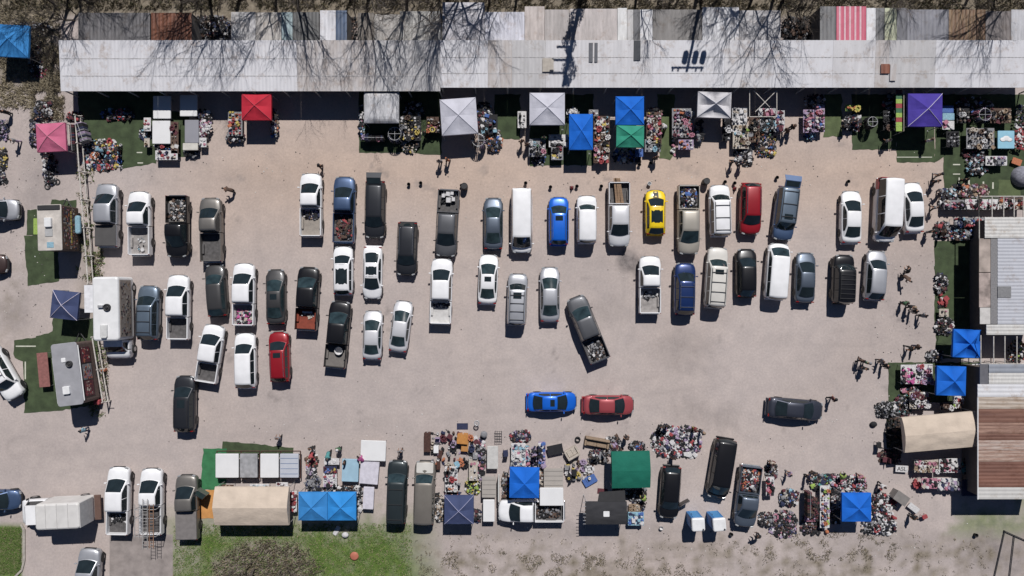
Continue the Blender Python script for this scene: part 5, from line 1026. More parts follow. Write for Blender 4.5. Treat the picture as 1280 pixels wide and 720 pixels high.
t = thing('pole_frame', 'open white pole frame with crossed bars under the long roof', 'frame', P(954, 130))
for a, b in (((937, 113, 2), (937, 146, 2)), ((971, 113, 2), (971, 146, 2)), ((937, 146, 2), (971, 146, 2)), ((942, 113, 2), (962, 134, 2.02)), ((970, 114, 2), (944, 140, 2.04)), ((971, 146, 2), (971, 146, 0)), ((937, 146, 2), (937, 146, 0))):
    q = MB(); q.tube(P(*a), P(*b), .04); put(q, 'pole', PIPE, t)
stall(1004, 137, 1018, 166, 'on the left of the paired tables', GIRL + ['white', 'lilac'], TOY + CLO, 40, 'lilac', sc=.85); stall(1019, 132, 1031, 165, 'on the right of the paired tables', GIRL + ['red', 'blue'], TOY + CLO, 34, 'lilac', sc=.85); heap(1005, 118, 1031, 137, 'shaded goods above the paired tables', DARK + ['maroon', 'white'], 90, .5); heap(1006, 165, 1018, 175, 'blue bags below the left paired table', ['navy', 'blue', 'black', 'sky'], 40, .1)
stall(1057, 131, 1074, 139, 'above the black shelves', ['lime', 'yellow', 'orange', 'lime', 'green'], TOY, 9, 'lime', sc=1.2); heap(1055, 144, 1076, 164, 'black and silver shelves of gear', DARK + ['white', 'navy'], 170, .3, .5)
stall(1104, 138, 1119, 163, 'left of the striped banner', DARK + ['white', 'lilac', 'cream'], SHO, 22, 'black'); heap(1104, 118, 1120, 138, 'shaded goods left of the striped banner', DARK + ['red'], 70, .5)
# --- right of purple canopy
stall(1178, 151, 1193, 162, 'right of the purple canopy', ['white', 'pink', 'white'], CLO, 5, 'white'); slab(1178, 132, 1192, 141, 'blue slab table right of the purple canopy', FAB['blue'], .74); slab(1178.5, 141.5, 1193, 150, 'pale blue slab table right of the purple canopy', FAB['sky'], .74)
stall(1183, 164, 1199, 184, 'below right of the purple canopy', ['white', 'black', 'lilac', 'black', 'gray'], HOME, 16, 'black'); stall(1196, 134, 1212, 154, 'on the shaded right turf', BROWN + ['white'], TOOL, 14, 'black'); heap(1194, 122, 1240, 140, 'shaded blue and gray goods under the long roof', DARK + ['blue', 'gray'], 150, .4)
stall(1238, 134, 1264, 154, 'in the upper right brown stall', BROWN + ['white', 'gray'], TOOL + HOME, 36, 'brown'); stall(1208, 160, 1243, 186, 'on the gray upper right tables', ['gray', 'gray', 'cream', 'white', 'black', 'tan', 'brown'], TOOL + HOME, 60, 'gray'); heap(1268, 132, 1290, 165, 'white and dark goods at the upper right edge', DARK + ['white'], 120, .4)
heap(1202, 184, 1234, 196, 'dark and red bits below the gray tables', DARK + ['red', 'maroon'], 90, .1); stall(1232, 195, 1259, 207, 'on the white upper right table', ['white', 'lilac', 'black', 'gray', 'navy', 'pink'], CLO, 18, 'white'); heap(1208, 194, 1234, 218, 'dark and lilac clothes left of the white table', DARK + ['lilac', 'white', 'sky'], 190, .2, .4)
heap(1190, 230, 1236, 246, 'brown and pink flowers laid on the turf', BROWN + ['pink', 'lilac', 'maroon'], 230, .1, .2, nm='flower_heap'); stall(1180, 250, 1206, 262, 'on the left of the long clothes row', GIRL + DARK, CLO, 26, 'gray'); stall(1206, 249, 1249, 262, 'on the white part of the clothes row', ['white', 'white', 'white', 'black', 'pink', 'red', 'maroon'], CLO, 38, 'white'); stall(1249, 246, 1280, 262, 'under the upper pipe pergola', RED + DARK, CLO + HOME, 34, 'brown')
heap(1174, 236, 1196, 262, 'pale bags and dark carts at the turf corner', DARK + ['gray', 'white', 'sky', 'lilac'], 150, .2, .5)
stall(1192, 272, 1232, 284, 'above the white plank roof', BLU + ['red', 'pink', 'white'], CLO + TOY, 40, 'gray'); heap(1186, 282, 1232, 300, 'blue and white clothes below the colourful table', BLU + DARK, 260, .3, .3); heap(1167, 277, 1186, 298, 'dark wheels and carts with a red strap', DARK + ['red', 'gray'], 120, .1, .5)
heap(1169, 343, 1184, 366, 'navy and white bags on the turf strip', DARK + ['white', 'white', 'lilac', 'navy'], 110, .2, .4); stall(1171, 366, 1184, 386, 'on the turf strip by the building', ['red', 'red', 'white', 'black'], CLO, 10, None, sc=1.3); stall(1174, 386, 1186, 396, 'below the red clothes', ['cream', 'yellow', 'pink'], TOY, 4, 'cream', h=.5)
heap(1169, 397, 1192, 418, 'dark and pale goods left of the wrinkled blue canopy', DARK + ['white', 'cream'], 170, .1, .4); heap(1158, 437, 1178, 452, 'black cart and bags near the blue canopies', DARK + ['white', 'gray'], 110, .1, .4)
heap(1258, 425, 1280, 452, 'lime and red goods under the lower pergola', DARK + ['lime', 'white', 'red', 'orange'], 120, .2, .5)
# --- right middle cluster
stall(1126, 456, 1145, 480, 'left of the lower right blue canopy', ['white', 'white', 'gray', 'pink', 'magenta', 'black', 'cream'], CLO, 26, 'white'); stall(1145, 455, 1166, 480, 'on the round end table', GIRL + ['navy', 'lilac', 'black'], TOY, 32, 'white'); stall(1137, 490, 1161, 511, 'on the speckled shoe table', ['white', 'maroon', 'black', 'lilac', 'cream', 'maroon', 'white'], SHO, 42, 'cream')
heap(1126, 480, 1150, 492, 'dark pile with flowers between two tables', DARK + ['orange', 'pink', 'red'], 100, .1, .3); heap(1093, 502, 1126, 522, 'gray tarps bundled at the left end of the stalls', ['gray', 'gray', 'white', 'black', 'black'], 200, 0, .6); heap(1118, 494, 1138, 520, 'teal black goods left of the shoe table', DARK + ['teal', 'gray'], 130, .1, .4)
stall(1175, 504, 1200, 512, 'above the beige tarp tent', ['white', 'brown', 'black', 'lime', 'cream'], SHO, 14, 'black'); stall(1191, 495, 1205, 505, 'below the lower right blue canopy', ['white', 'pink', 'red', 'navy'], CLO, 7, 'white'); stall(1215, 455, 1225, 474, 'between blue canopy and rusty building', ['white', 'pink', 'red', 'black'], CLO, 8, 'white'); heap(1210, 475, 1222, 520, 'dark goods beside the rusty building', DARK, 120, .3)
heap(1108, 520, 1128, 566, 'black chairs and gear left of the tarp tent', ['black', 'black', 'brown', 'black'], 260, .1, .6); heap(1098, 562, 1126, 580, 'maroon brown furniture pile', ['maroon', 'brown', 'brown', 'black'], 130, 0, .4)
stall(1143, 574, 1173, 591, 'on the cream table below the tarp tent', ['cream', 'pink', 'maroon', 'tan', 'brown', 'white'], CLO + HOME, 36, 'cream'); stall(1174, 573, 1201, 591, 'on the white table below the tarp tent', ['white', 'white', 'black', 'pink', 'maroon', 'black'], CLO, 32, 'white'); stall(1152, 598, 1172, 611, 'on the pink lower right table', GIRL, CLO, 18, 'pink'); stall(1172, 598, 1200, 613, 'on the white lowest right table', ['white', 'white', 'lilac', 'navy', 'gray', 'pink'], CLO, 26, 'white')
slab(1203, 600, 1222, 620, 'navy slab table beside the rusty building', FAB['navy'], .72); heap(1202, 574, 1220, 594, 'dark blue cloths beside the rusty building', ['navy', 'black', 'navy', 'teal'], 90, .4)
stall(1140, 597, 1150, 607, 'left of the pink lower right table', ['orange', 'black', 'red'], TOY, 3, None, sc=1.6)
# --- bottom right cluster
stall(1025, 607, 1037, 660, 'on the long white bottom right table', ['white', 'black', 'lilac', 'navy', 'lime', 'gray', 'orange'], HOME + TOY, 46, 'white', sc=.9); heap(1012, 592, 1040, 612, 'dark clothes heap above the long white table', DARK + ['navy', 'teal', 'lime'], 200, 0, .5); heap(1030, 592, 1062, 610, 'white and pink clothes heap near the table head', GIRL + DARK, 240, 0, .4); heap(1056, 594, 1082, 616, 'colourful bags and toys above the blue canopy', MIX + ['pink', 'lime', 'blue'], 240, 0, .4)
heap(1008, 620, 1024, 650, 'brown rack clothes left of the long table', ['brown', 'black', 'maroon', 'black'], 170, .4, .4); stall(1006, 636, 1020, 652, 'left of the long white table', ['pink', 'magenta', 'lilac', 'black'], CLO, 8, 'pink', h=.5); heap(1000, 645, 1026, 668, 'dark pile at the foot of the long table', DARK + ['lilac', 'brown'], 170, 0, .3); stall(1028, 660, 1037, 668, 'at the foot of the long table', ['orange'], ['ball'], 1, None, sc=2.2)
heap(1037, 608, 1053, 655, 'dark goods between long table and blue canopy', DARK + ['gray'], 160, .1, .4); heap(1088, 616, 1112, 662, 'mixed appliances right of the blue canopy', DARK + ['white', 'white', 'brown', 'maroon', 'red', 'gray'], 380, 0, .5); heap(1076, 648, 1120, 668, 'white and black bags along the bottom edge of the stall', ['white', 'black', 'gray', 'black', 'navy'], 220, 0, .4)
stall(1090, 608, 1120, 664, 'among the appliances by the blue canopy', ['white', 'white', 'gray', 'red', 'black', 'maroon'], ['cardboard_box', 'tote_bag', 'pot', 'power_tool'], 30, None, sc=1.5)
stall(957.5, 596, 968, 620, 'right of the clothes filled pickup', ['white', 'black', 'pink', 'red', 'black'], CLO, 22, 'white'); heap(956, 578, 972, 598, 'dark shoes and bags above the small white table', DARK + ['lilac', 'white'], 130, 0, .3); heap(974, 612, 998, 632, 'navy tub and toys pile', BLU + DARK + ['cream'], 190, .1, .4)
heap(948, 640, 970, 658, 'black pile with silver wrap beside the slate pickup', DARK + ['white', 'gray'], 140, .1, .4); heap(962, 638, 996, 672, 'lilac and brown clothes pile near the bottom', DARK + ['lilac', 'pink', 'brown', 'cream'], 300, 0, .3); stall(958, 638, 978, 652, 'in the pile near the slate pickup', ['magenta', 'pink', 'white', 'black'], SHO, 7, None, sc=1.3)
# --- ground spread
heap(815, 532, 876, 572, 'spread of white and dark clothes on bare ground', ['white'] * 4 + ['black'] * 4 + ['lilac', 'gray', 'navy', 'red'], 560, 0, .12, s=.34); stall(818, 534, 872, 572, 'in the clothes spread on bare ground', ['white', 'black', 'lilac', 'navy', 'white', 'red', 'black'], CLO, 56, None, sc=1.2)
heap(638, 538, 663, 553, 'dark navy clothes heap at the stall head', DARK + ['navy', 'red', 'lilac'], 220, 0, .4); stall(639, 554, 657, 583, 'above the bottom blue canopy', ['white', 'white', 'white', 'pink', 'navy', 'sky', 'gray'], CLO, 40, 'white'); heap(652, 556, 662, 584, 'white and blue clothes beside the sheeted table', ['white', 'sky', 'navy', 'pink'], 120, 0, .3)
stall(673, 552, 682, 585, 'on the narrow strip left of the black board', ['white', 'lilac', 'navy', 'black', 'blue'], CLO, 24, 'lilac'); heap(673, 585, 681, 622, 'brown and white strip right of the blue canopy', BROWN, 110, .4); heap(664, 558, 673, 582, 'purple black bundle left of the narrow strip', ['lilac', 'black', 'navy'], 60, 0, .5)
heap(628, 590, 637, 625, 'dark brown goods left of the bottom blue canopy', DARK + ['brown', 'tan'], 90, .3)
stall(785, 640, 805, 657, 'right of the black gazebo', ['white', 'sky', 'blue', 'navy', 'gray'], BLU and CLO, 20, 'sky'); stall(786, 630, 800, 640, 'beside the black gazebo corner', ['tan', 'tan', 'cream'], ['cardboard_box'], 4, 'tan', h=.4)
heap(756, 545, 776, 570, 'baskets and dark goods left of the green canopy', DARK + ['tan', 'gray', 'lilac'], 190, 0, .4); heap(786, 552, 806, 566, 'red and blue pile above the green canopy', DARK + ['red', 'navy', 'blue', 'maroon'], 120, 0, .4); heap(736, 560, 760, 580, 'clutter of household things below the brown sofa', DARK + ['brown', 'cream', 'gray'], 200, 0, .4)
stall(706, 568, 740, 600, 'in the furniture clutter', ['white', 'black', 'yellow', 'brown', 'lilac', 'gray', 'black', 'cream'], ['pot', 'lamp', 'cardboard_box', 'power_tool', 'tote_bag'], 26, None, sc=1.4); heap(766, 608, 808, 622, 'dark goods below the green canopy edge', ['black', 'black', 'gray'], 130, 0, .4); heap(784, 612, 808, 640, 'junk between green canopy and gazebo', DARK + ['gray'], 130, 0, .3)
# --- bottom middle
stall(556, 583, 572, 615, 'above the navy canopy on the left', ['white', 'black', 'gray', 'orange', 'red', 'black'], SHO + TOY, 28, 'white'); stall(586, 574, 597, 601, 'above the navy canopy on the right', ['white', 'pink', 'white'], HOME, 6, 'cream'); heap(556, 606, 574, 620, 'bright pile touching the navy canopy', ['orange', 'magenta', 'black', 'navy', 'white'], 90, 0, .4); heap(582, 598, 600, 618, 'lime and black pile right of the navy canopy', ['black', 'black', 'lime', 'yellow', 'white'], 110, 0, .4)
heap(596, 548, 606, 600, 'strip of dark bags between two white tables', DARK + ['lilac', 'pink', 'white'], 230, 0, .3); stall(598, 545, 606, 600, 'in the strip of dark bags', ['black', 'black', 'white', 'gray', 'lilac', 'navy'], SHO, 18, None, sc=1.2); heap(544, 618, 556, 652, 'white and tan goods left of the navy canopy', ['white', 'tan', 'black', 'gray', 'cream'], 110, .1, .4); heap(590, 636, 602, 652, 'black gear right of the navy canopy', DARK, 60, 0, .4)
stall(536, 536, 600, 584, 'scattered above the navy canopy', ['brown', 'black', 'gray', 'lilac', 'navy', 'cream', 'maroon', 'white', 'orange'], ['pot', 'lamp', 'cardboard_box', 'power_tool', 'tote_bag', 'toy_car', 'framed_picture'], 60, None, sc=1.3)
stall(405, 573, 424, 581, 'on the topmost light blue canopy stall table', ['white'], CLO, 2, 'white'); stall(404, 583, 421, 591, 'on the beauty table above the blue canopies', ['red', 'yellow', 'lilac', 'blue', 'maroon', 'tan'], ['jar', 'bottle', 'plush_toy'], 22, 'navy'); stall(404, 592, 421, 609, 'on the white table above the blue canopies', ['white', 'white', 'pink', 'black', 'lilac', 'red'], CLO + TOY, 20, 'white'); heap(403, 607, 447, 617, 'dark and white goods along the blue canopy edge', DARK + ['white', 'sky'], 190, .3, .3)
heap(383, 568, 398, 586, 'brown and red pile on the left of the row', ['brown', 'tan', 'red', 'white', 'black'], 100, 0, .4); heap(383, 582, 396, 594, 'lilac bags in the pile row', ['lilac', 'gray', 'white', 'black'], 70, .1, .3); heap(382, 594, 400, 615, 'dark sheet bundles above the left blue canopy', ['black', 'gray', 'navy', 'gray'], 120, 0, .5)
stall(361, 614, 371, 640, 'between beige tent and blue canopy', ['red', 'red', 'white', 'white', 'maroon'], CLO, 20, 'white'); heap(440, 606, 453, 640, 'black and white shoes right of the blue canopies', ['white', 'black', 'black', 'gray'], 130, .1, .3); stall(277, 606, 292, 612, 'behind the beige tent on the left', ['brown', 'tan', 'pink'], CLO, 7, 'brown'); stall(312, 605, 336, 610, 'behind the beige tent in the middle', ['white', 'gray', 'sky', 'black'], CLO, 10, 'white'); stall(345, 603, 360, 610, 'behind the beige tent on the right', ['pink', 'white', 'maroon'], CLO, 8, 'white')
for x0, x1, m, l in ((269.5, 298, SW, 'plain white slab table, leftmost of the four in a row'), (300, 321.5, mat('slab_pattern', (.30, .30, .31), .8, 0, .25, 2.2), 'gray patterned slab table, second of the four in a row'), (325.5, 348, SW, 'plain white slab table, third of the four in a row'), (350, 373, mat('slab_stripe', (.46, .48, .53), .6, 0, .06, 1), 'pale striped slab table, rightmost of the four in a row')):
    t = slab(x0, 567.5, x1, 597, l, m, 1.0, .12)
    q = MB(); a = P(x0, 598, 0); b = P(x1, 566, 0); w2, d2 = (b.x - a.x) / 2 + .05, (b.y - a.y) / 2 + .05
    q.path([(-w2, -d2, .55), (w2, -d2, .55), (w2, d2, .55), (-w2, d2, .55), (-w2, -d2, .55)], .05, 4); q.build('side_frame', DWOOD, t)
    if x0 == 350:
        for k in range(4): q = MB(); q.box((0, -.75 + k * .48, 1.005), (1.62, .05, .012)); q.build('stripe', mat('stripe_blue', (.14, .19, .3), .6), t)
slab(451, 551, 482, 576, 'white board on a tall frame, topmost white table above the old suv', SW, .95, .05, -2); slab(427.5, 574, 448, 602, 'pale blue cloth table left of the white ones', SLB, .78, .05, -2); slab(450, 576.5, 473, 605, 'white lilac table in the middle of the white ones', mat('slab_lilac', (.56, .54, .60), .6), .78, .05, -5); slab(454, 609, 467, 636.5, 'narrow white table lowest of the white ones', mat('slab_lilac', (.56, .54, .60), .6), .76, .05, -3)
slab(609, 558, 622.5, 586, 'plain white slab table left of the dark clothes', mat('slab_dull', (.5, .49, .47), .6), .8, .25); slab(604, 625, 618, 652, 'white slab table beside the sideways pickup', SW, .95, .3); slab(675, 610, 704, 632, 'white board table touching the sideways pickup', SW, 1.6, .05)
for x0, y0, x1, y1, l in ((602.5, 596, 620, 622, 'beige slatted board table above the white slab'), (680, 586, 704, 610, 'gray beige slatted board right of the blue canopy')):
    t = slab(x0, y0, x1, y1, l, mat('slat_beige', (.36, .33, .30), .7, 0, .08, 1), 1.0, .05)
    for k in range(4): q = MB(); q.box((0, -.66 + k * .44, 1.004), ((x1 - x0) * .07, .04, .012)); q.build('slat_gap', mat('slat_dark', (.16, .15, .14), .8), t)
q = MB(); a = P(623.5, 610, .6); q.box((a.x, a.y, .6), (.12, 2.3, 1.1), .0); q.box((a.x, a.y, .02), (.5, .1, .04)); o = q.build('leaning_panel', mat('panel_pale', (.5, .5, .48), .6)); tag(o, 'tall pale panel standing beside the slatted table', 'panel')

# ------------------------------------------------------------------ furniture and single things
def grp(name, label, cat, px, py, rz=0, h=0): p = P(px, py, h); return thing(name, label, cat, (p.x, p.y, 0), R(rz))
def chair(px, py, rz, c, label):
    t = grp('chair', label, 'chair', px, py, rz, .5); m = FAB[c]
    q = MB(); q.rbox((0, 0, .44), (.46, .46, .07), .04); q.build('seat', m, t); q = MB(); q.rbox((0, -.23, .72), (.44, .06, .5), .03); q.build('backrest', m, t)
    for sx in (-1, 1):
        for sy in (-1, 1): q = MB(); q.tube((sx * .2, sy * .2, 0), (sx * .19, sy * .19, .42), .02, n=5); q.build('leg', DARKST, t)
def cabinet(px, py, w_, d_, h_, rz, m, label, name='cabinet', cat='cabinet', n=3):
    t = grp(name, label, cat, px, py, rz, h_); q = MB(); q.rbox((0, 0, h_ / 2), (w_, d_, h_), .02); q.build('carcass', m, t)
    q = MB(); q.rbox((0, 0, h_ + .01), (w_ + .06, d_ + .06, .03), .02); q.build('top', m, t)
    for k in range(n):
        q = MB(); q.rbox((0, d_ / 2 + .012, h_ * (k + .5) / n), (w_ * .9, .02, h_ / n * .85), .01); dr = q.build('drawer', m, t); q = MB(); q.rbox((0, d_ / 2 + .035, h_ * (k + .5) / n), (.12, .02, .02), .008); q.build('handle', STEEL, dr)
def sofa(px, py, w_, rz, c, label):
    t = grp('sofa', label, 'sofa', px, py, rz, .4); m = FAB[c]; q = MB(); q.rbox((0, 0, .2), (w_, .85, .36), .08); q.build('base', m, t)
    q = MB(); q.rbox((0, -.36, .6), (w_, .2, .5), .08); q.build('backrest', m, t)
    for s in (-1, 1): q = MB(); q.rbox((s * (w_ / 2 - .09), 0, .5), (.18, .8, .28), .06); q.build('armrest', m, t)
    for s in range(2): q = MB(); q.rbox(((s - .5) * (w_ - .4) / 2, .05, .44), ((w_ - .42) / 2, .6, .14), .06); q.build('cushion', m, t)
def mono(name, label, cat, px, py, fn, m, rz=0, h=0, group=None): q = MB(); fn(q); o = q.build(name, m, None, P(px, py, h) * Vector((1, 1, 0)) if False else (P(px, py, h).x, P(px, py, h).y, 0), R(rz)); tag(o, label, cat, group); return o
sofa(746, 553.5, 2.3, 170, 'tan', 'tan brown sofa in the furniture clutter'); sofa(715, 566, 1.3, 30, 'cream', 'cream armchair left of the tan sofa'); cabinet(534, 553, .55, 1.75, .55, 0, DWOOD, 'long dark red brown cabinet above the beige suv')
cabinet(578, 549, .95, .85, .8, -5, mat('wood_orange', (.45, .20, .05), .6, 0, .15, 4), 'orange wooden cabinet at the head of the furniture'); cabinet(581, 558, .6, .9, .5, -5, mat('wood_orange2', (.40, .19, .06), .6, 0, .15, 4), 'smaller orange brown cabinet below the orange one', n=2)
cabinet(545, 562, .4, .6, .5, 0, WHT, 'small white cabinet beside the lilac chair'); cabinet(550, 568, .35, .7, .4, -10, DWOOD, 'small dark cabinet right of the white one', n=2); cabinet(548, 582, .3, .7, .45, 0, DWOOD, 'narrow maroon cabinet beside the hood of the beige suv', n=2)
chair(547, 550, 180, 'lilac', 'lilac padded chair right of the long dark cabinet'); chair(571, 580, 30, 'sky', 'pale blue chair right of the white bottom table'); chair(572, 607, 160, 'gray', 'gray chair above the navy canopy'); chair(594, 569, 0, 'gray', 'gray chair left of the strip of dark bags'); chair(632, 566, 5, 'navy', 'navy folding chair left of the white clothes table'); chair(562, 546, 60, 'maroon', 'maroon chair left of the orange cabinet')
for x, y, r, c in ((718, 590, 0, 'black'), (712, 596, 40, 'black'), (709, 585, 90, 'gray'), (751, 571, 120, 'gray'), (744, 575, 200, 'black'), (1099, 556, 0, 'black'), (1112, 540, 0, 'black'), (1118, 548, 30, 'black'), (1107, 575, 90, 'maroon')): chair(x, y, r, c, '%s chair standing in the sellers clutter' % c)
mono('rug', 'blue rug laid flat above the orange cabinet', 'rug', 578, 533, lambda q: (q.rbox((0, 0, .012), (1.05, .6, .02), .03), q.rbox((0, 0, .026), (.85, .42, .006), .02)), FAB['navy'])
mono('blue_cloth', 'blue patterned cloth and picture on the ground by the furniture', 'cloth', 737, 600, lambda q: (q.rbox((0, 0, .2), (1.3, .8, .03), .05), q.rbox((-.1, .2, .24), (.4, .5, .04), .03), q.rbox((0, 0, .09), (.9, .5, .18), .03)), FAB['blue'], 30)
mono('picture', 'brown framed red picture lying near the green canopy', 'picture', 753, 614, lambda q: (q.rbox((0, 0, .02), (.95, .5, .03), .01), q.rbox((0, 0, .04), (.8, .36, .01), .01)), FAB['maroon'], -5)
mono('black_board', 'large black tilted board at the top of the furniture', 'board', 694, 562, lambda q: (q.box((0, 0, .5), (1.45, .95, .05), M=Matrix.Rotation(R(12), 3, 'X')), q.tube((-.6, .3, 0), (-.6, .3, .55), .03), q.tube((.6, .3, 0), (.6, .3, .55), .03)), mat('board_black', (.03, .03, .034), .5), 12, .5)
def ring_fn(r, rr, z): return lambda q: q.wheel((0, 0, z), r, rr, 'z', 20)
for x, y, r, l in ((722, 549, .27, 'gray wheel lying left of the tan sofa'), (688, 0, .01, ''),): 
    if r > .1: mono('tyre', l, 'tyre', x, y, ring_fn(r, .2, .12), RUB)
mono('swim_ring', 'yellow ring on the table left of the silver canopy', 'ring', 540.5, 162, ring_fn(.27, .1, .95), FAB['yellow'], 0, .95)
for x, y, l in ((1037, 0, ''),): pass
mono('round_fan', 'round fan with white grille at the head of the stalls', 'fan', 605, 543, lambda q: (q.lathe([(.3, 0), (.32, .05), (.3, .12), (.1, .14), (.05, .14)], (0, 0, .35), 18), q.tube((0, 0, 0), (0, 0, .35), .04), q.lathe([(.2, 0), (.2, .03), (.03, .04)])), FAB['gray'], 0, .4)
mono('hoop_fan', 'upright hoop fan above the dark bags strip', 'fan', 596, 529, lambda q: (q.wheel((0, 0, .7), .26, .06, 'z'), q.tube((0, 0, 0), (0, 0, .7), .03), q.tube((-.25, 0, .7), (.25, 0, .7), .02)), STEEL, 0, .7)
def grate(q):
    for k in range(4): q.rbox((-.3 + k * .2, 0, .3), (.03, 1.1, .03), .01)
    for k in range(5): q.rbox((0, -.5 + k * .25, .33), (.7, .03, .03), .01)
    for sx in (-1, 1):
        for sy in (-1, 1): q.tube((sx * .3, sy * .5, 0), (sx * .3, sy * .5, .3), .02)
mono('wire_crate', 'black wire crate above the plain white slab', 'crate', 623, 546, grate, DARKST, 0, .3)
def rack(px, py, label, r=.8, c=('black', 'gray', 'white'), h=1.4):
    t = grp('round_clothes_rack', label, 'clothes rack', px, py, 0, h * .8); q = MB(); q.path([(r * .75 * math.cos(k * .3927), r * .75 * math.sin(k * .3927), h) for k in range(17)], .022, 5); q.tube((0, 0, 0), (0, 0, h), .03)
    for k in range(2): q.tube((-r * .72 * (1 - k), -r * .72 * k, h), (r * .72 * (1 - k), r * .72 * k, h), .02)
    for k in range(4): q.tube((0, 0, .05), (.4 * math.cos(k * 1.57), .4 * math.sin(k * 1.57), .02), .02)
    q.build('frame', STEEL, t); rg = random.Random(int(px))
    for k in range(22):
        a = k / 22 * 6.283; q = MB(); x, y = math.cos(a), math.sin(a); r0, r1 = r * .52, r; zt = h - .06; zb = h - rg.uniform(.7, .95)
        tx, ty = -y * .035, x * .035
        q.add([(x * r0 - tx, y * r0 - ty, zb), (x * r0 + tx, y * r0 + ty, zb), (x * r1 + tx, y * r1 + ty, zb), (x * r1 - tx, y * r1 - ty, zb), (x * (r0 + .1) - tx, y * (r0 + .1) - ty, zt), (x * (r0 + .1) + tx, y * (r0 + .1) + ty, zt), (x * (r1 - .08) + tx, y * (r1 - .08) + ty, zt - .04), (x * (r1 - .08) - tx, y * (r1 - .08) - ty, zt - .04)],
              [(0, 3, 2, 1), (4, 5, 6, 7), (0, 1, 5, 4), (1, 2, 6, 5), (2, 3, 7, 6), (3, 0, 4, 7)]); q.build('garment', FAB[rg.choice(c)], t)
rack(494, 168, 'round rack of black clothes below the speckled canopy', .8, ('black', 'black', 'gray', 'navy')); rack(598, 176, 'round rack of gray clothes below the silver canopy', .75, ('gray', 'lilac', 'white', 'black', 'gray')); rack(1089, 153, 'round rack with open metal spokes on the turf', .6, ('black', 'gray', 'black')); rack(1229, 144, 'round rack with pink garments in the upper right', .75, ('black', 'navy', 'black', 'pink', 'lilac')); rack(503, 188, 'round dark rack at the turf edge', .5, ('black',), .8) if False else None
def line_rack(x0, y0, x1, y1, label, cols, h=1.5, n=16, w_=.45):
    a = P(x0, y0, h); b = P(x1, y1, h); t = thing('clothes_rail', label, 'clothes rail', (a.x, a.y, 0)); d = b - a; q = MB(); q.tube((0, 0, h), (d.x, d.y, h), .02); q.tube((0, 0, 0), (0, 0, h), .02); q.tube((d.x, d.y, 0), (d.x, d.y, h), .02); q.build('frame', STEEL, t)
    nrm = Vector((-d.y, d.x, 0)).normalized(); rg = random.Random(int(x0)); ln = d.length; u = d.normalized()
    for k in range(n):
        c = d * (k + .5) / n; q = MB(); w2 = nrm * w_ * .5; e = u * (ln / n * .36); zb = h - rg.uniform(.7, 1.0)
        q.add([c - w2 - e + Vector((0, 0, zb)), c + w2 - e + Vector((0, 0, zb)), c + w2 + e + Vector((0, 0, zb)), c - w2 + e + Vector((0, 0, zb)), c - w2 * .9 - e + Vector((0, 0, h - .12)), c + w2 * .9 - e + Vector((0, 0, h - .12)), c + w2 * .9 + e + Vector((0, 0, h - .12)), c - w2 * .9 + e + Vector((0, 0, h - .12)), c - e * .8 + Vector((0, 0, h - .03)), c + e * .8 + Vector((0, 0, h - .03))],
              [(0, 3, 2, 1), (0, 1, 5, 4), (2, 3, 7, 6), (1, 2, 6, 5), (3, 0, 4, 7), (4, 5, 8), (5, 6, 9, 8), (6, 7, 9), (7, 4, 8, 9)]); q.build('garment', FAB[rg.choice(cols)], t)
line_rack(96, 153, 104, 176, 'clothes rail of dark clothes right of the pipe fence top', ('black', 'gray', 'navy', 'lilac', 'black'), w_=.8); line_rack(88, 155, 90, 188, 'clothes rail squeezed beside the pink canopy', ('black', 'maroon', 'navy', 'black')); line_rack(455, 172, 479, 172, 'clothes rail below the speckled canopy', ('black', 'black', 'navy'), 1.2, 14)
line_rack(1013, 616, 1013, 648, 'clothes rail with brown coats in the bottom right cluster', ('black', 'brown', 'maroon', 'black')); line_rack(1190, 196, 1190, 216, 'clothes rail on the upper right turf', ('black', 'brown', 'gray'), 1.3, 10) if False else None
# striped banner panel beside the purple canopy
a = P(1124, 164, 1.8); b = P(1124, 112, 1.8); t = thing('banner_stand', 'green and red striped banner left of the purple canopy', 'banner', (a.x, (a.y + b.y) / 2, 0)); ln = b.y - a.y
for k in range(9):
    q = MB(); q.rbox((0, -ln / 2 + (k + .5) * ln / 9, 1.75), (.55, ln / 9 * .98, .06), .01); q.build('stripe', FAB[['lime', 'lime', 'red', 'lime', 'green', 'red', 'lime', 'green', 'maroon'][k]], t)
q = MB(); q.tube((.42, -ln / 2, 1.8), (.42, ln / 2, 1.8), .035); q.tube((.42, -ln / 2, 0), (.42, -ln / 2, 1.8), .03); q.tube((.42, ln / 2, 0), (.42, ln / 2, 1.8), .03); q.build('frame', FAB['cream'], t)
t = slab(1247.5, 163.5, 1268, 185.5, 'pale blue painted board with a white cloud shape', mat('board_sky', (.25, .48, .60), .6, 0, .08, 2), .75)
q = MB(); [q.blob((x, y, .76), (r, r * .7, .02), 10, 4) for x, y, r in ((-.3, .0, .3), (.0, .1, .38), (.3, -.02, .28))]; q.build('cloud_shape', WHT, t)
heap(1266, 162, 1282, 186, 'bright red goods stacked beside the painted board', ['red', 'red', 'red', 'white', 'maroon'], 120, .5, .3)
mono('orange_sheet', 'orange sheet on the turf beside the gray covered mound', 'sheet', 1271, 202, lambda q: (q.rbox((0, 0, .3), (.9, .6, .04), .05), q.rbox((0, 0, .15), (.6, .4, .28), .04)), FAB['orange'], -20, .3); mono('covered_mound', 'gray tarpaulin covered mound at the right edge', 'tarpaulin', 1281, 220, lambda q: q.lathe([(1.0, 0), (.95, .4), (.7, .7), (.3, .82), (.05, .85)], n=16), mat('tarp_mesh', (.22, .22, .26), .8, 0, .3, 6), 0, .5)
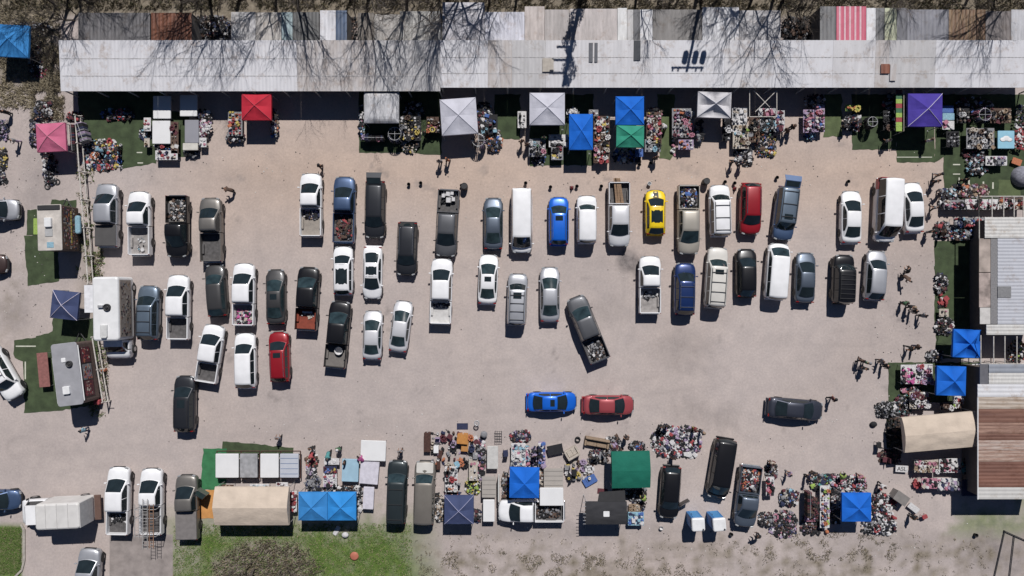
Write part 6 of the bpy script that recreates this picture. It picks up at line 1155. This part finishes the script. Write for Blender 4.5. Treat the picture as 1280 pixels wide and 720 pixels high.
# sign sheet with letters on the ground
p = P(1127, 586, .3); t = thing('sign_sheet', 'white sheet with bold dark letters below the maroon furniture', 'sign', (p.x, p.y, 0), R(-3)); q = MB(); q.rbox((0, 0, .32), (1.15, .62, .02), .03); q.build('sheet', FAB['white'], t); q = MB(); q.box((0, 0, .15), (.9, .4, .3)); q.build('box', FAB['brown'], t)
tc_ = bpy.data.curves.new('letters', 'FONT'); tc_.body = 'ASL'; tc_.size = .55; tc_.extrude = .004; tc_.align_x = 'CENTER'; tc_.align_y = 'CENTER'; to = bpy.data.objects.new('tmp', tc_); COL.objects.link(to); bpy.context.view_layer.update()
tm = bpy.data.meshes.new_from_object(to.evaluated_get(bpy.context.evaluated_depsgraph_get())); bpy.data.objects.remove(to); tm.materials.clear(); tm.materials.append(FAB['black']); o = link('letters', tm, t, (0, -.02, .336))
# bins, tipped cart, cones, buckets, stones
mono('gray_box', 'gray flat box beside the white panel in the bottom right cluster', 'box', 1127, 623, lambda q: (q.rbox((0, 0, .45), (1.3, .9, .9), .04), q.rbox((0, 0, .91), (1.34, .94, .03), .04)), mat('box_gray', (.20, .185, .175), .7), -35, .9); mono('display_board', 'white board leaning right of the gray flat box', 'board', 1142, 635, lambda q: (q.rbox((0, 0, .3), (1.1, .55, .05), .02), q.box((0, 0, .14), (.9, .35, .27))), FAB['white'], -38, .3)
mono('red_stool', 'small red stool at the right end of the bottom cluster', 'stool', 1156, 646, lambda q: (q.rbox((0, 0, .42), (.5, .4, .06), .1), [q.tube((sx * .18, sy * .14, 0), (sx * .16, sy * .12, .4), .02) for sx in (-1, 1) for sy in (-1, 1)]), FAB['red'], 20, .4)
def cone(px, py, label): t = grp('traffic_cone', label, 'traffic cone', px, py, 0); q = MB(); q.lathe([(.16, .03), (.03, .6), (.02, .62)], n=12); q.build('cone', FAB['red'], t); q = MB(); q.rbox((0, 0, .015), (.38, .38, .03), .03); q.build('base', PLA, t)
cone(714.5, 235, 'red cone above the bright blue suv'); cone(918, 236, 'red cone left of the red suv')
for x, y in ((688, 234), (721, 233), (751.5, 233), (906, 227.5), (918, 229), (971, 222), (1060, 227), (511, 230.5), (526, 229), (657, 229), (799, 206), (813, 204), (577, 232)):
    mono('bucket', 'small dark bucket marking a bay above the upper car row', 'bucket', x, y, lambda q: q.lathe([(.11, 0), (.15, .32), (.17, .33), (.15, .33), (.12, .05)], n=12), PLA, 0, .2, 'buckets marking the upper row bays')
mono('white_bucket', 'white bucket above the yellow hatchback', 'bucket', 811, 230, lambda q: q.lathe([(.13, 0), (.17, .34), (.19, .36), (.17, .36), (.14, .05)], n=12), WHT); mono('barrel', 'black barrel at the corner of the gray pickup bed', 'barrel', 580.5, 233, lambda q: q.lathe([(.28, 0), (.31, .1), (.33, .45), (.31, .8), (.28, .9), (.26, .86)], n=16), PLA, 0, .5); mono('barrel', 'black barrel above the white suv with roof bars', 'barrel', 882.5, 227, lambda q: q.lathe([(.28, 0), (.31, .1), (.33, .45), (.31, .8), (.28, .9), (.26, .86)], n=16), PLA, 0, .5)
for x, y, l in ((826, 659, 'small white bucket below the black suv'), (913, 667, 'small dark bucket right of the portable toilets'), (1218, 668, 'small dark bucket on the gravel below the rusty building'), (432, 668, 'white sack on the grass below the blue canopies'), (1091, 530, 'dark stone lying in the lane')):
    mono('bucket' if 'bucket' in l else ('sack' if 'sack' in l else 'stone'), l, l.split()[2] if 'small' in l else l.split()[1], x, y, (lambda q: q.lathe([(.13, 0), (.17, .3), (.19, .31), (.17, .31), (.14, .05)], n=12)) if 'bucket' in l else (lambda q: q.blob((0, 0, .14), (.34, .28, .2), 10, 6)), FAB['white'] if 'white' in l else FAB['black'])
mono('plastic_saucer', 'red plastic saucer lying on the grass at the bottom', 'saucer', 443, 695, lambda q: q.lathe([(.4, .02), (.42, .06), (.3, .1), (.05, .12)], n=16), mat('faded_red', (.42, .14, .09), .6)); mono('folded_chair', 'folded white lounger lying on the grass', 'chair', 421, 663, lambda q: (q.rbox((0, 0, .08), (.35, .9, .05), .03), q.tube((-.2, -.4, .05), (-.2, .4, .05), .02), q.tube((.2, -.4, .05), (.2, .4, .05), .02)), FAB['white'], -30)
mono('red_drum', 'red drum at the lower end of the pipe fence', 'drum', 122, 502.5, lambda q: (q.rbox((0, 0, .35), (.55, .45, .7), .08), q.lathe([(.15, .7), (.12, .78), (.04, .8)], n=10)), FAB['red'], 0, .5); mono('orange_bag', 'orange bag hanging by the lower pipe fence', 'bag', 132, 462, lambda q: (q.rbox((0, 0, .3), (.4, .3, .5), .1), q.tube((-.1, 0, .5), (.1, 0, .6), .02)), FAB['orange'])
mono('bicycle_frame', 'tangled black bicycle on the ground below the pink canopy', 'bicycle', 66, 231, lambda q: (q.wheel((-.5, 0, .05), .3, .04, 'z'), q.wheel((.5, .1, .05), .3, .04, 'z'), q.path([(-.5, 0, .1), (0, .25, .1), (.4, .3, .1), (.5, .1, .1), (.0, -.1, .1), (-.5, 0, .1)], .025)), DARKST, 20)
t = table(P(47, 283, .8).x, P(47, 283, .8).y, .8, 1.5, 0, '', ('', FAB['lime']), .8, 'bright lime green table behind the cream roofed trailer'); t = table(P(56, 462, .5).x, P(56, 462, .5).y, 1.0, 3.2, R(5), '', ('', mat('picnic_red', (.24, .10, .09), .8, 0, .2, 4)), .72, 'faded red picnic table on turf behind the gray trailer', 'picnic_table')
# ------------------------------------------------------------------ cargo in the beds
def bed_pt(c, u, v): L = c['_L']; y = c['_y0'] + (c['_y1'] - c['_y0']) * v - .0; return c.matrix_basis @ Vector((u * .75, y, 0))
def bed_heap(c, v0, v1, label, pal, n, mound=.35, w_=1.5, s=.3, z=.69):
    a = bed_pt(c, 0, (v0 + v1) / 2); d = abs((c['_y0'] - c['_y1']) * (v1 - v0)); return heap(0, 0, 0, 0, label, pal, n, z, mound, math.degrees(c.rotation_euler.z), s, (a.x, a.y, w_, d), nm='cargo_heap', cat='cargo')
bed_heap(c3, .05, .95, 'gray scrap and junk in the black pickup bed', ['gray', 'black', 'cream', 'brown', 'gray', 'white'], 200); bed_heap(c8, .25, 1, 'pink and blue toys in the white pickup bed', ['magenta', 'magenta', 'pink', 'sky', 'cream', 'black', 'white'], 170); bed_heap(c15, .05, .9, 'red and brown scrap in the blue pickup bed', ['brown', 'maroon', 'red', 'black', 'gray', 'brown'], 200, .45)
bed_heap(c24, .0, 1, 'boxes and blue bags overfilling the cream pickup bed', ['black', 'gray', 'blue', 'maroon', 'black', 'brown', 'white'], 300, .6); bed_heap(c50, .15, .95, 'silver tools strewn in the gray pickup bed', ['black', 'gray', 'black', 'white', 'brown', 'gray'], 190); bed_heap(c69, .0, 1.0, 'red blue and white clothes filling the slate pickup bed', ['red', 'white', 'navy', 'black', 'white', 'maroon', 'orange', 'gray'], 330, .6, 1.75); bed_heap(c14, .0, .35, 'purple bundle at the front of the tan bed', ['navy', 'lilac', 'white', 'navy', 'tan'], 80, .3)
bed_heap(c17, .35, 1, 'black bags in the gray pickup bed', ['black', 'black', 'white'], 60, .2); bed_heap(c54, .1, .5, 'dark bundle in the bottom left white pickup bed', ['black', 'black', 'gray', 'white'], 40, .2); bed_heap(c66, .0, .9, 'black goods in the sideways white pickup bed', ['black', 'black', 'gray', 'brown'], 150, .4); bed_heap(c10, .1, .4, 'small white and gray load in the red lined bed', ['white', 'gray', 'cream'], 14, .1); bed_heap(c2, .35, .9, 'pale rags at the side of the open bed', ['white', 'gray', 'sky'], 12, .1, .6); bed_heap(c35, .05, .4, 'white rags at the front of the pickup bed', ['white', 'gray', 'black'], 30, .1); bed_heap(c34, .0, .25, 'blue sheet folded at the front of the pale bed', ['navy', 'navy', 'white'], 40, .2)
def cargo(c, u, v, name, label, cat, fn, m, rz=0, z=.69): p = bed_pt(c, u, v); q = MB(); fn(q); o = q.build(name, m, None, (p.x, p.y, z), c.rotation_euler.z + R(rz)); tag(o, label, cat)
for i, (u, v, w_) in enumerate(((0, .55, .42), (-.6, .6, .32), (.1, .85, .35), (-.4, .9, .3), (.65, .75, .3))): cargo(c17, u, v, 'carton', 'white carton in the gray pickup bed', 'box', lambda q, w_=w_: (q.rbox((0, 0, .2), (w_, w_ * 1.1, .4), .02), q.box((0, 0, .404), (.05, w_ * 1.05, .008))), FAB['white'])
for i, (u, rz) in enumerate(((-.2, 9), (.15, 7), (.4, 5))): cargo(c22, u, .55, 'board', 'long wooden board lying in the pale silver pickup bed', 'board', lambda q: (q.rbox((0, 0, .35), (.24, 2.6, .06), .01), q.box((0, 0, .385), (.02, 2.5, .01))), WOOD, rz)
cargo(c46, .3, .22, 'wash_tub', 'white round tub in the long black pickup bed', 'tub', lambda q: q.lathe([(.3, 0), (.36, .3), (.4, .31), (.36, .31), (.28, .04), (.1, .03)], n=18), FAB['white']); cargo(c10, .1, .15, 'white_plank', 'white plank across the red lined bed', 'plank', lambda q: (q.rbox((0, 0, .3), (.9, .16, .05), .01), q.box((0, 0, .33), (.8, .03, .01))), FAB['white'])
# ladders over the rack of c55
def ladder(c, x, y0, y1, z, label, m, w_=.42):
    o0 = c.matrix_basis @ Vector((x, (y0 + y1) / 2, 0)); t = thing('ladder', label, 'ladder', (o0.x, o0.y, 0), c.rotation_euler.z); ln = y1 - y0
    for s in (-1, 1): q = MB(); q.box((s * w_ / 2, 0, z), (.035, ln, .08)); q.build('rail', m, t)
    n = int(ln / .3)
    for k in range(n): q = MB(); q.tube((-w_ / 2 + .01, -ln / 2 + (k + .5) * .3, z), (w_ / 2 - .01, -ln / 2 + (k + .5) * .3, z), .018, n=5); q.build('rung', m, t)
LAD = mat('ladder_alu', (.50, .48, .46), .4, .3); ladder(c55, -.72, -3.0, .15, 2.12, 'short aluminium ladder on the left of the truck rack', LAD, .4); ladder(c55, .05, -4.0, .6, 2.16, 'longest ladder down the middle of the truck rack', LAD, .42); ladder(c55, .60, -3.9, .1, 2.12, 'ladder on the right of the truck rack', mat('ladder_orange', (.34, .2, .13), .6), .38)
# ------------------------------------------------------------------ people
def skin_person(pose):
    J = {}; E = []
    def j(n, co, r, par=None):
        J[n] = (len(J), co, r * (1.36 if n[:2] not in ('ne', 'hd', 'hb', 'ha') else 1.05)); 
        if par: E.append((J[par][0], J[n][0]))
    lean = {'carry': .06, 'bend': .45}.get(pose, 0)
    j('pel', (0, 0, .95), .13); j('sp', (0, lean * .35, 1.14), .125, 'pel'); j('ch', (0, lean * .9, 1.34 - lean * .12), .145, 'sp'); j('ne', (0, lean * 1.25, 1.47 - lean * .25), .06, 'ch'); j('hb', (0, lean * 1.4 + .01, 1.56 - lean * .3), .08, 'ne'); j('hd', (0, lean * 1.55 + .02, 1.70 - lean * .35), .085, 'hb')
    st = {'walk': .22, 'stand': .02, 'carry': .12, 'bend': .08}[pose]
    for s, n in ((-1, 'l'), (1, 'r')):
        f = st * s
        j('hip' + n, (s * .10, 0, .88), .085, 'pel'); j('kn' + n, (s * .11, f * .6 + .03, .48), .058, 'hip' + n); j('an' + n, (s * .11, f * 1.1 - .03, .09), .038, 'kn' + n); j('to' + n, (s * .12, f * 1.1 + .13, .045), .035, 'an' + n)
        sy, sz = lean * .9, 1.42 - lean * .15
        j('sh' + n, (s * .19, sy, sz), .055, 'ch')
        if pose == 'carry' or pose == 'bend': j('el' + n, (s * .27, sy + .08, sz - .28), .042, 'sh' + n); j('wr' + n, (s * .18, sy + .24, sz - .38), .03, 'el' + n); hd = (s * .15, sy + .31, sz - .39)
        else: j('el' + n, (s * .26, sy - .03 - f * .3, sz - .29), .042, 'sh' + n); j('wr' + n, (s * .27, sy + .06 - f * .7, sz - .53), .03, 'el' + n); hd = (s * .27, sy + .09 - f * .8, sz - .61)
        j('ha' + n, hd, .032, 'wr' + n)
    me = bpy.data.meshes.new('b'); me.from_pydata([v[1] for v in J.values()], E, []); o = bpy.data.objects.new('b', me); COL.objects.link(o); md = o.modifiers.new('Skin', 'SKIN'); md.use_smooth_shade = True
    for i, v in enumerate(J.values()): me.skin_vertices[0].data[i].radius = (v[2], v[2] * (.75 if 1 <= i <= 2 or i == 0 else 1)); me.skin_vertices[0].data[i].use_root = (i == 0)
    sb = o.modifiers.new('Sub', 'SUBSURF'); sb.levels = 1; bpy.context.view_layer.update()
    bm_ = bpy.data.meshes.new_from_object(o.evaluated_get(bpy.context.evaluated_depsgraph_get())); bpy.data.objects.remove(o)
    hx, hy, hz = J['hd'][1]
    def sub(cond, off, name):
        q = MB(); mp = {}; 
        for f in bm_.polygons:
            c = f.center
            if not cond(c): continue
            ids = []
            for vi in f.vertices:
                if vi not in mp: v = bm_.vertices[vi]; mp[vi] = len(q.v); q.v.append(tuple(v.co + v.normal * off))
                ids.append(mp[vi])
            q.f.append(ids); q.m.append(0); q.sm.append(True)
        return q.mesh(name)
    zs = J['shl'][1][2]; shirt = sub(lambda c: .90 < c.z < zs + .05 and (abs(c.x) < .205 and (c.y < lean + .2) or c.z > zs - .25 and (c.y < J['ell'][1][1] + .10)), .022, 'shirt'); pants = sub(lambda c: .10 < c.z < .95 and abs(c.x) < .205 and c.y < .35, .017, 'trousers'); shoes = sub(lambda c: c.z < .12, .012, 'shoes')
    q = MB(); q.v = [tuple(v.co) for v in bm_.vertices]; q.f = [list(f.vertices) for f in bm_.polygons]; q.m = [0] * len(q.f); q.sm = [True] * len(q.f)
    q.blob((hx, hy + .085, hz - .03), (.014, .03, .022), 6, 4)
    for s, n in ((-1, 'l'), (1, 'r')):
        q.blob((s * .088, hy, hz - .03), (.012, .022, .032), 6, 4); hp = Vector(J['ha' + n][1]); w0 = Vector(J['wr' + n][1]); d = (hp - w0).normalized(); sd = d.cross(Vector((0, 0, 1)) if abs(d.z) < .8 else Vector((0, 1, 0))).normalized()
        for k in range(4): b0 = hp + sd * (k - 1.5) * .018; b1 = b0 + d * (.045 + .008 * (k in (1, 2))); b2 = b1 + d * .03 + Vector((0, .008, -.01)); q.tube(b0, b1, .009, .008, 5); q.tube(b1, b2, .008, .006, 5)
        b0 = hp - d * .02 + sd * .03; q.tube(b0, b0 + d * .04 + sd * .025, .010, .008, 5)
    body = q.mesh('body')
    q = MB(); q.blob((hx, hy - .012, hz + .022), (.100, .108, .098), 12, 7); hair = q.mesh('hair')
    q = MB(); q.lathe([(.17, 0), (.175, .012), (.105, .02), (.10, .09), (.06, .12), (.01, .125)], (hx, hy, hz + .06), 14); hat = q.mesh('hat')
    for m_ in (body, shirt, pants, shoes, hair, hat): m_.materials.append(FAB['black'])
    return body, shirt, pants, hair, hat, shoes
PM = {p_: skin_person(p_) for p_ in ('walk', 'stand', 'carry', 'bend')}
SK = [mat('skin_a', (.42, .24, .16), .6), mat('skin_b', (.25, .13, .08), .6), mat('skin_c', (.12, .06, .04), .6)]
def person(px, py, rz, pose, sh, pa, label, hat=None, hair='black', sk=1, sc=1.0):
    p = P(px, py, 1.2); b = PM[pose]; o = link('person', b[0], None, (p.x, p.y, 0), R(rz)); o.scale = (sc,) * 3; setmats(o, [SK[sk]]); tag(o, label, 'person', 'people walking and browsing at the market')
    for nm, me, m in (('shirt', b[1], FAB[sh]), ('trousers', b[2], FAB[pa]), ('hair', b[3], FAB[hair]), ('shoes', b[5], FAB['black'])): c = link(nm, me, o); setmats(c, [m])
    if hat: c = link('hat', b[4], o); setmats(c, [FAB[hat]])
PL = [(399, 207, 20, 'walk', 'brown', 'black', 'walking above the purple bundle pickup'), (287, 237, 80, 'bend', 'brown', 'black', 'bending alone above the tan pickup'), (549, 201, 180, 'stand', 'gray', 'black', 'standing below the tilted silver canopy'), (559, 199, 150, 'walk', 'orange', 'black', 'walking below the tilted silver canopy'),
      (652, 176, 200, 'walk', 'brown', 'black', 'below the white canopy corner'), (659, 180, 20, 'stand', 'brown', 'gray', 'beside the small turf mat'), (918, 201, 30, 'walk', 'black', 'black', 'walking below the pole frame goods'), (929, 203, 200, 'stand', 'navy', 'black', 'standing below the pole frame goods'), (986, 162, 120, 'carry', 'brown', 'black', 'left of the paired tables'), (992, 158, 300, 'stand', 'black', 'navy', 'beside the paired tables'),
      (821, 196, 10, 'stand', 'black', 'black', 'below the stacked canopies'), (1134, 379, 40, 'stand', 'green', 'black', 'in the dark group right of the silver crossover'), (1141, 383, 200, 'carry', 'black', 'black', 'in the middle of the dark group'), (1146, 389, 90, 'stand', 'black', 'gray', 'at the right of the dark group'), (1156, 395, 300, 'carry', 'gray', 'black', 'carrying a bag beside the turf strip'), (1139, 340, 30, 'bend', 'black', 'black', 'bending alone in the right lane'), (1134, 345, 210, 'bend', 'brown', 'black', 'crouching beside another in the lane'),
      (1079, 451, 350, 'walk', 'brown', 'black', 'left one of the lane pair'), (1086, 454, 340, 'stand', 'green', 'black', 'middle one of the lane pair'), (1083, 461, 180, 'walk', 'black', 'gray', 'walking behind the lane pair'), (1105, 452, 90, 'carry', 'gray', 'black', 'approaching the white clothes table'), (1110, 458, 100, 'stand', 'black', 'black', 'beside the white clothes table'), (1141, 436, 60, 'walk', 'black', 'black', 'walking towards the wrinkled blue canopy'), (1149, 434, 270, 'stand', 'brown', 'navy', 'near the wrinkled blue canopy'),
      (1043, 499, 300, 'walk', 'maroon', 'black', 'walking in front of the sideways dark sedan'), (346, 549, 0, 'carry', 'gray', 'black', 'behind the four slab tables'), (102, 539, 60, 'carry', 'sky', 'navy', 'walking at the lower left of the lane'), (388, 561, 180, 'stand', 'black', 'black', 'at the top of the pile row'), (388, 567, 180, 'bend', 'red', 'white', 'bending in the pile row'), (409, 567, 180, 'bend', 'teal', 'black', 'bending over the white topmost table'),
      (422, 562, 170, 'stand', 'green', 'black', 'beside the white topmost table'), (430, 579, 90, 'stand', 'black', 'black', 'next to the pale blue table'), (453, 577, 40, 'bend', 'magenta', 'sky', 'leaning between the white tables'), (784, 548, 30, 'stand', 'black', 'brown', 'left above the green canopy'), (668, 570, 200, 'stand', 'lilac', 'black', 'beside the narrow clothes strip'), (870, 538, 90, 'stand', 'red', 'yellow', 'at the right of the clothes spread'), (879, 541, 270, 'stand', 'gray', 'black', 'at the far right of the clothes spread'),
      (828, 534, 180, 'stand', 'black', 'black', 'at the top left of the clothes spread'), (835, 533, 170, 'stand', 'black', 'navy', 'at the top of the clothes spread'), (989, 594, 60, 'carry', 'lilac', 'gray', 'walking alone in the bottom right lane'), (967, 580, 0, 'stand', 'cream', 'brown', 'above the small white table'), (1105, 608, 200, 'carry', 'white', 'black', 'walking right of the bottom blue canopy'), (1013, 598, 100, 'stand', 'navy', 'black', 'left above the long white table'), (1020, 593, 200, 'stand', 'black', 'brown', 'above the long white table'),
      (1055, 600, 0, 'bend', 'lime', 'black', 'bending above the blue canopy'), (1078, 598, 30, 'carry', 'pink', 'maroon', 'holding bags above the blue canopy'), (1145, 648, 40, 'stand', 'black', 'black', 'beside the red stool'), (952, 673, 60, 'bend', 'black', 'white', 'at the bottom below the dark pile'), (1176, 218, 30, 'walk', 'brown', 'gray', 'at the corner of the upper right turf'), (1173, 226, 200, 'walk', 'black', 'black', 'walking at the upper right turf corner'), (1182, 238, 100, 'bend', 'gray', 'navy', 'pushing a cart at the turf corner'),
      (1172, 259, 20, 'walk', 'gray', 'black', 'left of the long clothes row'), (1166, 289, 200, 'stand', 'black', 'gray', 'left of the carts with red strap'), (1182, 291, 90, 'stand', 'brown', 'black', 'between the carts and blue clothes'), (1220, 212, 200, 'stand', 'white', 'black', 'on the upper right turf'), (1070, 152, 10, 'stand', 'navy', 'black', 'beside the black shelves'), (1060, 156, 10, 'stand', 'gray', 'black', 'left of the black shelves'), (1163, 175, 0, 'stand', 'white', 'black', 'in the shade below the purple canopy'),
      (1112, 175, 10, 'walk', 'gray', 'black', 'below the striped banner'), (530, 166, 60, 'stand', 'green', 'black', 'on the turf near the yellow ring'), (552, 158, 0, 'carry', 'white', 'navy', 'at the corner of the tilted silver canopy'), (834, 157, 90, 'bend', 'white', 'brown', 'between the two toy tables'), (680, 172, 0, 'stand', 'green', 'black', 'shopping below the white canopy'), (45, 150, 30, 'carry', 'navy', 'black', 'left above the pink canopy'), (43, 163, 80, 'walk', 'black', 'brown', 'left of the pink canopy'), (45, 178, 120, 'stand', 'navy', 'white', 'lower left of the pink canopy'),
      (55, 194, 20, 'stand', 'gray', 'black', 'under the lower edge of the pink canopy'), (3, 139, 20, 'stand', 'black', 'black', 'at the left edge beside the dry ground'), (1185, 520, 0, 'stand', 'black', 'black', 'beside the tarp tent'), (14, 174, 150, 'carry', 'gray', 'lilac', 'at the left edge pulling a bag'), (124, 188, 60, 'bend', 'sky', 'black', 'sorting toys right of the fence'), (143, 183, 200, 'bend', 'black', 'black', 'at the right of the toy pile'), (807, 627, 30, 'bend', 'lime', 'black', 'beside the black gazebo'), (500, 566, 10, 'carry', 'gray', 'black', 'in front of the old green suv'),
      (843, 573, 20, 'stand', 'black', 'black', 'below the clothes spread'), (560, 587, 90, 'stand', 'brown', 'black', 'browsing the left white table'), (1209, 224, 0, 'stand', 'black', 'black', 'casting a shadow on the upper right turf'), (470, 664, 0, 'stand', 'gray', 'black', 'x') ]
hh = ['black', 'brown', 'gray', None, 'tan', None, 'white', None]
for i, (x, y, r, ps, s, p_, l) in enumerate(PL):
    if l == 'x': continue
    hat = hh[i % 8] if i % 3 == 0 else None
    person(x, y, r, ps, s, p_, 'person in %s top and %s trousers %s' % (CW.get(s, s), p_, l), hat, 'brown' if i % 5 == 0 else 'black', i % 3, .84 + .07 * ((i * 7) % 5) / 5)
# ------------------------------------------------------------------ labels made unique by their place where looks are equal
ORD = ['first', 'second', 'third', 'fourth', 'fifth', 'sixth', 'seventh', 'eighth', 'ninth', 'tenth', 'eleventh', 'twelfth', 'thirteenth', 'fourteenth', 'fifteenth', 'sixteenth', 'seventeenth', 'eighteenth', 'nineteenth', 'twentieth']
NUM = ['', 'one', 'two', 'three', 'four', 'five', 'six', 'seven', 'eight', 'nine', 'ten', 'eleven', 'twelve', 'thirteen', 'fourteen', 'fifteen', 'sixteen', 'seventeen', 'eighteen', 'nineteen', 'twenty']
by = {}
for o in TOP: by.setdefault(o['label'], []).append(o)
for lab, os_ in by.items():
    n = len(os_)
    if n < 2: continue
    def xy(o):
        if o.type == 'EMPTY' or o.location.length > .01: return o.location.x, o.location.y
        v = o.data.vertices[0].co; return v.x, v.y
    X = [xy(o)[0] for o in os_]; Y_ = [xy(o)[1] for o in os_]
    vert = max(Y_) - min(Y_) > max(X) - min(X)
    os_.sort(key=lambda o: -xy(o)[1] if vert else xy(o)[0])
    for i, o in enumerate(os_):
        if n == 2: s = ('upper' if vert else 'left') if i == 0 else ('lower' if vert else 'right'); o['label'] = lab + ', the ' + s + ' one'
        else: o['label'] = lab + ', ' + ORD[min(i, 19)] + ' from the ' + ('top' if vert else 'left')
import sys
for o in TOP:
    for k in ('_L', '_y0', '_y1', '_yb'):
        if k in o: del o[k]
    if not 4 <= len(o['label'].split()) <= 16: print('LABEL', len(o['label'].split()), o['label'])
